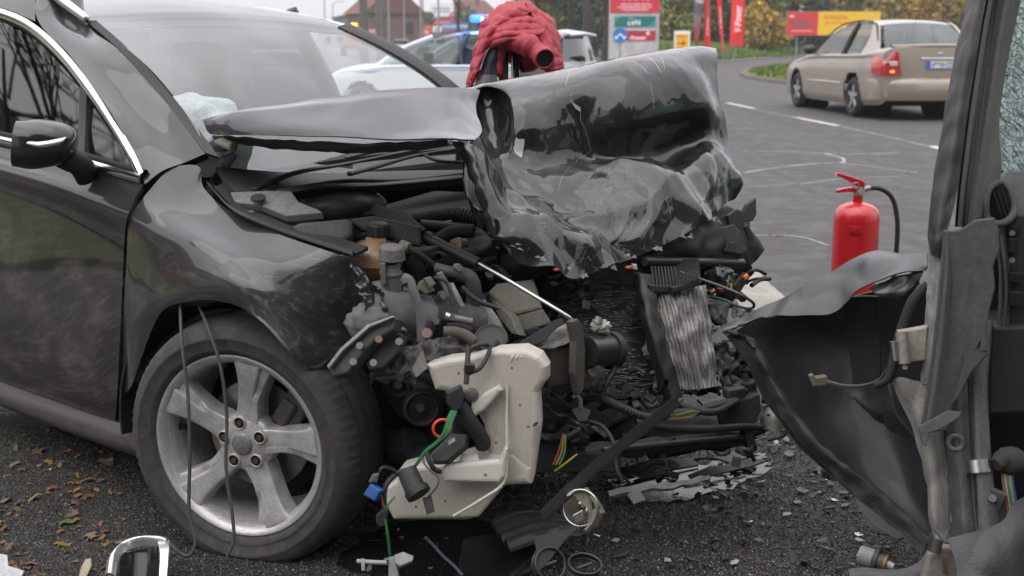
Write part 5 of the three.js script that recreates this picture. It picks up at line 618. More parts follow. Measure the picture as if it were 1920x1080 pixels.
  for (const [c, dy] of [[[.35, .05, .03], 0], [[.35, .28, .03], 3], [[.1, .28, .07], -3], [[.2, .22, .3], 5]]) hose('coloured_wire', [[1240, 782 + dy, 2.8], [1268, 781 + dy, 2.81], [1296, 776 + dy * 1.3, 2.83], [1310, 772, 2.85]], .0028, dirty(...c, .5));
  for (const [c, dx] of [[[.35, .28, .03], 0], [[.4, .05, .03], -6], [[.1, .28, .07], 6]]) hose('coloured_wire', [[1058 + dx * .4, 815, 2.7], [1052 + dx, 850, 2.68], [1042 + dx, 872, 2.66]], .0025, dirty(...c, .5)); hose('coloured_wire', [[1040, 884, 2.64], [1056, 872, 2.64], [1082, 852, 2.66]], .0028, dirty(.5, .4, .03, .5));
  { const p = pp([[1266, 742, 2.78], [1220, 778, 2.72], [1160, 825, 2.65], [1100, 875, 2.58], [1050, 920, 2.53], [1010, 958, 2.5]]), q = p.map(v => v.clone().add(V(.012, -.024, .0))), r = p.map(v => v.clone().add(V(.026, -.012, -.02))); W_('stripped_moulding', skin([p, q, r], { nu: 40, nv: 6, thick: .004 }), dirty(.03, .03, .032, .45)); }
  hose('thin_cable', [[1106, 790, 2.72], [1130, 800, 2.7], [1150, 830, 2.68], [1156, 880, 2.64], [1168, 905, 2.64]], .005, cableBlack); sl('grey_bracket', [[1072, 768], [1092, 762], [1108, 770], [1100, 790], [1084, 790]], 1090, 778, 2.72, fN, .006, dirty(.17, .17, .17, .5, .5), .001); sl('grey_bracket', [[1108, 800], [1130, 796], [1140, 816], [1134, 822]], 1124, 808, 2.71, fN, .004, dirty(.22, .22, .22, .5, .5), .001); hose('hook', [[1074, 746, 2.72], [1080, 742, 2.72], [1088, 750, 2.72], [1088, 766, 2.72]], .006, zinc);
  cyl('lower_pipe', [1010, 822, 2.72], [1100, 826, 2.78], .014, rubber); bx('lower_arm', 1050, 860, 2.85, .3, .05, .06, dirty(.06, .06, .06, .8), [0, -YAW + .4, .1]);
  // pulleys behind the wheel, anti-roll bits
  { const ax = V(.25, .05, .96); for (const [u, v, r, d] of [[790, 765, .044, 2.78], [748, 722, .03, 2.84]]) { W_('pulley', turned([[.0001, .012], [r * .3, .012], [r * .32, .004], [r * .8, .002], [r * .84, .012], [r, .012], [r, -.004], [r * .9, -.008], [r, -.012], [r, -.02], [.0001, -.02]], o(u, v, d), ax, 40), dirty(.07, .068, .065, .5, .5)); cyl('bolt', [u, v, d - .01], [u - 1, v, d - .025], .01, darkMetal, .01, 6); } hose('drive_belt', [[760, 700, 2.82], [800, 716, 2.8], [826, 760, 2.79], [820, 790, 2.79]], .006, rubber); }
  for (const [u, v, d, sx, sy] of [[770, 840, 2.95, .09, .05], [860, 790, 2.85, .05, .06], [840, 860, 2.9, .12, .04], [960, 760, 2.9, .1, .08], [900, 700, 2.8, .06, .05], [1040, 780, 2.85, .06, .05]]) blob('chassis_part', u, v, d, sx, sy, .06, dirty(.03, .03, .03, .8), .2);
  // washer bottle torn loose: upright column, foot, seams, pump, plugs
  const bottleMap = dtex(512, 512, (x, y) => { const st = clamp(tn(x * 6, y * .6, 9, 5) - .25) * .5, k = .93 + .05 * tn(x, y, 30, 3) + .04 * (rnd() - .5) - st * .35; return rnd() < .003 ? [.45, .4, .34] : [k, k * .985, k * .96]; }); bottleMap.repeat.set(3, 3);
  { const n = V(-.12, .1, .98), T = o(900, 820, 2.54);
    const col = slab([[800, 685], [840, 674], [885, 668], [930, 655], [985, 655], [1012, 668], [1028, 688], [1024, 714], [1010, 738], [1014, 800], [1006, 842], [998, 905], [940, 912], [905, 915], [902, 872], [912, 845], [906, 800], [896, 775], [884, 760], [880, 742], [868, 738], [816, 733]], T, n, .085, .014, 4);
    const foot = slab([[722, 915], [740, 900], [745, 882], [775, 872], [832, 868], [905, 850], [960, 850], [998, 880], [996, 908], [945, 912], [896, 972], [870, 977], [736, 976], [724, 950]], T.clone().add(V(0, 0, .006)), n, .10, .014, 4);
    const tank = W_('washer_bottle', jitter(merge([col, foot]), .003, 22), phys({ color: C(.55, .52, .475), roughness: .42, map: bottleMap, bumpMap: scuffBump, bumpScale: .0006, transmission: .12, thickness: 0 }));
    add(tank, 'step_block', slab([[828, 880], [835, 871], [935, 862], [946, 838], [952, 842], [946, 894], [936, 906], [832, 904]], o(890, 885, 2.495), V(-.1, .2, .97), .04, .009, 3), ivory);
    add(tank, 'ledge', slab([[882, 762], [906, 738], [934, 722], [940, 732], [920, 756], [904, 772], [896, 776], [886, 785]], o(905, 752, 2.50), V(-.2, .2, .95), .03, .007, 3), ivory);
    add(tank, 'seam', [tube(pp([[951, 722, 2.515], [950, 780, 2.515], [950, 850, 2.505], [944, 905, 2.50], [905, 935, 2.49], [850, 968, 2.49]]), .0035, 50, 7)], ivory);
    for (let i = 0; i < 9; i++) { const u = 962 + i * 5 + rr(-2, 2); add(tank, 'crushed_pleat', tube(pp([[u, 657 + Math.abs(i - 5), 2.53], [u + rr(-3, 3), 668, 2.512], [u + rr(-6, 2), 680 + rr(-4, 14), 2.518]]), rr(.002, .004), 10, 6), ivory); }
    add(tank, 'socket', slab([[862, 860], [866, 850], [896, 850], [900, 866], [880, 874], [866, 870]], o(880, 862, 2.515), V(0, .5, .87), .02, .003), ivory);
    const bt = o(884, 741, 2.505); add(tank, 'bolt', [turned([[.0001, .006], [.012, .006], [.016, .0], [.0001, 0]], bt, V(0, .1, 1), 20)], zinc);
    for (const [u, v] of [[700, 0], [990, 800], [930, 830], [835, 940], [780, 950], [975, 760], [860, 700], [960, 690], [910, 890]]) if (u > 700) add(tank, 'mud_spot', place(rbox(.005, .004, .003, .001, 1), o(u, v, 2.49)), rusty);
    add(tank, 'pump', rod(o(762, 880, 2.49), o(782, 925, 2.475), .022, .024, 20), dirty(.06, .06, .06, .6)); add(tank, 'pump_base', rod(o(780, 918, 2.475), o(786, 928, 2.47), .028, .028, 20), blackPlastic);
    add(tank, 'plug', slab([[792, 936], [808, 932], [814, 960], [800, 966]], o(803, 950, 2.47), V(0, .2, .98), .02, .003), dirty(.1, .1, .1, .6)); add(tank, 'pump_wire', tube(pp([[800, 935, 2.47], [820, 910, 2.46], [822, 896, 2.46], [805, 880, 2.46], [794, 866, 2.47], [793, 848, 2.48]]), .0025, 40, 6), dirty(.14, .14, .14, .6));
    const leaf = new THREE.Shape(); leaf.moveTo(-.008, 0); leaf.quadraticCurveTo(0, .009, .009, .002); leaf.quadraticCurveTo(.002, -.007, -.008, 0); add(scene, 'green_leaf', place(new THREE.ExtrudeGeometry(leaf, { depth: .0006, bevelEnabled: false }), o(1004, 796, 2.51), [0, .2, .5]), dirty(.06, .16, .03, .6)); tag(scene.children.at(-1), 'small fresh green leaf stuck on the white bottle', 'leaf');
  }
  // connectors and the green loom in front of it
  { const gw = dirty(.04, .3, .1, .45);
    const lm = W_('loom_connector', slab([[838, 736], [866, 722], [872, 740], [866, 766], [850, 774], [840, 756]], o(855, 748, 2.46), fN, .03, .004), blackPlastic); for (const [a, b] of [[0, 0], [3, 2], [-3, -1], [6, 3]]) hose('green_wire', [[850 + a, 770, 2.46], [843 + a, 785 + b, 2.455], [834 + a, 812, 2.45], [815, 832 + b, 2.46], [798, 845 + b, 2.47], [782, 868 + b, 2.49], [772, 880, 2.52]], .0024, gw);
    const rg = new THREE.TorusGeometry(.0195, .003, 10, 36); W_('orange_ring', place(rg, o(829, 803, 2.455), [0, .25, .2]), std(C(.72, .07, .02), .45)); W_('loom_connector', slab([[806, 850], [846, 812], [876, 814], [872, 838], [838, 866], [812, 868]], o(842, 840, 2.49), V(-.2, .5, .85), .03, .004), blackPlastic); sl('silver_label', [[838, 824], [852, 820], [854, 826], [842, 834]], 846, 826, 2.462, V(-.2, .5, .85), .001, alu, 0); hose('fat_cable', [[862, 760, 2.5], [882, 790, 2.5], [905, 825, 2.52], [905, 838, 2.53]], .017, rubber); hose('black_cable', [[800, 848, 2.47], [806, 866, 2.465], [815, 880, 2.47], [826, 884, 2.48]], .006, cableBlack); hose('black_cable', [[770, 880, 2.5], [748, 886, 2.49], [724, 910, 2.47], [720, 945, 2.47], [722, 955, 2.47]], .006, cableBlack); hose('black_cable', [[742, 884, 2.48], [728, 878, 2.47], [716, 878, 2.46], [712, 885, 2.46]], .004, cableBlack);
    hose('black_cable', [[876, 664, 2.5], [890, 650, 2.5], [918, 648, 2.52], [900, 690, 2.49], [880, 700, 2.48]], .005, cableBlack); hose('black_cable', [[878, 650, 2.5], [876, 690, 2.48], [874, 720, 2.47]], .006, cableBlack); bx('cable_clip', 880, 690, 2.475, .022, .02, .018, blackPlastic, [0, .2, -.15], .003);
    sl('grey_plug', [[692, 905], [700, 890], [712, 888], [708, 906]], 702, 898, 2.45, fN, .02, dirty(.12, .12, .12, .6)); sl('blue_plug', [[680, 928], [694, 906], [714, 920], [702, 940]], 697, 922, 2.445, V(-.3, .3, .9), .024, dirty(.03, .13, .45, .5), .003);
    hose('green_wire', [[740, 932, 2.47], [728, 946, 2.46], [724, 958, 2.46]], .0025, gw); W_('loom_connector', slab([[706, 966], [722, 953], [730, 955], [722, 985], [712, 990], [706, 980]], o(718, 970, 2.455), fN, .016, .003), blackPlastic); hose('green_wire', [[722, 972, 2.455], [727, 1002, 2.46], [731, 1040, 2.48]], .003, gw); hose('coloured_wire', [[716, 930, 2.46], [718, 944, 2.46], [722, 952, 2.46]], .0022, dirty(.4, .1, .04, .5)); }
  // random small hoses, brackets and torn bits filling the tangle
  const zones = [[880, 1040, 470, 520, 3.02], [1000, 1110, 530, 600, 3.0], [760, 900, 640, 690, 2.74], [1060, 1240, 700, 800, 2.85], [1270, 1420, 620, 760, 3.05], [1300, 1410, 470, 560, 3.2], [820, 920, 500, 560, 2.9], [1000, 1100, 740, 860, 2.76], [1120, 1400, 820, 900, 2.9], [600, 780, 440, 520, 2.86]];
  const tm = [cableBlack, rubber, darkMetal, dustyPlastic, aluDull, softBlack, blackPlastic];
  for (const [u0, u1, v0, v1, d] of zones) {
    for (let i = 0; i < 11; i++) { const u = rr(u0, u1), v = rr(v0, v1), l = rr(20, 60), a = rr(-.8, .8); hose('loose_hose', [[u, v, d + rr(-.05, .08)], [u + l * .5 * Math.cos(a), v + l * .5 * Math.sin(a) + rr(-12, 12), d + rr(-.08, .05)], [u + l * Math.cos(a), v + l * Math.sin(a), d + rr(-.05, .08)]], rr(.0025, .009), tm[Math.floor(rnd() * 4)]); }
    for (let i = 0; i < 11; i++) { const u = rr(u0, u1), v = rr(v0, v1), s = rr(6, 17), k = Math.floor(rr(4, 7)), out = []; for (let q = 0; q < k; q++) { const a = q / k * 6.28 + rr(-.3, .3), r = s * rr(.4, 1); out.push([u + Math.cos(a) * r, v + Math.sin(a) * r * .8]); } sl('torn_fragment', out.reverse(), u, v, d + rr(-.06, .08), V(rr(-.6, .6), rr(-.1, .8), 1), rr(.003, .015), tm[Math.floor(rnd() * 7)], .001); }
    for (let i = 0; i < 3; i++) { const u = rr(u0, u1), v = rr(v0, v1); bx('small_connector', u, v, d + rr(-.06, .04), rr(.01, .03), rr(.01, .025), rr(.01, .03), tm[Math.floor(rnd() * 7)], [rr(-.5, .5), rr(-1, 1), rr(-.6, .6)], .002); }
  }
}
// =====================================================================================
// second wreck: hinge pillar, peeled wing and crazed windscreen of a dark hatchback
// =====================================================================================
{
  const w2 = thing('wrecked_hatchback', 'dark grey wreck with bare hinge pillar, peeled wing and crazed windscreen', 'car', (() => { const p = at(1800, 900, 2.4); p.y = 0; return p; })());
  const A = (n, g, m) => add(w2, n, g, m), o = at, fN = V(-.3, .1, .95);
  const gun = phys({ color: C(.035, .036, .039), roughness: .42, clearcoat: .6, clearcoatRoughness: .18 }), gunDark = phys({ color: C(.022, .023, .026), roughness: .5, clearcoat: .2, clearcoatRoughness: .3, bumpMap: scuffBump, bumpScale: .0008 }), primer = dirty(.44, .425, .395, .55, .2), primerDk = dirty(.19, .19, .185, .5, .4), trim = dirty(.12, .118, .12, .66), trimDk = dirty(.025, .025, .027, .6), strip = std(C(.012), .6), inner = dirty(.2, .2, .18, .8);
  const sk = (n, rows, m, opt = {}) => A(n, skin(rows.map(r => pp(r)), { nu: 24, nv: 40, thick: .006, ...opt }), m);
  const dent = (a, f) => (u, v, p) => a * (ridge(p.x * f, p.y * f, p.z * f) - .6);
  // A pillar: outer steel, weatherstrip, inner lining
  sk('a_pillar', [[[1830, -60, 2.5], [1845, -60, 2.46], [1866, -60, 2.45]], [[1814, 0, 2.5], [1828, 0, 2.45], [1849, 0, 2.44]], [[1792, 90, 2.47], [1808, 90, 2.42], [1832, 92, 2.41]], [[1768, 220, 2.44], [1788, 220, 2.39], [1812, 222, 2.38]], [[1747, 350, 2.42], [1768, 352, 2.37], [1796, 352, 2.36]], [[1738, 430, 2.42], [1752, 440, 2.36], [1775, 440, 2.35]], [[1742, 470, 2.43], [1752, 480, 2.37], [1765, 486, 2.36]]], dirty(.075, .073, .07, .5, .3), { nu: 16, nv: 60, disp: dent(.006, 9) });
  sk('weatherstrip', [[[1866, -60, 2.44], [1876, -60, 2.41], [1890, -60, 2.45]], [[1849, 0, 2.43], [1858, 0, 2.40], [1872, 0, 2.44]], [[1832, 92, 2.4], [1842, 92, 2.37], [1858, 92, 2.41]], [[1812, 222, 2.37], [1822, 222, 2.34], [1838, 222, 2.38]], [[1796, 352, 2.35], [1806, 352, 2.32], [1822, 352, 2.36]], [[1790, 425, 2.35], [1800, 425, 2.32], [1814, 425, 2.36]]], strip, { nu: 12, nv: 40, thick: .012 });
  A('seal_lip', tube(pp([[1868, -40, 2.39], [1852, 40, 2.38], [1838, 130, 2.36], [1820, 250, 2.33], [1806, 360, 2.31], [1800, 425, 2.31]]), .005, 60, 8), dirty(.06, .055, .05, .7));
  sk('pillar_lining', [[[1888, -60, 2.48], [1906, -60, 2.46], [1924, -60, 2.55]], [[1872, 0, 2.46], [1892, 0, 2.44], [1914, 0, 2.52]], [[1858, 92, 2.43], [1876, 92, 2.42], [1894, 92, 2.5]], [[1838, 222, 2.4], [1856, 222, 2.39], [1874, 222, 2.47]], [[1822, 330, 2.38], [1844, 328, 2.38], [1878, 318, 2.46]], [[1812, 420, 2.38], [1830, 410, 2.38], [1862, 390, 2.44]]], inner, { nu: 16, nv: 40, thick: .01 });
  // crazed windscreen: every shard its own pane, frosted edges between
  const glassG = phys({ color: C(.62, .82, .78), roughness: .12, transmission: .8, thickness: 0, ior: 1.5 }), frost = dirty(.62, .74, .72, .5);
  { const ws = new THREE.Group(); ws.name = 'windscreen'; w2.add(ws); const NX = 9, NY = 40, P = []; const L = (v) => v < 200 ? lerp(1912, 1874, clamp(v / 200)) : lerp(1874, 1886, (v - 200) / 125);
    for (let j = 0; j <= NY; j++) { const v = lerp(-30, 326, j / NY), row = []; for (let i = 0; i <= NX; i++) { const u = L(v) - 4 + i * 9.5 + (i ? rr(-4, 4) : 0); row.push(at(u, v + rr(-3.5, 3.5), 2.50 + .0022 * (u - 1870) + .006 * rnd())); } P.push(row); }
    const edges = []; for (let j = 0; j < NY; j++) for (let i = 0; i < NX; i++) { const q = [P[j][i], P[j][i + 1], P[j + 1][i + 1], P[j + 1][i]], c = q.reduce((s, p) => s.add(p), V(0, 0, 0)).multiplyScalar(.25), tl = V(rr(-.1, .1), rr(-.1, .1), 0); const sub = rnd() < .5 ? [[0, 1, 2], [0, 2, 3]] : [[0, 1, 3], [1, 2, 3]]; for (const s of sub) { if (rnd() < .04) continue; const cc = s.reduce((a, k) => a.add(q[k]), V(0, 0, 0)).multiplyScalar(1 / 3), t = s.map(k => q[k].clone().lerp(cc, .12)), b = t.map(p => p.clone().add(V(.001, 0, -.004))), pos = []; const tri = (x, y, z) => pos.push(x.x, x.y, x.z, y.x, y.y, y.z, z.x, z.y, z.z); tri(t[0], t[2], t[1]); tri(b[0], b[1], b[2]); for (let k = 0; k < 3; k++) { const m = (k + 1) % 3; tri(t[k], t[m], b[k]); tri(t[m], b[m], b[k]); } const g = new THREE.BufferGeometry(); g.setAttribute('position', new THREE.Float32BufferAttribute(pos, 3)); g.computeVertexNormals(); if (i < 6 && j > 2) add(ws, 'glass_shard', g, rnd() < .25 ? frost : glassG); }
      for (const [a, b2] of [[q[0], q[1]], [q[0], q[3]], [q[0], q[2]]]) if (rnd() < .8) { const m = a.clone().lerp(b2, .5).add(V(rr(-.002, .002), rr(-.002, .002), .001)); edges.push(tube([a, m, b2], rr(.0005, .0013), 4, 4)); } }
    const e = add(ws, 'frosted_cracks', edges, frost); e.userData.kind = 'stuff'; }
  // dashboard end, vent ring, fuse box
  sk('dashboard', [[[1866, 330, 2.55], [1900, 320, 2.6], [1990, 318, 2.8]], [[1850, 345, 2.46], [1890, 338, 2.5], [1990, 335, 2.65]], [[1846, 400, 2.42], [1890, 400, 2.44], [1990, 400, 2.5]], [[1850, 440, 2.42], [1890, 440, 2.42], [1990, 440, 2.45]]], trim, { nu: 20, nv: 20, thick: .02 });
  { const ring = pp([[1852, 412, 2.40], [1848, 380, 2.40], [1856, 352, 2.41], [1880, 344, 2.42], [1896, 362, 2.41], [1902, 392, 2.40], [1892, 412, 2.39], [1872, 420, 2.39]]); A('air_vent', tube(ring, .008, 60, 10, true), trim); const sh = slab([[1852, 412], [1848, 380], [1856, 352], [1880, 344], [1896, 362], [1902, 392], [1892, 412], [1872, 420]], o(1875, 382, 2.415), fN, .004, 0); A('vent_throat', sh, std(C(.004), .9)); for (let i = 0; i < 3; i++) A('vent_vane', rod(o(1860 + i * 10, 352 + i * 3, 2.405), o(1880 + i * 8, 410, 2.405), .002, .002, 6), trimDk); }
  A('fuse_panel', slab([[1886, 404], [1990, 396], [1990, 620], [1892, 618], [1884, 560], [1888, 480]], o(1910, 510, 2.41), fN, .06, .005), trimDk); for (const [u, v, w, h] of [[1898, 460, .014, .03], [1904, 520, .03, .02], [1902, 560, .03, .03], [1900, 430, .02, .016]]) A('fuse_slot', place(rbox(w, h, .01, .002), o(u, v, 2.40), [0, -.3, 0]), softBlack); A('screw', rod(o(1898, 437, 2.395), o(1898, 437, 2.39), .006, .006, 10), zinc); A('screw', rod(o(1898, 488, 2.395), o(1898, 488, 2.39), .006, .006, 10), zinc);
  sk('dash_edge', [[[1862, 440, 2.44], [1874, 436, 2.4], [1890, 436, 2.42]], [[1872, 500, 2.43], [1884, 500, 2.39], [1894, 500, 2.42]], [[1872, 560, 2.43], [1886, 560, 2.39], [1894, 560, 2.42]], [[1868, 610, 2.43], [1880, 612, 2.4], [1892, 612, 2.42]]], trim, { nu: 8, nv: 24, thick: .01 });
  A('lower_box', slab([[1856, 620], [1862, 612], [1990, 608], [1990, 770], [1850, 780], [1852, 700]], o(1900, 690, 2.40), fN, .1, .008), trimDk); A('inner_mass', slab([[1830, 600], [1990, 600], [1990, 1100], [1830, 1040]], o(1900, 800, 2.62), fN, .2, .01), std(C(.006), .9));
  // kick panel lining with its round hole, torn tail
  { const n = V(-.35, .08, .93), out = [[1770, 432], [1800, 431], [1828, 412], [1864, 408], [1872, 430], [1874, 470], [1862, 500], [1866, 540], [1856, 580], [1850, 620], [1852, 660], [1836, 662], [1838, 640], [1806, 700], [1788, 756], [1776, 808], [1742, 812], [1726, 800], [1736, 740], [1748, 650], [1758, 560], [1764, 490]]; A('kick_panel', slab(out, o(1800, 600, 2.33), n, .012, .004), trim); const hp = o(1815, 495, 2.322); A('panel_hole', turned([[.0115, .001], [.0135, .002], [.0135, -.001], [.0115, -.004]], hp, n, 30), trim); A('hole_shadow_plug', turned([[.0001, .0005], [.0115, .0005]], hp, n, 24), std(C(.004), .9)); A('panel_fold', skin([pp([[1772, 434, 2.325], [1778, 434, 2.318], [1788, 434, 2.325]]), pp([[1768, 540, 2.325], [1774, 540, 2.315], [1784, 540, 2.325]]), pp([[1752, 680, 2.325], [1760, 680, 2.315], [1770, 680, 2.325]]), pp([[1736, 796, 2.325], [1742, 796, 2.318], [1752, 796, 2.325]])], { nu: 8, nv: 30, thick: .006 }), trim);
    A('torn_tongue', slab([[1808, 668], [1838, 640], [1848, 646], [1852, 664], [1820, 700], [1800, 740], [1784, 760], [1800, 706]], o(1825, 695, 2.315), V(-.2, .5, .8), .01, .002), trimDk); A('torn_tongue', slab([[1722, 800], [1776, 770], [1804, 772], [1800, 782], [1762, 806], [1742, 812], [1738, 836], [1730, 834]], o(1760, 796, 2.31), V(-.2, .3, .9), .01, .002), trim); }
  // hinge pillar in bare primer, sill, inner tube
  sk('hinge_pillar', [[[1742, 440, 2.42], [1756, 440, 2.39], [1772, 440, 2.37]], [[1738, 540, 2.41], [1750, 540, 2.39], [1764, 540, 2.36]], [[1732, 620, 2.41], [1742, 620, 2.39], [1756, 620, 2.36]], [[1726, 720, 2.42], [1740, 720, 2.39], [1752, 720, 2.37]]], dirty(.42, .42, .41, .5, .3), { nu: 10, nv: 30, disp: dent(.004, 18) });
  sk('sill_panel', [[[1670, 712, 2.47], [1690, 708, 2.44], [1720, 716, 2.42], [1760, 722, 2.41]], [[1700, 780, 2.46], [1718, 780, 2.43], [1736, 780, 2.42], [1768, 790, 2.42]], [[1728, 870, 2.45], [1738, 870, 2.43], [1752, 870, 2.42], [1774, 870, 2.43]], [[1742, 950, 2.44], [1750, 960, 2.42], [1764, 970, 2.42], [1784, 980, 2.43]], [[1748, 1010, 2.44], [1756, 1020, 2.42], [1772, 1020, 2.42], [1792, 1020, 2.43]]], primer, { nu: 20, nv: 40, disp: dent(.008, 8) });
  sk('inner_sill', [[[1768, 690, 2.44], [1790, 690, 2.4], [1816, 690, 2.4]], [[1766, 800, 2.44], [1790, 800, 2.39], [1820, 800, 2.39]], [[1776, 900, 2.43], [1800, 900, 2.38], [1830, 900, 2.39]], [[1786, 1010, 2.42], [1808, 1010, 2.37], [1842, 1010, 2.38]]], primerDk, { nu: 16, nv: 30, disp: dent(.006, 12) }); A('pillar_tube', loft(pp([[1846, 600, 2.42], [1834, 720, 2.41], [1838, 860, 2.39], [1852, 1010, 2.37]]), [.018, .02, .022, .024], 30, 12), dirty(.22, .22, .22, .45, .4)); A('weld_seam', tube(pp([[1816, 700, 2.385], [1822, 840, 2.375], [1836, 1000, 2.365]]), .003, 30, 6), strip);
  A('latch_slot', turned([[.010, .0], [.017, .003], [.019, -.002]], o(1792, 830, 2.385), V(-.3, .2, .93), 24), dirty(.3, .3, .3, .35, .6)); A('tube_ferrule', rod(o(1832, 862, 2.385), o(1836, 886, 2.38), .024, .026, 20), steel); A('square_bracket', place(rbox(.04, .04, .016, .003), o(1862, 934, 2.37), [0, -.3, -.35]), trim); A('bolt', rod(o(1862, 934, 2.362), o(1861, 934, 2.35), .008, .008, 12), zinc); A('rubber_boot', (() => { const g = new THREE.IcosahedronGeometry(.034, 3); g.scale(1, .9, .8); return place(g, o(1894, 864, 2.39)); })(), dirty(.07, .066, .06, .8)); A('rubber_boot', rod(o(1880, 860, 2.38), o(1866, 872, 2.37), .02, .014, 16), dirty(.07, .066, .06, .8));
  for (const [c, k] of [[[.4, .1, .03], 0], [[.45, .45, .45], 5], [[.08, .3, .08], 10], [[.4, .38, .3], 14], [[.05, .1, .3], 18]]) A('coloured_wire', tube(pp([[1876 + k, 840, 2.42], [1880 + k, 900, 2.38], [1888 + k, 950, 2.37], [1896 + k * .5, 985, 2.37]]), .0026, 30, 6), dirty(...c, .5));
  // hinge halves and cable across the wing cavity
  A('door_hinge', slab([[1684, 622], [1730, 614], [1740, 612], [1736, 676], [1690, 682], [1688, 650]], o(1712, 648, 2.40), V(-.2, .1, .97), .03, .004), dirty(.5, .46, .4, .6, .1)); A('hinge_knuckle', rod(o(1690, 622, 2.39), o(1696, 682, 2.385), .012, .012, 16), dirty(.42, .4, .37, .5, .4)); A('hinge_knuckle', rod(o(1676, 640, 2.39), o(1680, 676, 2.39), .009, .009, 14), steel); A('hinge_pin', rod(o(1697, 680, 2.385), o(1697, 692, 2.385), .006, .006, 10), dirty(.45, .38, .33, .6));
  A('wing_cable', loft(pp([[1742, 534, 2.44], [1716, 560, 2.45], [1694, 610, 2.46], [1680, 660, 2.46], [1664, 712, 2.46], [1640, 724, 2.47]]), [.012, .013, .012, .011, .01, .006], 40, 10), rubber);
  // peeled wing: outer flange, torn bracket, inner skin, arch lip
  sk('peeled_wing', [[[1350, 612, 2.82], [1400, 590, 2.80], [1470, 556, 2.75], [1560, 508, 2.68], [1634, 470, 2.62], [1690, 474, 2.55], [1738, 476, 2.47]], [[1352, 620, 2.80], [1410, 602, 2.77], [1480, 574, 2.71], [1565, 535, 2.64], [1640, 492, 2.57], [1694, 494, 2.51], [1738, 496, 2.44]], [[1360, 628, 2.80], [1420, 596, 2.76], [1486, 592, 2.68], [1560, 586, 2.6], [1612, 540, 2.56], [1680, 514, 2.5], [1735, 506, 2.44]]], gun, { nu: 60, nv: 20, thick: .003, disp: dent(.006, 7) });
  sk('torn_flange', [[[1628, 540, 2.56], [1660, 526, 2.54], [1700, 514, 2.5], [1732, 505, 2.46]], [[1640, 549, 2.54], [1668, 548, 2.52], [1698, 546, 2.49], [1726, 520, 2.46]], [[1644, 552, 2.54], [1680, 560, 2.52], [1704, 556, 2.5], [1722, 534, 2.47]]], gun, { nu: 24, nv: 16, thick: .003, disp: dent(.008, 16) });
  sk('wing_inner_skin', [[[1362, 628, 2.82], [1440, 600, 2.82], [1560, 588, 2.78], [1650, 556, 2.72], [1745, 540, 2.56]], [[1402, 668, 2.8], [1490, 660, 2.86], [1590, 650, 2.84], [1670, 640, 2.76], [1745, 640, 2.56]], [[1450, 760, 2.76], [1530, 750, 2.84], [1610, 745, 2.82], [1680, 740, 2.74], [1740, 740, 2.54]], [[1530, 858, 2.68], [1590, 850, 2.76], [1650, 850, 2.76], [1700, 850, 2.7], [1745, 850, 2.52]], [[1636, 950, 2.6], [1670, 945, 2.66], [1700, 940, 2.66], [1725, 940, 2.62], [1748, 940, 2.5]], [[1738, 1008, 2.5], [1745, 1006, 2.54], [1750, 1004, 2.54], [1754, 1003, 2.52], [1760, 1002, 2.48]]], gunDark, { nu: 50, nv: 70, thick: .003, disp: (u, v, p) => .12 * crumple(p, 3, 4, 4) + .02 * crumple(p, 9, 4, 1) });
  sk('arch_lip', [[[1352, 616, 2.80], [1368, 622, 2.79], [1384, 630, 2.80]], [[1396, 642, 2.78], [1408, 640, 2.76], [1420, 644, 2.79]], [[1440, 728, 2.74], [1456, 726, 2.71], [1468, 730, 2.75]], [[1484, 808, 2.69], [1506, 800, 2.66], [1520, 806, 2.7]], [[1540, 866, 2.64], [1568, 862, 2.6], [1580, 868, 2.65]], [[1604, 930, 2.58], [1636, 908, 2.55], [1652, 926, 2.59]], [[1664, 980, 2.53], [1690, 960, 2.51], [1702, 976, 2.54]], [[1728, 1040, 2.46], [1744, 1010, 2.46], [1756, 1020, 2.48]]], dirty(.035, .035, .035, .65, 0, .002), { nu: 14, nv: 90, thick: .005, disp: (u, v, p) => .006 * n3(p.x * 16, p.y * 16, p.z * 16) });
  sk('wing_brace', [[[1578, 560, 2.66], [1612, 556, 2.64], [1648, 556, 2.62]], [[1590, 640, 2.7], [1620, 640, 2.68], [1650, 640, 2.66]], [[1600, 730, 2.72], [1625, 730, 2.7], [1650, 730, 2.68]]], dirty(.03, .03, .033, .6), { nu: 16, nv: 20 }); sk('lower_flap', [[[1586, 736, 2.72], [1610, 720, 2.7], [1660, 716, 2.55]], [[1600, 748, 2.68], [1640, 770, 2.6], [1680, 780, 2.52]], [[1604, 756, 2.7], [1660, 800, 2.6], [1712, 824, 2.5]]], gunDark, { nu: 20, nv: 16, disp: dent(.01, 9) });
  A('plug_connector', [place(rbox(.03, .022, .02, .003), o(1538, 713, 2.72), [0, .2, .1]), place(rbox(.012, .03, .014, .003), o(1524, 712, 2.71), [0, 0, .4])], dirty(.35, .31, .22, .6)); A('plug_wire', tube(pp([[1550, 714, 2.71], [1580, 722, 2.68], [1620, 722, 2.62], [1648, 712, 2.56], [1664, 690, 2.5]]), .003, 40, 6), dirty(.2, .2, .18, .6)); A('plug_wire', tube(pp([[1550, 717, 2.71], [1584, 726, 2.68], [1622, 724, 2.62], [1650, 712, 2.56]]), .002, 40, 6), dirty(.08, .3, .12, .5));
  // door card remains at the foot, lower hinge
  sk('door_card', [[[1776, 1012, 2.32], [1830, 995, 2.3], [1880, 976, 2.3], [1905, 940, 2.31], [1990, 900, 2.34]], [[1790, 1050, 2.29], [1840, 1045, 2.27], [1890, 1030, 2.27], [1920, 1010, 2.28], [1990, 980, 2.3]], [[1800, 1120, 2.26], [1840, 1120, 2.24], [1890, 1120, 2.24], [1930, 1120, 2.25], [1990, 1120, 2.26]]], gunDark, { nu: 30, nv: 20, disp: dent(.012, 5) });
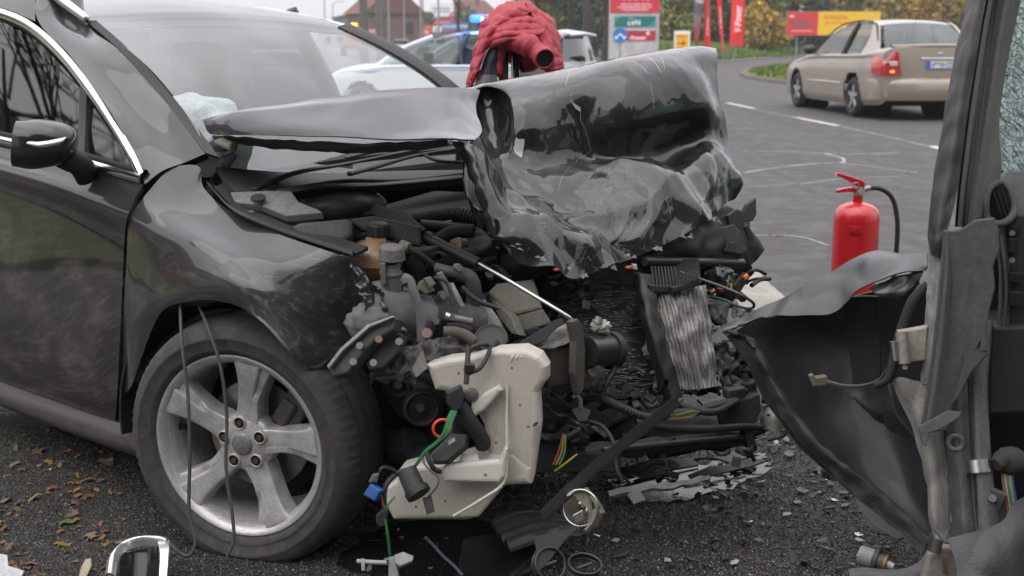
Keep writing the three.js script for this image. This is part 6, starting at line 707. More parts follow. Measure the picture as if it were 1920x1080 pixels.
  A('door_hinge', slab([[1742, 1040], [1768, 1026], [1796, 1030], [1812, 1085], [1790, 1110], [1740, 1110], [1728, 1090]], o(1770, 1070, 2.33), V(-.2, .1, .97), .03, .006), dirty(.4, .37, .33, .6, .2)); A('hinge_rust', slab([[1766, 1046], [1774, 1046], [1778, 1080], [1768, 1076]], o(1772, 1060, 2.312), V(-.2, .1, .97), .002, 0), rusty); A('hinge_pin', rod(o(1752, 1036, 2.31), o(1758, 1012, 2.31), .013, .011, 14), darkGrey2()); A('loose_strip', tube(pp([[1754, 994, 2.32], [1766, 1008, 2.31], [1776, 1018, 2.3]]), .004, 12, 6), trim);
  sk('rocker_edge', [[[1590, 1068, 2.48], [1620, 1064, 2.47], [1680, 1068, 2.44], [1720, 1055, 2.42], [1736, 1036, 2.42]], [[1594, 1084, 2.46], [1625, 1080, 2.45], [1685, 1084, 2.42], [1730, 1072, 2.4], [1746, 1050, 2.4]], [[1600, 1120, 2.44], [1640, 1120, 2.44], [1690, 1120, 2.42], [1735, 1120, 2.4], [1750, 1100, 2.4]]], trim, { nu: 24, nv: 10, thick: .01 });
  // rest of the body beyond the frame: screen, dash, roof, far pillar, seat, sill and floor
  const F2 = V(-.7, 0, -.714).normalize(), R2 = V(.714, 0, -.7).normalize(), mv = (p, r, f, h) => p.clone().addScaledVector(R2, r).addScaledVector(F2, f).add(V(0, h, 0));
  const wb = o(1962, 326, 2.70), wt = o(1992, -30, 2.77), hp2 = o(1790, 720, 2.42), r0 = o(1880, -60, 2.48);
  A('windscreen_pane', skin([[wt, mv(wt, .5, .02, .01), mv(wt, 1.0, 0, 0)], [wb, mv(wb, .55, .05, .01), mv(wb, 1.1, 0, 0)]], { nu: 16, nv: 8, thick: .005 }), phys({ color: C(.62, .8, .76), roughness: .35, transmission: .55, thickness: 0, bumpMap: scuffBump, bumpScale: .004 }));
  A('firewall', skin([[mv(wb, -.1, .1, -.06), mv(wb, 1.1, .1, -.06)], [mv(wb, -.1, .14, 0).setY(.55), mv(wb, 1.1, .14, 0).setY(.55)], [mv(wb, -.1, .05, 0).setY(.2), mv(wb, 1.1, .05, 0).setY(.2)]], { nu: 12, nv: 12, thick: .02 }), softBlack);
  A('a_pillar', loft([mv(wb, 1.16, .05, -.04), mv(wt, 1.06, 0, .02), mv(wt, 1.0, -.35, .28)], [.05, .045, .045], 16, 10, .7), gun);
  A('dash_body', skin([[mv(wb, .0, .12, 0), mv(wb, 1.1, .12, 0)], [mv(wb, .0, -.12, .0), mv(wb, 1.1, -.12, .0)], [mv(wb, .0, -.2, -.12), mv(wb, 1.1, -.2, -.12)], [mv(wb, .0, -.1, -.38), mv(wb, 1.1, -.1, -.38)]], { nu: 16, nv: 20, thick: .03 }), trimDk);
  A('roof', skin([[mv(r0, 0, -.3, .2), mv(r0, .55, -.3, .25), mv(r0, 1.1, -.3, .2)], [mv(r0, 0, -.9, .3), mv(r0, .55, -.9, .35), mv(r0, 1.1, -.9, .3)], [mv(r0, 0, -1.7, .28), mv(r0, .55, -1.7, .33), mv(r0, 1.1, -1.7, .28)]], { nu: 16, nv: 20, thick: .03 }), gun); A('roof_rail', loft([r0, mv(r0, 0, -.3, .2), mv(r0, 0, -.9, .3), mv(r0, 0, -1.7, .28)], [.035, .04, .04, .04], 24, 10, .8), gun);
  A('sill_beam', loft([hp2.clone().setY(.2), mv(hp2, 0, -.7, 0).setY(.2), mv(hp2, 0, -1.5, 0).setY(.22)], [.07, .07, .07], 16, 12, .9), gun); A('floor', place(rbox(1.6, .05, 1.3, .02), mv(hp2, .7, -.75, 0).setY(.2), [0, Math.atan2(F2.z, -F2.x), 0]), softBlack); A('b_pillar', loft([mv(hp2, 0, -1.15, 0).setY(.2), mv(hp2, .0, -1.15, 0).setY(.85), mv(r0, 0, -1.1, .28)], [.07, .06, .045], 16, 10, .7), gun);
  A('seat', [loft([mv(hp2, .42, -1.0, 0).setY(.4), mv(hp2, .42, -1.12, 0).setY(.75), mv(hp2, .42, -1.22, 0).setY(1.05)], [.2, .23, .15], 14, 14, .5), loft([mv(hp2, .42, -.55, 0).setY(.4), mv(hp2, .42, -.8, 0).setY(.38), mv(hp2, .42, -1.02, 0).setY(.36)], [.16, .22, .2], 14, 14, .5)], seatCloth);
  function darkGrey2() { return dirty(.07, .07, .07, .5, .3); }
}
// =====================================================================================
// vehicles behind, jacket, extinguisher
// =====================================================================================
const tyreM = std(C(.025), .85), rimSilver = std(C(.42), .4, .7), lampRed = phys({ color: C(.4, .015, .015), roughness: .2, clearcoat: 1 }), plateWhite = dirty(.65, .65, .66, .5);
// body of a car: x forward, y up, z to its right; stations [x, half width, sill y, shoulder y, deck edge y, deck centre y]
function carShell(st, mat) { const ring = ([x, w, y0, ys, yd, yc, wd]) => { const r = [[y0, w * .93], [y0 + .12, w * .985], [lerp(y0, ys, .55), w], [ys, w * .985], [yd, w * (wd ?? .9)], [yc, 0]]; return [...r.map(([y, z]) => V(x, y, -z)), ...r.slice(0, -1).reverse().map(([y, z]) => V(x, y, z))]; }; return skin(st.map(ring), { nu: 60, nv: 110, thick: .02 }); }
function cutArches(g, wheels, r, y0) { const p = g.attributes.position, src = g.index.array, out = []; for (let i = 0; i < src.length; i += 3) { let x = 0, y = 0, z = 0; for (let k = 0; k < 3; k++) { x += p.getX(src[i + k]) / 3; y += p.getY(src[i + k]) / 3; z += p.getZ(src[i + k]) / 3; } if (Math.abs(z) > .5 && wheels.some(w => (x - w) ** 2 + (y - y0) ** 2 < r * r)) continue; out.push(src[i], src[i + 1], src[i + 2]); } g.setIndex(out); return g; }
function carWheel(parent, x, z, r, side, rimMat) { const w = new THREE.Group(); w.name = 'wheel'; w.position.set(x, r, z); parent.add(w); const t = new THREE.TorusGeometry(r - .07, .075, 12, 36); t.scale(1, 1, 1.25); loc(w, 'tyre', t, tyreM); const d = new THREE.CylinderGeometry(r - .085, r - .085, .03, 30); d.rotateX(Math.PI / 2); d.translate(0, 0, side * .02); loc(w, 'rim_back', d, softBlack); for (let i = 0; i < 5; i++) { const s = rbox((r - .09), .065, .03, .01); s.translate((r - .09) / 2, 0, side * .055); s.rotateZ(i * 1.2566 + .3); loc(w, 'rim_spoke', s, rimMat); } const l = new THREE.TorusGeometry(r - .1, .014, 8, 36); l.translate(0, 0, side * .06); loc(w, 'rim_lip', l, rimMat); const h = new THREE.CylinderGeometry(.06, .06, .03, 16); h.rotateX(Math.PI / 2); h.translate(0, 0, side * .065); loc(w, 'hub', h, rimMat); const a = new THREE.CylinderGeometry(r + .06, r + .06, .3, 36); a.rotateX(Math.PI / 2); a.translate(0, .02, -side * .27); loc(w, 'wheel_arch', a, softBlack); return w; }
const paneM = phys({ color: C(.55, .62, .62), roughness: .02, transmission: 1, thickness: 0, ior: 1.52 });
function quad(pts, nu = 10, nv = 8, th = 0) { return skin(pts, { nu, nv, thick: th }); }
{ // ---- champagne saloon ----
  const pr = onGround(1614, 219), hd = V(-.085, 0, -1).normalize(), right = V(-hd.z, 0, hd.x), base = pr.clone().addScaledVector(right, .78);
  const t = thing('parked_saloon', 'champagne beige saloon car with a lit rear lamp by the traffic island', 'car', base); t.rotation.y = Math.atan2(-hd.z, hd.x);
  const champ = phys({ color: C(.33, .28, .225), roughness: .33, metalness: .35, clearcoat: 1, clearcoatRoughness: .06 });
  const B = loc(t, 'body', cutArches(carShell([[-1.0, .02, .55, .6, .62, .62], [-.995, .76, .36, .8, .98, 1.0], [-.98, .80, .30, .84, 1.03, 1.05, .84], [-.9, .835, .24, .86, 1.03, 1.055, .86], [-.6, .865, .22, .87, 1.0, 1.04, .88], [-.3, .87, .2, .87, .95, 1.0, .9], [.4, .868, .19, .86, .93, .93, .9], [1.2, .868, .19, .85, .92, .92, .9], [2.0, .868, .19, .83, .9, .93, .9], [2.4, .865, .2, .78, .86, .92, .88], [2.9, .85, .2, .72, .8, .86, .86], [3.3, .80, .22, .66, .70, .74, .84], [3.47, .70, .28, .56, .6, .63, .8], [3.5, .3, .4, .5, .52, .52]], champ), [0, 2.61], .36, .32), champ); t.scale.setScalar(1.1);
  const zr = .57, zb = .775, side = (l, s) => l.map(([x, y]) => V(x, y, s * lerp(zb, zr, clamp((y - .93) / .5))));
  // roof
  loc(t, 'roof', skin([[1.42, 1.36, .52], [1.1, 1.435, .56], [.6, 1.465, .58], [.1, 1.45, .57], [-.15, 1.40, .54]].map(([x, y, w]) => [-1, -.5, 0, .5, 1].map(k => V(x, y - .035 * k * k, k * w))), { nu: 20, nv: 20, thick: .03 }), champ);
  for (const s of [-1, 1]) {
    const P = (pts, r) => loft(pts, r, 16, 8, .7);
    loc(t, 'pillar', P([V(2.15, .9, s * .76), V(1.8, 1.16, s * .66), V(1.42, 1.345, s * .53)], [.045, .035, .035]), champ);
    loc(t, 'pillar', P([V(.72, .92, s * .775), V(.66, 1.2, s * .67), V(.6, 1.43, s * .57)], [.05, .045, .035]), std(C(.03), .5));
    loc(t, 'pillar', skin([side([[.02, .93], [-.4, .96], [-.62, 1.0]], s), side([[-.05, 1.2], [-.3, 1.2], [-.42, 1.17]], s), side([[.06, 1.40], [-.05, 1.41], [-.18, 1.37]], s)].map(r => s > 0 ? r : [...r].reverse()), { nu: 10, nv: 12, thick: .03 }), champ);
    const win = (n, rows) => loc(t, n, quad(rows.map(r => side(r, s))), paneM);
    win('front_window', [[[1.38, 1.32], [.66, 1.41]], [[1.72, 1.16], [.68, 1.2]], [[2.05, .94], [.74, .94]]]); win('rear_window', [[[.55, 1.41], [.05, 1.38]], [[.6, 1.2], [-.03, 1.2]], [[.68, .94], [.02, .94]]]);
    loc(t, 'roof_gutter', tube(side([[2.1, .93], [1.75, 1.18], [1.4, 1.35], [.9, 1.42], [.3, 1.43], [-.1, 1.37], [-.45, 1.14]], s).map(p => p.add(V(0, .012, s * .01))), .012, 40, 6), std(C(.02), .6));
    loc(t, 'waist_seal', tube(side([[2.1, .925], [1, .93], [-.05, .935]], s).map(p => p.add(V(0, 0, s * .02))), .01, 20, 6), std(C(.02), .6));
    loc(t, 'rubbing_strip', tube([V(2.15, .50, s * .872), V(1.2, .50, s * .885), V(.45, .50, s * .882)], .016, 20, 8), std(C(.5, .46, .4), .4, .2));
    for (const x of [1.75, .62]) loc(t, 'door_gap', tube([V(x + .05, .9, s * .835), V(x, .7, s * .872), V(x, .45, s * .878), V(x + .04, .26, s * .862)], .006, 20, 6), softBlack);
    for (const x of [.95, -.02]) loc(t, 'door_handle', place(rbox(.15, .03, .03, .01), V(x, .8, s * .872)), champ);
    const mir = new THREE.SphereGeometry(1, 16, 12); mir.scale(.1, .075, .1); loc(t, 'door_mirror', place(mir, V(1.85, 1.0, s * .93)), std(C(.02), .4));
    const lamp = loc(t, 'tail_lamp', skin([[V(-.76, 1.0, s * .80), V(-.93, 1.0, s * .765), V(-1.01, .99, s * .68), V(-1.03, .98, s * .62)], [V(-.74, .83, s * .885), V(-.93, .83, s * .86), V(-1.025, .83, s * .78), V(-1.045, .83, s * .60)], [V(-.78, .66, s * .89), V(-.95, .66, s * .865), V(-1.03, .66, s * .79), V(-1.05, .66, s * .56)]].map(r => s < 0 ? [...r].reverse() : r), { nu: 12, nv: 12, thick: .01 }), lampRed);
    loc(lamp, 'clear_lens', place(rbox(.03, .07, .2, .012), V(-1.035, .82, s * .73), [0, s * .35, 0]), phys({ color: C(.5), roughness: .15, clearcoat: 1 }));
    loc(lamp, 'lit_bulb', place(rbox(.03, .035, .1, .012), V(-1.04, .71, s * .72), [0, s * .35, 0]), std(C(.6, .1, .03), .4, 0, { emissive: C(1, .22, .05), emissiveIntensity: s < 0 ? 1.6 : 1.2 }));
    carWheel(t, 0, s * .79, .305, s, rimSilver); carWheel(t, 2.61, s * .79, .305, s, rimSilver);
    loc(t, 'mud_flap', place(rbox(.02, .2, .2, .006), V(-.36, .24, s * .78)), softBlack);
  }
  loc(t, 'windscreen', quad([[V(1.42, 1.34, -.52), V(1.47, 1.37, 0), V(1.42, 1.34, .52)], [V(2.15, .91, -.74), V(2.3, .93, 0), V(2.15, .91, .74)]]), paneM);
  loc(t, 'rear_screen', quad([[V(-.15, 1.385, .50), V(-.19, 1.415, 0), V(-.15, 1.385, -.50)], [V(-.42, 1.2, .60), V(-.47, 1.225, 0), V(-.42, 1.2, -.60)], [V(-.64, 1.03, .66), V(-.68, 1.05, 0), V(-.64, 1.03, -.66)]]), phys({ color: C(.3, .36, .36), roughness: .02, transmission: .8, thickness: 0 }));
  loc(t, 'boot_spoiler', skin([[V(-.8, 1.05, .7), V(-.82, 1.07, 0), V(-.8, 1.05, -.7)], [V(-.97, 1.075, .7), V(-1.0, 1.09, 0), V(-.97, 1.075, -.7)], [V(-.985, 1.05, .7), V(-1.015, 1.06, 0), V(-.985, 1.05, -.7)]], { nu: 20, nv: 8, thick: .01 }), champ);
  loc(t, 'rear_bumper', skin([[.60, 0], [.55, -.05], [.42, -.06], [.30, -.03]].map(([y, dx]) => [-.87, -.8, -.4, 0, .4, .8, .87].reverse().map((z, i) => V(-1.0 + dx + (Math.abs(z) > .85 ? .42 : Math.abs(z) > .7 ? .1 : 0), y, z))), { nu: 40, nv: 12, thick: .02 }), champ);
  loc(t, 'number_plate', [place(rbox(.012, .11, .5, .003), V(-1.028, .80, .05))], plateWhite); loc(t, 'plate_print', (() => { const g = new THREE.PlaneGeometry(.5, .11); g.rotateY(-Math.PI / 2); g.translate(-1.036, .80, .05); return g; })(), std(C(1), .5, 0, { map: ctex(256, 56, (g, w, h) => { g.fillStyle = '#cfcdd2'; g.fillRect(0, 0, w, h); g.fillStyle = '#3a62b8'; g.fillRect(0, 0, 34, h); g.fillStyle = '#3a62b8'; g.fillRect(0, h - 6, w, 6); for (let i = 0; i < 16; i++) for (let j = 0; j < 3; j++) { const k = 130 + Math.floor(rnd() * 90); g.fillStyle = `rgb(${k},${k},${k + 6})`; g.fillRect(44 + i * 13, 8 + j * 13, 13, 13); } }) }));
  loc(t, 'plate_bar', place(rbox(.02, .03, .62, .006), V(-1.02, .89, .03)), chrome); loc(t, 'emblem', place(rbox(.01, .03, .08, .004), V(-1.02, .965, 0)), chrome);
  for (const s of [-.35, .35]) loc(t, 'seat', loft([V(1.0, .5, s), V(.85, .9, s), V(.75, 1.15, s)], [.2, .22, .12], 10, 10, .5), seatCloth); loc(t, 'rear_bench', place(rbox(.2, .6, 1.2, .06), V(-.1, .8, 0)), seatCloth); loc(t, 'underside', place(rbox(3.6, .1, 1.5, .03), V(1.2, .24, 0)), softBlack); loc(t, 'exhaust', rod(V(-1.0, .22, .5), V(-.6, .22, .5), .03, .03, 12), darkPipe()); loc(t, 'aerial', rod(V(-.1, 1.42, 0), V(-.35, 1.75, 0), .004, .003, 6), softBlack); loc(t, 'wing_patch', place(rbox(.2, .16, .006, .002), V(-.32, .78, -.872), [0, 0, .5]), dirty(.55, .53, .5, .6));
  function darkPipe() { return std(C(.06), .5, .5); }
}
{ // ---- white patrol hatchback ----
  const hd = V(-.917, 0, -.4), right = V(-hd.z, 0, hd.x), corner = at(1046, 150, 16.2); corner.y = 0; const base = corner.clone().addScaledVector(right, .88).addScaledVector(hd, .75);
  const t = thing('patrol_car', 'white hatchback with blue stripe, flashing blue light bar and open door', 'car', base); t.rotation.y = Math.atan2(-hd.z, hd.x); t.userData.label = 'white hatchback with blue stripe and lit blue light bar on its roof'; t.scale.setScalar(.94);
  const white = phys({ color: C(.6, .61, .62), roughness: .35, clearcoat: 1, clearcoatRoughness: .06 }), blue = phys({ color: C(.03, .14, .48), roughness: .35, clearcoat: 1 });
  loc(t, 'body', cutArches(carShell([[-.78, .02, .55, .6, .62, .62], [-.775, .76, .4, .85, .98, 1.0], [-.74, .84, .3, .9, 1.0, 1.0, .86], [-.5, .875, .24, .92, .98, .98, .9], [0, .88, .2, .91, .96, .96, .9], [1, .88, .2, .9, .95, .95, .9], [2.1, .88, .2, .88, .94, .96, .9], [2.5, .87, .2, .84, .92, .98, .88], [3.0, .86, .2, .8, .88, .94, .86], [3.3, .8, .22, .7, .78, .84, .84], [3.45, .66, .3, .6, .64, .66, .8], [3.48, .3, .4, .5, .52, .52]], white), [0, 2.65], .37, .33), white);
  const zr = .6, zb = .8, side = (l, s) => l.map(([x, y]) => V(x, y, s * lerp(zb, zr, clamp((y - .95) / .52))));
  loc(t, 'roof', skin([[1.5, 1.40, .54], [1.1, 1.48, .585], [.5, 1.515, .6], [-.1, 1.51, .6], [-.5, 1.48, .58], [-.74, 1.44, .55]].map(([x, y, w]) => [-1, -.5, 0, .5, 1].map(k => V(x, y - .035 * k * k, k * w))), { nu: 20, nv: 20, thick: .03 }), white);
  loc(t, 'roof_spoiler', skin([[V(-.6, 1.475, .58), V(-.62, 1.50, 0), V(-.6, 1.475, -.58)], [V(-.85, 1.43, .56), V(-.88, 1.455, 0), V(-.85, 1.43, -.56)], [V(-.84, 1.405, .56), V(-.87, 1.42, 0), V(-.84, 1.405, -.56)]], { nu: 16, nv: 8, thick: .012 }), white);
  for (const s of [-1, 1]) {
    loc(t, 'pillar', loft([V(2.4, .93, s * .79), V(2.0, 1.2, s * .69), V(1.5, 1.4, s * .56)], [.05, .04, .04], 16, 8, .7), white); loc(t, 'pillar', loft([V(.95, .95, s * .8), V(.9, 1.25, s * .69), V(.84, 1.46, s * .6)], [.06, .05, .04], 12, 8, .7), std(C(.02), .4));
    loc(t, 'pillar', skin([side([[.05, .95], [-.4, .96], [-.74, .97]], s), side([[-.1, 1.2], [-.4, 1.2], [-.66, 1.2]], s), side([[.0, 1.45], [-.35, 1.46], [-.6, 1.45]], s)].map(r => s > 0 ? r : [...r].reverse()), { nu: 10, nv: 12, thick: .03 }), white);
    const win = (n, rows) => loc(t, n, quad(rows.map(r => side(r, s))), paneM); win('front_window', [[[1.46, 1.38], [.9, 1.44]], [[1.9, 1.18], [.94, 1.2]], [[2.3, .97], [1.0, .97]]]);
    if (s > 0) win('rear_window', [[[.8, 1.44], [.02, 1.42]], [[.84, 1.2], [-.06, 1.2]], [[.9, .97], [.05, .97]]]);
    loc(t, 'side_stripe', skin([[3.0, .78, .86], [2.2, .82, .884], [1, .84, .886], [0, .85, .886], [-.6, .86, .868]].map(([x, y, z]) => [V(x, y + .05, s * z), V(x, y - .05, s * z)]), { nu: 4, nv: 20, thick: .004 }), blue);
    carWheel(t, 0, s * .8, .32, s, rimSilver); carWheel(t, 2.65, s * .8, .32, s, rimSilver);
    const tl = loc(t, 'tail_lamp', place(rbox(.06, .3, .16, .03), V(-.76, .86, s * .74), [0, s * .4, 0]), lampRed);
  }
  loc(t, 'windscreen', quad([[V(1.5, 1.39, -.55), V(1.55, 1.42, 0), V(1.5, 1.39, .55)], [V(2.4, .95, -.77), V(2.55, .97, 0), V(2.4, .95, .77)]]), paneM);
  loc(t, 'tailgate_glass', quad([[V(-.73, 1.40, .53), V(-.78, 1.41, 0), V(-.73, 1.40, -.53)], [V(-.76, 1.2, .64), V(-.83, 1.2, 0), V(-.76, 1.2, -.64)], [V(-.78, 1.02, .72), V(-.86, 1.02, 0), V(-.78, 1.02, -.72)]], 12, 10, .01), phys({ color: C(.02, .022, .024), roughness: .03, clearcoat: 1 }));
  loc(t, 'tailgate_wiper', loft([V(-.9, 1.05, -.05), V(-.9, 1.08, -.2), V(-.86, 1.09, -.42)], [.04, .035, .01], 12, 8, .4), softBlack); loc(t, 'tailgate_stripe', skin([[V(-.8, .86, .78), V(-.87, .86, 0), V(-.8, .86, -.78)], [V(-.8, .78, .78), V(-.87, .78, 0), V(-.8, .78, -.78)]], { nu: 12, nv: 4, thick: .004 }), blue); loc(t, 'tailgate', skin([[V(-.775, 1.02, .76), V(-.86, 1.02, 0), V(-.775, 1.02, -.76)], [V(-.79, .8, .8), V(-.865, .8, 0), V(-.79, .8, -.8)], [V(-.78, .4, .8), V(-.86, .4, 0), V(-.78, .4, -.8)]], { nu: 12, nv: 10, thick: .02 }), white);
  // light bar
  const bar = new THREE.Group(); bar.name = 'light_bar'; bar.position.set(.72, 1.53, 0); t.add(bar); loc(bar, 'bar_foot', place(rbox(.2, .09, .7, .02), V(0, .04, 0)), std(C(.02), .5)); loc(bar, 'blue_dome', place(rbox(.3, .12, 1.1, .05, 4), V(0, .15, 0)), phys({ color: C(.03, .09, .6), roughness: .12, clearcoat: 1, emissive: C(.02, .07, .8), emissiveIntensity: .35 })); const lit = loc(bar, 'lit_cell', place(rbox(.32, .07, .3, .03), V(0, .15, -.3)), std(C(.2, .5, 1), .3, 0, { emissive: C(.25, .6, 1), emissiveIntensity: 3 })); const pl = new THREE.PointLight(C(.15, .4, 1), 1.5, 0, 2); pl.position.set(0, .15, -.75); pl.castShadow = true; bar.add(pl);
  // rear side door standing open, dark cabin behind it
  const od = new THREE.Group(); od.name = 'open_door'; od.position.set(.86, 0, -.86); od.rotation.y = .95; t.add(od); loc(od, 'door_panel', place(rbox(.95, .62, .09, .04), V(-.48, .62, 0)), white); loc(od, 'door_lining', place(rbox(.88, .55, .03, .02), V(-.47, .62, .06)), std(C(.03), .7)); loc(od, 'door_frame', tube([V(-.02, .9, 0), V(-.04, 1.3, .1), V(-.1, 1.43, .14), V(-.7, 1.42, .14), V(-.9, 1.2, .08), V(-.95, .92, 0)], .026, 40, 8), std(C(.05), .5)); loc(t, 'door_opening', place(rbox(.8, .62, .03, .01), V(.45, .6, -.872)), softBlack);
  for (const s of [-.37, .37]) { loc(t, 'seat', loft([V(1.2, .5, s), V(1.05, .9, s), V(.95, 1.2, s)], [.2, .24, .14], 10, 10, .5), seatCloth); } loc(t, 'dash', place(rbox(.4, .2, 1.3, .06), V(2.1, .9, 0)), softBlack); loc(t, 'steering_wheel', (() => { const g = new THREE.TorusGeometry(.18, .018, 8, 24); g.rotateY(Math.PI / 2); g.rotateZ(.5); g.translate(1.75, .95, -.37); return g; })(), softBlack); loc(t, 'rear_view_mirror', place(rbox(.04, .08, .24, .02), V(1.65, 1.33, 0)), softBlack); loc(t, 'computer_mount', place(rbox(.1, .16, .2, .02), V(1.85, 1.06, -.05)), softBlack);
}
{ // ---- far recovery truck and queueing cars ----
  const b = at(664, 60, 95); b.y = 0; const t = thing('recovery_truck', 'orange recovery truck with a lit amber beacon behind the roof rail', 'truck', b), or = dirty(.6, .2, .03, .5); t.rotation.y = .2; loc(t, 'cab', place(rbox(1.7, 1.5, 1.7, .15), V(0, 1.55, 0)), or); loc(t, 'windscreen', place(rbox(1.4, .6, .05, .02), V(0, 1.85, .86)), darkPane); loc(t, 'flatbed', place(rbox(2.1, .4, 5, .05), V(-.1, .9, -3)), dirty(.2, .2, .2, .6)); loc(t, 'beacon_bar', place(rbox(1.2, .1, .2, .03), V(0, 2.4, .2)), or); loc(t, 'amber_beacon', place(rbox(.5, .2, .25, .06), V(0, 2.55, .2)), std(C(.8, .35, .02), .3, 0, { emissive: C(1, .5, .05), emissiveIntensity: 1.6 })); const al = new THREE.PointLight(C(1, .5, .05), 1, 0, 2); al.position.set(0, 2.55, .5); t.add(al); for (const x of [-.8, .8]) for (const z of [0, -3.8]) { const w = new THREE.CylinderGeometry(.42, .42, .25, 20); w.rotateZ(Math.PI / 2); w.translate(x, .42, z); loc(t, 'wheel', w, tyreM); }
  const far = (u, d, col, l) => { const p = at(u, 85, d); p.y = 0; const c = thing('far_car', l, 'car', p, 'cars on the far road'); loc(c, 'body', place(rbox(1.75, .55, 4.2, .18), V(0, .58, 0)), col); loc(c, 'cabin', place(rbox(1.45, .5, 2.2, .2), V(0, 1.08, -.2)), darkPane); loc(c, 'roof', place(rbox(1.3, .06, 1.5, .03), V(0, 1.36, -.2)), col); for (const x of [-.7, .7]) { loc(c, 'tail_lamp', place(rbox(.26, .16, .05, .02), V(x, .72, 2.11)), lampRed); for (const z of [-1.3, 1.3]) { const w = new THREE.CylinderGeometry(.31, .31, .2, 18); w.rotateZ(Math.PI / 2); w.translate(x * 1.12, .31, z); loc(c, 'wheel', w, tyreM); } } };
  far(752, 118, dirty(.7, .7, .7, .4), 'white car driving away on the far road'); far(741, 150, dirty(.04, .04, .05, .4), 'dark car ahead of the white one on the far road'); far(774, 165, dirty(.3, .05, .04, .4), 'dark red car at the end of the far road');
}
// ---- red padded jacket hung over the open door ----
{
  const Z = 4.5, c = at(965, 82, Z), caps = [], cap = (l, r, m) => { const p = l.map(q => at(q[0], q[1], Z + (q[2] ?? 0))); let run = 0; for (let i = 0; i + 1 < p.length; i++) { caps.push([p[i], p[i + 1], r[i], r[i + 1], m, run]); run += p[i].distanceTo(p[i + 1]); } };
  // 0 red shell
  cap([[955, 24, .02], [922, 52, 0], [905, 96, -.02], [890, 150, -.02]], [.046, .044, .034, .022], 0); cap([[950, 30, .0], [985, 28, .0], [1012, 58, .0]], [.05, .05, .062], 0); cap([[1008, 55, .0], [1024, 94, -.01], [1034, 116, -.01]], [.066, .06, .045], 0); cap([[945, 45, -.03], [932, 86, -.06], [933, 134, -.06]], [.05, .034, .02], 0); cap([[936, 76, -.06], [962, 74, -.09], [990, 84, -.12], [1011, 101, -.14]], [.036, .042, .042, .037], 0); cap([[965, 45, .05], [955, 90, .08], [990, 112, .06]], [.055, .05, .05], 0); cap([[1020, 50, 0], [1042, 70, .0]], [.05, .022], 0);
  const sdf = (p) => { let d = 9, best = 9; sdf.arc = 0; for (const [a, b, r0, r1, , l0] of caps) { const ab = b.clone().sub(a), t = clamp(p.clone().sub(a).dot(ab) / ab.lengthSq()), q = a.clone().addScaledVector(ab, t), e = p.distanceTo(q) - lerp(r0, r1, t), k = .016, h = clamp(.5 + .5 * (d - e) / k); d = lerp(d, e, h) - k * h * (1 - h); if (e < best) { best = e; sdf.arc = l0 + t * ab.length(); } } return d; };
  // surface nets on a fine grid
  const N = 84, S0 = .25, cell = 2 * S0 / N, F = new Float32Array((N + 1) ** 3), id = (i, j, k) => (i * (N + 1) + j) * (N + 1) + k; for (let i = 0; i <= N; i++) for (let j = 0; j <= N; j++) for (let k = 0; k <= N; k++) F[id(i, j, k)] = sdf(V(c.x - S0 + i * cell, c.y - S0 + j * cell, c.z - S0 + k * cell));
  const vid = new Int32Array((N + 1) ** 3).fill(-1), pos = [], idx = [];
  for (let i = 0; i < N; i++) for (let j = 0; j < N; j++) for (let k = 0; k < N; k++) { let n = 0, x = 0, y = 0, z = 0; const cor = []; for (let q = 0; q < 8; q++) cor.push(F[id(i + (q & 1), j + ((q >> 1) & 1), k + ((q >> 2) & 1))]); for (const [a, b] of [[0, 1], [2, 3], [4, 5], [6, 7], [0, 2], [1, 3], [4, 6], [5, 7], [0, 4], [1, 5], [2, 6], [3, 7]]) if ((cor[a] < 0) !== (cor[b] < 0)) { const t = cor[a] / (cor[a] - cor[b]); x += lerp(a & 1, b & 1, t); y += lerp((a >> 1) & 1, (b >> 1) & 1, t); z += lerp((a >> 2) & 1, (b >> 2) & 1, t); n++; } if (n) { vid[id(i, j, k)] = pos.length / 3; pos.push(c.x - S0 + (i + x / n) * cell, c.y - S0 + (j + y / n) * cell, c.z - S0 + (k + z / n) * cell); } }
  const qd = (a, b, cc, d, f) => { if (Math.min(a, b, cc, d) < 0) return; f ? idx.push(a, b, cc, a, cc, d) : idx.push(a, cc, b, a, d, cc); };
  for (let i = 1; i < N; i++) for (let j = 1; j < N; j++) for (let k = 1; k < N; k++) { const s = F[id(i, j, k)] < 0; if (s !== F[id(i + 1, j, k)] < 0) qd(vid[id(i, j - 1, k - 1)], vid[id(i, j, k - 1)], vid[id(i, j, k)], vid[id(i, j - 1, k)], s); if (s !== F[id(i, j + 1, k)] < 0) qd(vid[id(i - 1, j, k - 1)], vid[id(i - 1, j, k)], vid[id(i, j, k)], vid[id(i, j, k - 1)], s); if (s !== F[id(i, j, k + 1)] < 0) qd(vid[id(i - 1, j - 1, k)], vid[id(i, j - 1, k)], vid[id(i, j, k)], vid[id(i - 1, j, k)], s); }
  let g = new THREE.BufferGeometry(); g.setAttribute('position', new THREE.Float32BufferAttribute(pos, 3)); g.setIndex(idx); g.computeVertexNormals();
  { const p = g.attributes.position, n = g.attributes.normal; for (let i = 0; i < p.count; i++) { const x = p.getX(i), y = p.getY(i), z = p.getZ(i); sdf(V(x, y, z)); const q = Math.abs(Math.sin((sdf.arc + .006 * n3(x * 12, y * 12, z * 12)) * Math.PI / .042)), dsp = .006 * Math.pow(q, .5) + .0035 * n3(x * 20, y * 9, z * 20) - .006; p.setXYZ(i, x + n.getX(i) * dsp, y + n.getY(i) * dsp, z + n.getZ(i) * dsp); } g.computeVertexNormals(); }
  const red = phys({ color: C(.36, .028, .045), roughness: .55, sheen: .3, sheenColor: C(.6, .2, .25), sheenRoughness: .5 });
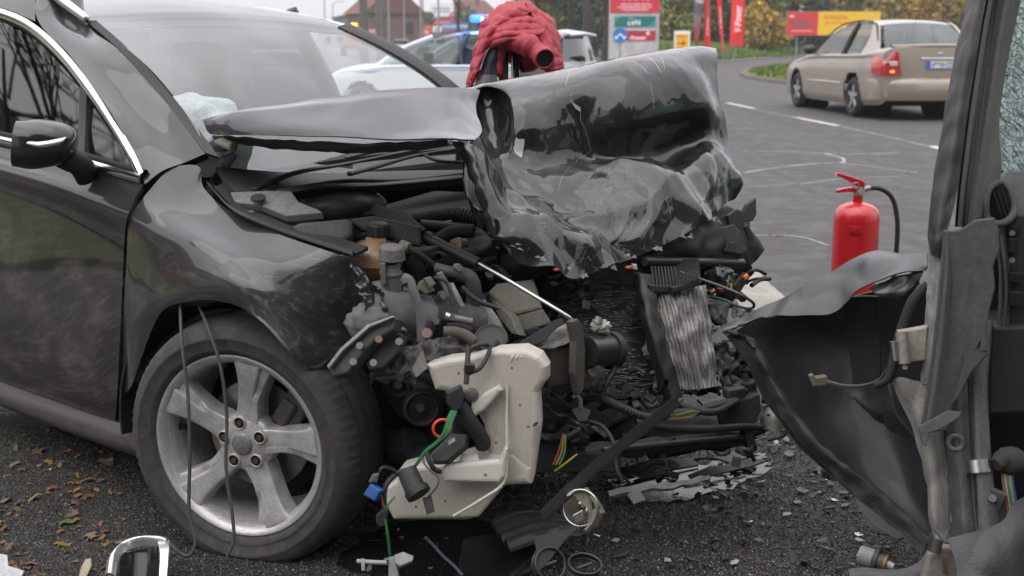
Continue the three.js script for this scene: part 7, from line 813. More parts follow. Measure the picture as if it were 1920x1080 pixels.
  const t = thing('padded_jacket', 'red padded jacket with navy panel hung over the open driver door', 'jacket', V(c.x, c.y - .2, c.z)); add(t, 'shell', g, red);
  const J = (rows, dz = 0) => rows.map(r => pp(r.map(([u, v, d = 0]) => [u, v, Z - .07 + d + dz]))), quilt = (f, ph) => (u, v, p) => -.006 * Math.pow(Math.abs(Math.sin(v * f * Math.PI + ph)), .5) - .005 * n3(p.x * 26, p.y * 9, p.z * 26);
  add(t, 'side_panel', skin(J([[[978, 4, .06], [986, 10, .02], [1000, 18, .02]], [[948, 9, .05], [962, 20, -.01], [986, 28, .0]], [[919, 33, .05], [936, 38, -.02], [956, 37, -.02]], [[901, 64, .05], [913, 62, -.03], [931, 55, -.03]], [[890, 100, .05], [900, 98, -.03], [915, 86, -.03]], [[882, 132, .04], [891, 131, -.03], [902, 118, -.03]], [[874, 164, .03], [881, 162, -.02], [888, 152, -.02]]]), { nu: 24, nv: 70, thick: .012, disp: quilt(7, .3) }), red);
  add(t, 'front_panel', skin(J([[[952, 38, -.02], [980, 29, -.01], [1008, 34, .0]], [[930, 55, -.03], [965, 48, -.05], [1022, 48, .0]], [[917, 78, -.02], [945, 66, -.07], [1014, 64, -.04]], [[922, 92, -.02], [936, 84, -.06], [962, 76, -.06]]]), { nu: 40, nv: 40, thick: .012, disp: quilt(4, 0) }), red);
  add(t, 'back_panel', skin(J([[[985, 6, .02], [1003, 14, .03], [1016, 28, .04]], [[1000, 34, .0], [1022, 42, .0], [1046, 66, .04]], [[1004, 66, -.03], [1027, 76, -.03], [1043, 86, .03]], [[1010, 98, -.02], [1030, 102, -.04], [1050, 108, .02]], [[1014, 130, .0], [1034, 130, -.02], [1056, 126, .02]]]), { nu: 30, nv: 50, thick: .012, disp: quilt(5, .5) }), red);
  const navy = std(C(.018, .02, .035), .75);
  add(t, 'navy_panel', skin([pp([[926, 76, Z - .075], [934, 70, Z - .095], [938, 84, Z - .09]]), pp([[914, 100, Z - .08], [926, 96, Z - .105], [934, 104, Z - .09]]), pp([[902, 132, Z - .08], [916, 126, Z - .11], [932, 134, Z - .09]]), pp([[888, 166, Z - .08], [908, 160, Z - .1], [934, 156, Z - .08]])], { nu: 14, nv: 24, thick: .008, disp: (u, v, p) => .005 * Math.abs(Math.sin(p.y * 50)) }), navy);
  add(t, 'grey_lining', skin([pp([[900, 140, Z - .09], [916, 140, Z - .12], [932, 140, Z - .1]]), pp([[884, 172, Z - .09], [908, 168, Z - .12], [934, 162, Z - .1]])], { nu: 10, nv: 8, thick: .006 }), std(C(.12, .11, .12), .8));
  add(t, 'piping', tube(pp([[928, 74, Z - .08], [912, 98, Z - .09], [900, 130, Z - .09], [886, 166, Z - .09]]), .003, 40, 6), std(C(.7), .6)); add(t, 'zip', tube(pp([[938, 44, Z - .05], [960, 32, Z - .04], [985, 26, Z - .035], [1002, 34, Z - .04]]), .0035, 40, 6), dirty(.6, .58, .58, .5, .3)); add(t, 'collar', skin([pp([[985, 6, Z + .0], [1000, 12, Z + .0], [1010, 28, Z + .0]]), pp([[980, 10, Z - .02], [994, 16, Z - .025], [1006, 32, Z - .02]])], { nu: 10, nv: 4, thick: .01 }), navy);
  { const ax = at(1040, 130, Z - .3).sub(at(1000, 90, Z - .1)), cc = at(1021, 110, Z - .175); add(t, 'cuff', turned([[.031, -.004], [.035, .004], [.039, .003], [.042, -.008], [.042, -.03]], cc, ax, 28), red); add(t, 'cuff_opening', turned([[.0001, -.001], [.033, .001]], cc, ax, 24), std(C(.012, .004, .006), .9)); }
  // window frame of the open driver door, belongs to the wreck
  const df = add(wreck, 'driver_door', tube(pp([[944, 170, Z - .0], [944, 120, Z], [946, 84, Z], [958, 74, Z + .02], [1010, 90, Z + .2], [1040, 130, Z + .3]]), .02, 40, 10), std(C(.1, .09, .085), .4, .3)); add(df, 'frame_chrome', tube(pp([[962, 172, Z - .02], [961, 125, Z - .02], [960, 88, Z - .02]]), .006, 20, 8), chrome); add(df, 'frame_seal', tube(pp([[970, 170, Z], [968, 125, Z], [966, 92, Z]]), .012, 20, 8), softBlack); add(df, 'door_window', skin([pp([[975, 95, Z + .02], [1030, 120, Z + .25]]), pp([[978, 175, Z + .02], [1040, 175, Z + .25]])], { nu: 4, nv: 4, thick: .004 }), darkPane);
}
{ // ---- fire extinguisher ----
  const d = 5.0, b = at(1594, 600, d); b.y = 0; const t = thing('fire_extinguisher', 'red powder fire extinguisher with black hose standing on the road', 'fire extinguisher', b), Y = (v) => at(1594, v, d).y; const k = d / FOCAL, R = 41 * k, H = Y(374);
  const redP = phys({ color: C(.50, .012, .016), roughness: .32, clearcoat: .6, clearcoatRoughness: .12 });
  const body = loc(t, 'cylinder', new THREE.LatheGeometry([[.0001, .012], [R * .9, .012], [R * .98, .02], [R, .04], [R, H - .075], [R * .985, H - .05], [R * .9, H - .028], [R * .74, H - .012], [R * .5, H - .002], [R * .26, H + .004], [R * .22, H + .004]].map(q => new THREE.Vector2(...q)), 48), redP); loc(body, 'foot_ring', new THREE.LatheGeometry([[R * .95, 0], [R * 1.01, 0], [R * 1.01, .03], [R * .95, .03]].map(q => new THREE.Vector2(...q)), 40), softBlack);
  const nb = new THREE.CylinderGeometry(R * .22, R * .22, .035, 24); nb.translate(0, H + .016, 0); loc(t, 'neck', nb, redP); const vb = new THREE.CylinderGeometry(R * .19, R * .21, .045, 20); vb.translate(0, H + .05, 0); const vm = loc(t, 'valve', vb, dirty(.5, .48, .44, .35, .7)); loc(vm, 'gauge', place(new THREE.CylinderGeometry(.014, .014, .02, 20), V(.005, H + .05, R * .25), [Math.PI / 2, 0, 0]), dirty(.6, .6, .55, .4, .3)); loc(vm, 'hose_nut', rod(V(.01, H + .055, 0), V(.05, H + .065, 0), .012, .012, 12), dirty(.5, .5, .5, .4, .6));
  const hdl = (pts, w) => { const sh = new THREE.Shape(pts.map(q => new THREE.Vector2(...q))), g = new THREE.ExtrudeGeometry(sh, { depth: w, bevelEnabled: true, bevelSize: .003, bevelThickness: .003, bevelSegments: 2 }); g.translate(0, H, -w / 2); return g; };
  loc(t, 'lever', hdl([[.02, .088], [.004, .098], [-.04, .112], [-.095, .128], [-.098, .122], [-.05, .1], [-.012, .078], [.02, .072]], .022), redP); loc(t, 'carry_handle', hdl([[.016, .068], [-.02, .066], [-.06, .062], [-.092, .054], [-.09, .047], [-.05, .052], [-.01, .05], [.018, .05]], .022), redP); const pin = new THREE.TorusGeometry(.012, .002, 8, 20); loc(t, 'safety_pin', place(pin, V(-.018, H + .078, .02)), steel);
  loc(t, 'hose', tube([V(.045, H + .064, 0), V(.09, H + .062, .0), V(.14, H + .03, .0), V(.172, H - .06, .0), V(.18, H - .2, .0), V(.172, H - .34, .0), V(.12, H - .42, .02)], .0105, 60, 12), std(C(.02), .55)); loc(t, 'stamp_plate', place(rbox(.05, .034, .004, .001), V(-.03, H - .105, R * .965), [0, -.31, 0]), phys({ color: C(.36, .01, .014), roughness: .4 })); for (const x of [-.044, -.03, -.016]) loc(t, 'stamp_mark', place(rbox(.007, .016, .003, .001), V(x, H - .105, R * .965 + .003 - Math.abs(x + .03) * .2), [0, -.31, 0]), redP); const lab = new THREE.CylinderGeometry(R + .0015, R + .0015, .16, 16, 1, true, .9, .6); lab.translate(0, H - .22, 0); loc(t, 'rear_label', lab, dirty(.3, .3, .31, .6));
}
// =====================================================================================
// damp road film, leaves, broken bits on the ground
// =====================================================================================
{
  const dampMap = dtex(1024, 1024, (x, y) => { const m = tn(x, y, 110, 3), g = rnd(), b = tn(x, y, 6, 2) * .5 + tn(x, y, 17, 7) * .4; let k = .235 + .06 * b + .1 * m + .1 * (g - .5); if (g > .975) k += .3 * rnd(); if (g < .1) k -= .1; return [k, k * .98, k * .96]; }, { srgb: true });
  const dampRough = dtex(512, 512, (x, y) => clamp(.46 + .35 * tn(x, y, 5, 4) + .22 * tn(x, y, 60, 1) + .2 * (rnd() - .5), .18, .95));
  const W = 9, D = 5.4, cx = 0, cz = -3.3; const alpha = dtex(512, 512, (x, y) => { const px = (x - .5) * W + cx, pz = cz - (y - .5) * D; const f = 1 - sstep(.0, 1.1, Math.max(Math.abs(px - .1) - 3.2, -(pz + 4.35), 0) + .55 * fbm(px * 1.3, pz * 1.3, 4)); return clamp(f * (.86 + .14 * fbm(px * 5, pz * 5, 3)) + (f > .02 && f < .98 ? .3 * (rnd() - .5) : 0)); }, { wrap: false });
  const g = new THREE.PlaneGeometry(W, D); g.rotateX(-Math.PI / 2); g.translate(cx, .003, cz); g.setAttribute('uv1', g.attributes.uv.clone());
  alpha.channel = 1; const dm = dampMap, db = asphaltBump.clone(), dr = dampRough; dm.repeat.set(W / 1.1, D / 1.1); db.repeat.set(W / .9, D / .9); dr.repeat.set(W / 1.7, D / 1.7);
  const m = add(scene, 'damp_asphalt', g, std(C(.78, .74, .69), 1, 0, { map: dm, bumpMap: db, bumpScale: .012, roughnessMap: dr, alphaMap: alpha, transparent: true })); m.userData.kind = 'structure';
  // spilled fluid
  const spill = (pts, y) => { const c = new THREE.CatmullRomCurve3(gp(pts).map(([x, z]) => V(x, 0, z)), true).getPoints(60); sheet('fluid_spill', c.map((p, i) => [p.x + .02 * n2(i, y * 900), p.z + .02 * n2(i + 50, y * 900)]), y, phys({ color: C(.012, .0115, .011), roughness: .13, clearcoat: .4, clearcoatRoughness: .1, bumpMap: asphaltBump, bumpScale: .0006 })); };
  spill([[700, 1000], [820, 975], [960, 990], [980, 1040], [900, 1085], [720, 1090], [640, 1060]], .006); spill([[1150, 900], [1300, 880], [1420, 850], [1440, 880], [1330, 930], [1180, 945]], .006);
  // ---- fallen leaves: a few shapes and tones, every leaf its own ----
  const leafShape = (k) => { const s = new THREE.Shape(); if (k === 0) { s.moveTo(-.5, 0); s.quadraticCurveTo(0, .36, .5, .04); s.quadraticCurveTo(.05, -.3, -.5, 0); } else if (k === 1) { [[-.5, 0], [-.2, .1], [-.28, .34], [0, .2], [.15, .42], [.22, .14], [.5, .16], [.3, -.05], [.42, -.28], [.1, -.16], [-.08, -.4], [-.18, -.1]].forEach((q, i) => i ? s.lineTo(...q) : s.moveTo(...q)); } else { s.moveTo(-.45, 0); s.bezierCurveTo(-.2, .5, .35, .4, .5, 0); s.bezierCurveTo(.3, -.35, -.25, -.42, -.45, 0); } const g = new THREE.ExtrudeGeometry(s, { depth: .012, bevelEnabled: false, curveSegments: 8 }); const p = g.attributes.position; for (let i = 0; i < p.count; i++) { const x = p.getX(i), y = p.getY(i); p.setZ(i, p.getZ(i) + .35 * x * x + .25 * y * y * (k ? 1 : -.5) + .12 * Math.sin(x * 7 + k)); } g.rotateX(-Math.PI / 2); g.computeVertexNormals(); return g; };
  const LG = [0, 1, 2].map(leafShape), LM = [[.24, .11, .045], [.30, .16, .05], [.40, .24, .04], [.16, .085, .05], [.2, .13, .085], [.33, .13, .05], [.28, .2, .12]].map(c => dirty(...c, .8)), GM = dirty(.12, .2, .04, .8);
  const leaf = (u, v, big = 1, mat) => { const p = onGround(u, v), m = new THREE.Mesh(LG[Math.floor(rnd() * 3)], mat ?? LM[Math.floor(rnd() * LM.length)]); m.name = numbered('fallen_leaf'); const s = rr(.018, .042) * big, li = LM.indexOf(m.material), tone = li < 0 ? 'green' : ['russet', 'light brown', 'yellow', 'dark brown', 'greyish brown', 'orange', 'buff'][li]; m.scale.set(s * rr(.8, 1.3), s, s); m.position.set(p.x, .007, p.z); m.rotation.set(rr(-.25, .25), rnd() * 6.28, rr(-.25, .25)); m.castShadow = m.receiveShadow = true; tag(m, `small curled ${tone} leaf lying on the damp asphalt`, 'leaf', 'fallen leaves scattered on the road'); scene.add(m); };
  for (let i = 0; i < 150; i++) { const u = rr(-10, 330), v = 775 + 300 * Math.pow(rnd(), .9) + Math.max(0, 40 - u * .1); if ((u > 235 && v < 1040) || n2(u * .012, v * .015) < rr(-.6, .4)) { i--; continue; } leaf(u, v, rnd() < .5 ? .6 : 1); }
  for (const [u, v, b] of [[468, 872, 0]]) void b;
  for (const [u, v] of [[170, 1010], [138, 968], [200, 870], [70, 850], [30, 960], [158, 905], [230, 820], [60, 940]]) leaf(u, v, 1.7); for (const [u, v] of [[30, 845], [125, 985], [18, 880]]) leaf(u, v, 1.1, GM);
  for (let i = 0; i < 46; i++) leaf(rr(1130, 1700), rr(860, 1078), .45); for (let i = 0; i < 14; i++) leaf(rr(1400, 1720), rr(290, 520), 1.2); for (let i = 0; i < 8; i++) leaf(rr(690, 1000), rr(990, 1078), .6);
  // ---- broken shards ----
  const shardG = []; for (let i = 0; i < 9; i++) { const k = Math.floor(rr(3, 7)), s = new THREE.Shape(); for (let q = 0; q < k; q++) { const a = q / k * 6.28 + rr(-.35, .35), r = rr(.25, .55); q ? s.lineTo(Math.cos(a) * r * 1.5, Math.sin(a) * r * .8) : s.moveTo(Math.cos(a) * r * 1.5, Math.sin(a) * r * .8); } const g2 = new THREE.ExtrudeGeometry(s, { depth: .07, bevelEnabled: true, bevelSize: .012, bevelThickness: .012, bevelSegments: 1 }); const p = g2.attributes.position; for (let j = 0; j < p.count; j++) p.setZ(j, p.getZ(j) + .3 * p.getX(j) ** 2 * (i % 2 ? 1 : -.6)); g2.rotateX(-Math.PI / 2); g2.computeVertexNormals(); shardG.push(g2); }
  const SM = [std(C(.02), .25), std(C(.035), .35), dirty(.06, .06, .063, .5), dirty(.12, .12, .125, .45), std(C(.025), .5), dirty(.2, .2, .21, .4, .3), phys({ color: C(.5), roughness: .1, metalness: .7 }), dirty(.6, .6, .6, .4)], SW = [0, 0, 0, 1, 1, 1, 2, 2, 2, 3, 3, 4, 4, 5, 5, 6, 7];
  const shard = (u, v, s, mi) => { const p = onGround(u, v), m = new THREE.Mesh(shardG[Math.floor(rnd() * 9)], SM[mi ?? SW[Math.floor(rnd() * SW.length)]]); m.name = numbered('plastic_shard'); m.scale.set(s, s * .7, s); m.position.set(p.x, .008 + s * .08, p.z); m.rotation.set(rr(-.3, .3), rnd() * 6.28, rr(-.3, .3)); m.castShadow = m.receiveShadow = true; tag(m, `small broken ${['glossy black', 'satin black', 'dusty black', 'dark grey', 'matt black', 'metal grey', 'mirror silver', 'white'][SM.indexOf(m.material)]} shard lying on the road between the wrecks`, 'shard', 'broken shards between the wrecks'); scene.add(m); };
  for (let i = 0; i < 195; i++) { const v = rr(850, 1078), u = rr(lerp(1180, 1040, (v - 850) / 230), lerp(1500, 1720, (v - 850) / 230)); shard(u, v, rr(.008, .028) * (rnd() < .12 ? 1.8 : 1)); }
  for (let i = 0; i < 45; i++) { const u = rr(1390, 1520); shard(u, rr(775, 860), rr(.015, .05)); } for (let i = 0; i < 22; i++) shard(rr(1480, 1600), rr(870, 960), rr(.012, .035)); for (let i = 0; i < 26; i++) shard(rr(1120, 1440), rr(860, 905), rr(.02, .05), [0, 1, 2, 4][i % 4]); for (let i = 0; i < 10; i++) shard(rr(650, 900), rr(1010, 1078), rr(.01, .03));
  // grit and glass crumbs
  { const ico = new THREE.IcosahedronGeometry(1, 0), N = 7000, im = new THREE.InstancedMesh(ico, std(C(1), .45), N), M = new THREE.Matrix4(), q = new THREE.Quaternion(); for (let i = 0; i < N; i++) { const near = rnd() < .72, u = near ? rr(1000, 1720) : rr(0, 1920), v = near ? rr(830, 1090) : rr(560, 1090), p = onGround(u, v), s = rr(.0006, .0021) * (rnd() < .04 ? 2 : 1); q.setFromEuler(new THREE.Euler(rnd() * 6, rnd() * 6, 0)); M.compose(V(p.x, .004 + s * .6, p.z), q, V(s, s * .7, s)); im.setMatrixAt(i, M); const t = rnd(); im.setColorAt(i, t < .22 ? C(.5, .52, .52) : t < .75 ? C(.16) : C(.24, .2, .14)); } im.name = 'road_grit'; tag(im, 'fine grit and glass crumbs strewn over the asphalt', 'grit', null, 'stuff'); im.castShadow = im.receiveShadow = true; scene.add(im); }

  // coarse stones of the road surface standing proud of the binder
  { const ico = new THREE.IcosahedronGeometry(1, 0), N = 52000, im = new THREE.InstancedMesh(ico, std(C(1), .2), N), M = new THREE.Matrix4(), q = new THREE.Quaternion(); for (let i = 0; i < N; i++) { const p = onGround(rr(-40, 1780), rr(800, 1100)), s = rr(.0016, .0042); q.setFromEuler(new THREE.Euler(rnd() * 6, rnd() * 6, rnd() * 6)); M.compose(V(p.x, .003 - s * .1, p.z), q, V(s * rr(.8, 1.4), s * .55, s)); im.setMatrixAt(i, M); const t = .02 + .055 * rnd() * rnd() + (rnd() < .03 ? .12 : 0); im.setColorAt(i, C(t, t * .95, t * .89)); } im.name = 'asphalt_stones'; tag(im, 'coarse dark stones of the worn asphalt surface', 'asphalt', null, 'stuff'); im.castShadow = im.receiveShadow = true; scene.add(im); }

  // ---- larger lost pieces ----
  const T = (name, label, cat, u, v, group) => { const p = onGround(u, v); return thing(name, label, cat, p, group); };
  { // fog lamp reflector
    const t = T('fog_lamp', 'broken fog lamp with silver reflector bowl lying on the road', 'lamp', 1095, 995), c = at(1088, 952, 2.52), ax = V(-.35, .35, .86); add(t, 'bowl', turned([[.0001, -.05], [.018, -.046], [.03, -.03], [.036, -.008], [.038, .0], [.041, .002], [.042, -.006], [.038, -.03], [.022, -.055], [.0001, -.058]], c, ax, 36), std(C(.62, .6, .56), .16, .9)); add(t, 'housing', slab([[1066, 922], [1098, 914], [1108, 930], [1112, 955], [1122, 945], [1131, 962], [1118, 988], [1100, 1000], [1090, 996], [1104, 970], [1100, 940], [1090, 924], [1070, 930]], at(1100, 958, 2.53), V(-.2, .35, .9), .05, .006), dirty(.3, .28, .24, .5, .3)); add(t, 'lamp_rib', tube(pp([[1106, 930, 2.5], [1118, 950, 2.5], [1112, 976, 2.5], [1098, 994, 2.5]]), .004, 20, 6), dirty(.35, .32, .28, .5, .3)); add(t, 'inner_fin', slab([[1074, 966], [1092, 956], [1094, 974], [1080, 982]], at(1084, 970, 2.515), V(-.1, .3, .9), .008, .001), std(C(.6), .2, .9)); }
  { // corrugated splash shield
    const t = T('splash_shield', 'torn black corrugated splash shield lying under the bumper', 'shield', 980, 1010), rows = [[[920, 968], [960, 950], [1005, 948], [1040, 955]], [[930, 985], [975, 966], [1020, 962], [1066, 972]], [[942, 1003], [990, 984], [1036, 975], [1080, 980]], [[955, 1018], [1000, 1002], [1050, 990], [1092, 990]]]; const L = [.05, .06, .07, .05]; const gr = rows.map((r, i) => r.map(([u, v], j) => onGround(u, v + 8, .03 + L[j] * (i / 3 + .3)))); add(t, 'corrugated_sheet', skin(gr, { nu: 60, nv: 60, thick: .004, disp: (u, v) => .009 * Math.sign(Math.sin(v * 20)) * Math.min(1, Math.abs(Math.sin(v * 20)) * 2) }), dirty(.05, .05, .053, .42)); add(t, 'torn_sheet', skin([[[868, 1012, .05], [930, 1010, .03], [1000, 1030, .05], [1030, 1020, .03]], [[862, 1046, .03], [930, 1050, .02], [980, 1056, .04], [1012, 1044, .02]], [[850, 1085, .02], [900, 1090, .015], [950, 1085, .03], [995, 1072, .015]]].map(r => r.map(q => onGround(...q))), { nu: 40, nv: 30, thick: .003, disp: (u, v, p) => .03 * crumple(p, 9, 5, 2) }), dirty(.022, .022, .022, .45)); add(t, 'side_fin', slab([[1000, 1008], [1090, 985], [1062, 1010], [1032, 1050], [1005, 1078], [996, 1060], [1006, 1030]], at(1030, 1030, 2.45), V(.3, .5, .8), .004, .001), dirty(.04, .04, .042, .5)); }
  { const t = T('bumper_strip', 'grey torn bumper strip lying along the crossmember', 'strip', 1220, 925), rows = [pp([[1140, 920, 2.66], [1190, 908, 2.68], [1240, 906, 2.7], [1290, 898, 2.74], [1330, 890, 2.78]]), pp([[1144, 930, 2.65], [1192, 920, 2.66], [1244, 916, 2.68], [1294, 908, 2.72], [1332, 898, 2.77]])]; add(t, 'strip', skin(rows, { nu: 40, nv: 6, thick: .008, disp: (u, v, p) => .005 * n3(p.x * 20, p.y * 20, p.z * 20) }), dirty(.14, .14, .145, .5)); add(t, 'tab', slab([[1176, 926], [1198, 918], [1212, 936], [1188, 946]], at(1194, 932, 2.64), V(0, .6, .8), .004, .001), dirty(.1, .1, .1, .5)); }
  for (const [pts, l, c] of [[[[1360, 870], [1408, 858], [1440, 862], [1400, 878]], 'flat dark grille fragment beside the crossmember end', [.05, .05, .052]], [[[1290, 890], [1330, 874], [1395, 868], [1400, 876], [1340, 890], [1300, 900]], 'long black trim fragment below the crossmember', [.03, .03, .03]], [[[1150, 880], [1220, 862], [1300, 858], [1310, 872], [1230, 886], [1160, 900]], 'broad black grille fragment under the radiator', [.02, .02, .02]], [[[1340, 858], [1372, 846], [1400, 858], [1370, 868]], 'bent grey grille fragment beside the bracket', [.12, .12, .12]]]) { const c0 = pts.reduce((a, p) => [a[0] + p[0] / pts.length, a[1] + p[1] / pts.length], [0, 0]); const t = add(scene, 'grille_fragment', slab(pts, onGround(c0[0], c0[1] + 6, .02), V(rr(-.3, .3), .9, .35), .006, .001), dirty(...c, .45)); tag(t, l, 'fragment', 'larger fragments below the wreck'); }
  { // dark panel under the peeled wing
    const t = add(scene, 'trim_panel', slab([[1600, 928], [1622, 930], [1664, 965], [1700, 1005], [1682, 1012], [1636, 985], [1612, 955]], onGround(1650, 990, .03), V(-.5, .6, .6), .006, .001), std(C(.09, .09, .1), .4)); tag(t, 'smooth dark trim panel leaning below the peeled wing', 'panel'); const t2 = add(scene, 'trim_panel', skin([pp([[1536, 880, 2.74], [1560, 876, 2.72], [1590, 890, 2.7]]), pp([[1545, 895, 2.72], [1572, 902, 2.7], [1590, 904, 2.68]])], { nu: 20, nv: 10, thick: .004, disp: (u, v, p) => .01 * n3(p.x * 20, p.y * 20, p.z * 20) }), std(C(.05), .3)); tag(t2, 'crumpled glossy trim scrap beside the arch lip', 'panel'); }
  { // bulb holder with flange
    const t = T('bulb_holder', 'grey bulb holder with glass bulb near the rocker', 'bulb', 1645, 1060), a = at(1612, 1040, 2.5), b = at(1676, 1062, 2.46); const L = (k) => a.clone().lerp(b, k); add(t, 'collar', rod(L(0), L(.42), .022, .022, 20), dirty(.3, .3, .28, .5)); add(t, 'ring', rod(L(.42), L(.55), .026, .026, 20), dirty(.06, .06, .06, .5)); add(t, 'neck', rod(L(.55), L(.82), .018, .015, 18), dirty(.12, .11, .1, .5)); add(t, 'brass_ring', rod(L(.74), L(.8), .019, .019, 18), dirty(.4, .25, .08, .4, .5)); add(t, 'bulb', rod(L(.82), L(1.0), .009, .006, 14), phys({ color: C(.8), roughness: .1, transmission: .6, thickness: 0 })); }
  { // chrome headlight bezel at the wheel, white shard, buff clip
    const t = T('headlight_bezel', 'silver arched headlight bezel lying beside the flat tyre', 'bezel', 260, 1078), bow = pp([[206, 1080, 2.66], [212, 1048, 2.68], [232, 1024, 2.72], [262, 1014, 2.74], [300, 1014, 2.74], [312, 1018, 2.73]]), nr = V(0, .6, .8); add(t, 'bow', (() => { const c = new THREE.CatmullRomCurve3(bow), r = [[], [], []]; for (let i = 0; i <= 30; i++) { const p = c.getPoint(i / 30), tg = c.getTangent(i / 30), q = tg.clone().cross(nr).normalize(); r[0].push(p.clone().addScaledVector(q, -.012)); r[1].push(p.clone().add(V(0, .012, .006))); r[2].push(p.clone().addScaledVector(q, .014)); } return skin(r, { nu: 30, nv: 8, thick: .004 }); })(), std(C(.75, .75, .78), .18, .85)); add(t, 'side_arm', skin([pp([[296, 1016, 2.73], [318, 1012, 2.73]]), pp([[300, 1040, 2.68], [316, 1034, 2.68]]), pp([[298, 1085, 2.62], [312, 1085, 2.62]])], { nu: 6, nv: 16, thick: .006 }), std(C(.7, .7, .74), .2, .8)); add(t, 'dark_cup', skin([pp([[226, 1040, 2.7], [262, 1024, 2.73], [294, 1026, 2.73]]), pp([[224, 1085, 2.66], [262, 1085, 2.68], [296, 1085, 2.66]])], { nu: 12, nv: 12, thick: .003, disp: (u, v) => .02 * Math.sin(u * 3.14) }), std(C(.01), .2));
    const w = add(scene, 'white_fragment', slab([[-10, 1036], [14, 1040], [16, 1060], [46, 1070], [40, 1082], [-10, 1085]], onGround(15, 1066, .02), V(.2, .8, .5), .01, .002), dirty(.7, .7, .72, .4)); tag(w, 'white plastic fragment on the asphalt among the leaves', 'fragment'); const cl = add(scene, 'buff_clip', slab([[152, 1062], [160, 1048], [170, 1046], [172, 1060], [160, 1085], [146, 1085]], onGround(160, 1070, .015), V(0, .8, .6), .008, .002), dirty(.5, .42, .3, .6)); tag(cl, 'buff plastic clip lying near the silver bezel', 'clip'); }
  { // plug and white lever under the washer bottle
    const t = T('wiring_plug', 'grey wiring plug with white lever at the end of a green wire', 'plug', 750, 1070); add(t, 'body', slab([[728, 1046], [742, 1044], [748, 1085], [728, 1085]], at(738, 1064, 2.5), V(0, .3, .95), .02, .003), dirty(.4, .4, .42, .5)); add(t, 'block', slab([[740, 1040], [756, 1034], [776, 1042], [774, 1052], [750, 1062], [742, 1056]], at(758, 1048, 2.5), V(.2, .6, .75), .025, .003), dirty(.5, .5, .52, .5)); add(t, 'lever', [tube(pp([[670, 1052, 2.52], [700, 1054, 2.51], [726, 1055, 2.5]]), .005, 12, 8), slab([[676, 1048], [684, 1048], [684, 1070], [678, 1070]], at(680, 1058, 2.51), V(0, .3, .95), .006, .001)], dirty(.55, .55, .53, .5)); const c2 = add(scene, 'cut_cable', tube(pp([[798, 1008, 2.56], [812, 1022, 2.53], [832, 1044, 2.5], [852, 1062, 2.48], [868, 1080, 2.46]]), .004, 30, 7), std(C(.02, .025, .04), .5)); tag(c2, 'cut blue and black cable end on the ground', 'cable'); }
  for (const [u, v, r, d, l, th] of [[1030, 1058, .034, 2.44, 'black plastic lamp ring standing on its edge', .6], [1096, 1062, .035, 2.44, 'flat black plastic ring lying beside the standing ring', 1.35]]) { const t = thing('lamp_ring', l, 'ring', onGround(u, v)); const g = new THREE.CylinderGeometry(r, r * 1.05, .014, 40, 1, true); const g2 = new THREE.TorusGeometry(r, .003, 8, 40); g2.rotateX(Math.PI / 2); g2.translate(0, .007, 0); const g3 = new THREE.TorusGeometry(r * 1.05, .003, 8, 40); g3.rotateX(Math.PI / 2); g3.translate(0, -.007, 0); const mm = merge([g, g2, g3]); add(t, 'hoop', place(mm, at(u, v, d), [Math.PI / 2 - th, .4, 0]), std(C(.02), .3)); add(t, 'crossbar', rod(at(u - 12, v + 4, d), at(u + 14, v - 6, d), .004, .004, 8), std(C(.03), .4)); }
  { const t = T('lamp_unit', 'pale side lamp unit lying behind the crossmember end', 'lamp', 1455, 800), g = skin([pp([[1424, 766, 3.02], [1450, 756, 3.0], [1478, 764, 3.02]]), pp([[1424, 786, 3.0], [1452, 780, 2.96], [1482, 786, 3.0]]), pp([[1430, 804, 2.99], [1456, 808, 2.96], [1478, 802, 2.99]])], { nu: 14, nv: 12, thick: .03 }); add(t, 'lens', g, dirty(.52, .5, .46, .35)); add(t, 'stamp', place(rbox(.008, .006, .002, .0005), at(1441, 778, 2.955)), softBlack); }
}
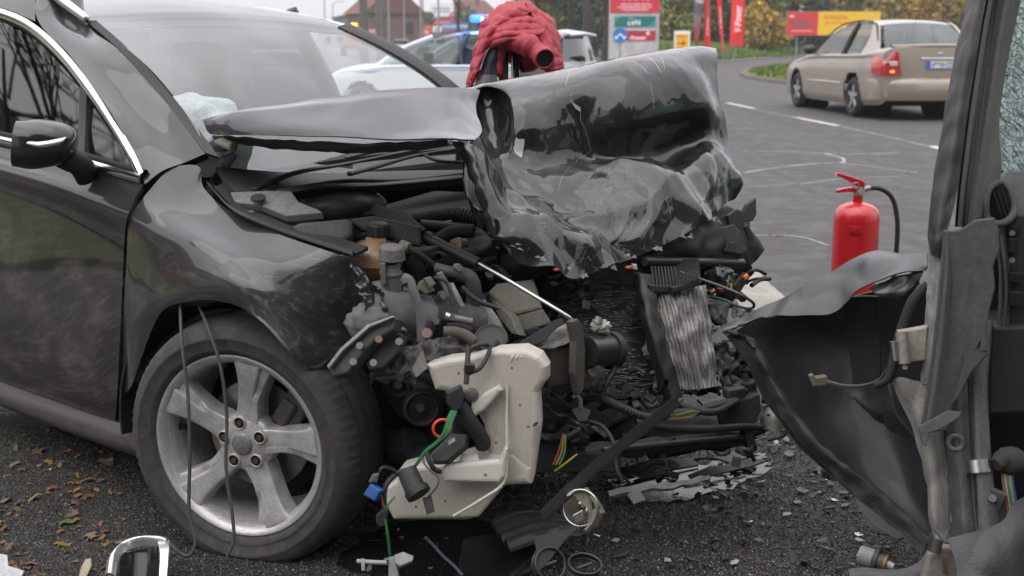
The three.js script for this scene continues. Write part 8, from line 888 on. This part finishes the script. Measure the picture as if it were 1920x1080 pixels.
// =====================================================================================
// what the shiny panels mirror: verge, trees and a red building beside and behind the photographer
// =====================================================================================
{
  sheet('side_verge', [[-60, 40], [-5.2, 40], [-4.6, 4], [-5.4, -4], [-7.5, -14], [-11, -30], [-60, -30]], .05, grassMat);
  const b = V(-19, 0, -3), t = thing('red_shop', 'red walled shop with white framed windows and grey roof', 'building', b); t.rotation.y = 1.35; const wl = new THREE.BoxGeometry(16, 3.2, 7); wl.translate(0, 1.6, 0); loc(t, 'wall', wl, dirty(.3, .03, .035, .6)); const s = new THREE.Shape([[-8.6, 3.1], [-6, 5.2], [6, 5.2], [8.6, 3.1]].map(q => new THREE.Vector2(...q))), rf = new THREE.ExtrudeGeometry(s, { depth: 8, bevelEnabled: false }); rf.translate(0, 0, -4); loc(t, 'roof', rf, dirty(.14, .14, .15, .8)); for (let i = -3; i <= 3; i++) { const f = new THREE.BoxGeometry(1.6, 1.5, .1); f.translate(i * 2.2, 1.5, 3.52); const fr = loc(t, 'window_frame', f, dirty(.7, .7, .7, .5)); const p = new THREE.BoxGeometry(1.35, 1.25, .06); p.translate(i * 2.2, 1.5, 3.56); loc(fr, 'pane', p, darkPane); }
  const pv = thing('parked_van', 'white van parked on the verge beside the red shop', 'van', V(-11.5, .05, -1.6)); pv.rotation.y = 1.2; loc(pv, 'body', place(rbox(4.6, 1.5, 1.9, .3), V(0, 1.15, 0)), dirty(.65, .65, .66, .35)); loc(pv, 'side_window', place(rbox(1.2, .6, 1.94, .05), V(1.3, 1.5, 0)), darkPane); for (const x of [-1.5, 1.5]) for (const z of [-.9, .9]) { const w = new THREE.CylinderGeometry(.34, .34, .2, 20); w.rotateX(Math.PI / 2); w.translate(x, .34, z); loc(pv, 'wheel', w, tyreM); }
  const spots = [[-11.5, -7.2, 8, 0], [-26, 9, 7, 1], [-8.5, 8, 7, 0], [-4, 12.5, 12, 1], [1, 13.5, 13, 1], [6, 13, 12, 1], [11, 12, 12, 1], [-24, 16, 8, 1], [15, 6, 8, 1], [-1.5, 20, 9, 1], [8, 20, 9, 1]], L = ['bare tree on the verge beside the wrecked car', 'leafy tree beside the red shop', 'bare tree behind the photographer by the verge', 'dense tree across the road, first of the row', 'dense tree across the road, second of the row', 'dense tree across the road, third of the row', 'dense tree across the road, fourth of the row', 'leafy tree behind the white van', 'dense tree beyond the second wreck', 'tall tree behind the row across the road', 'tallest tree behind the row across the road'];
  spots.forEach(([x, z, h, leafy], i) => { const p = V(x, 0, z); tree('street_tree', L[i], 'trees around the photographer', p, h * .42, .16, leafy ? leafCrown(x, h * .62, z, h * .42, h * .5, h * .4, 4200, .5, i % 2 ? DARK : OLIVE, 12) : null); });
  const hd = thing('clipped_hedge', 'long dark hedge along the opposite pavement', 'hedge', V(3, 0, 11)); for (let i = 0; i < 8; i++) add(hd, 'foliage', leafCrown(-7 + i * 3, .8, 10.5, 2.2, .9, .8, 1300, .2, DARK, 10), leafMat);
}
renderer.render(scene, camera);
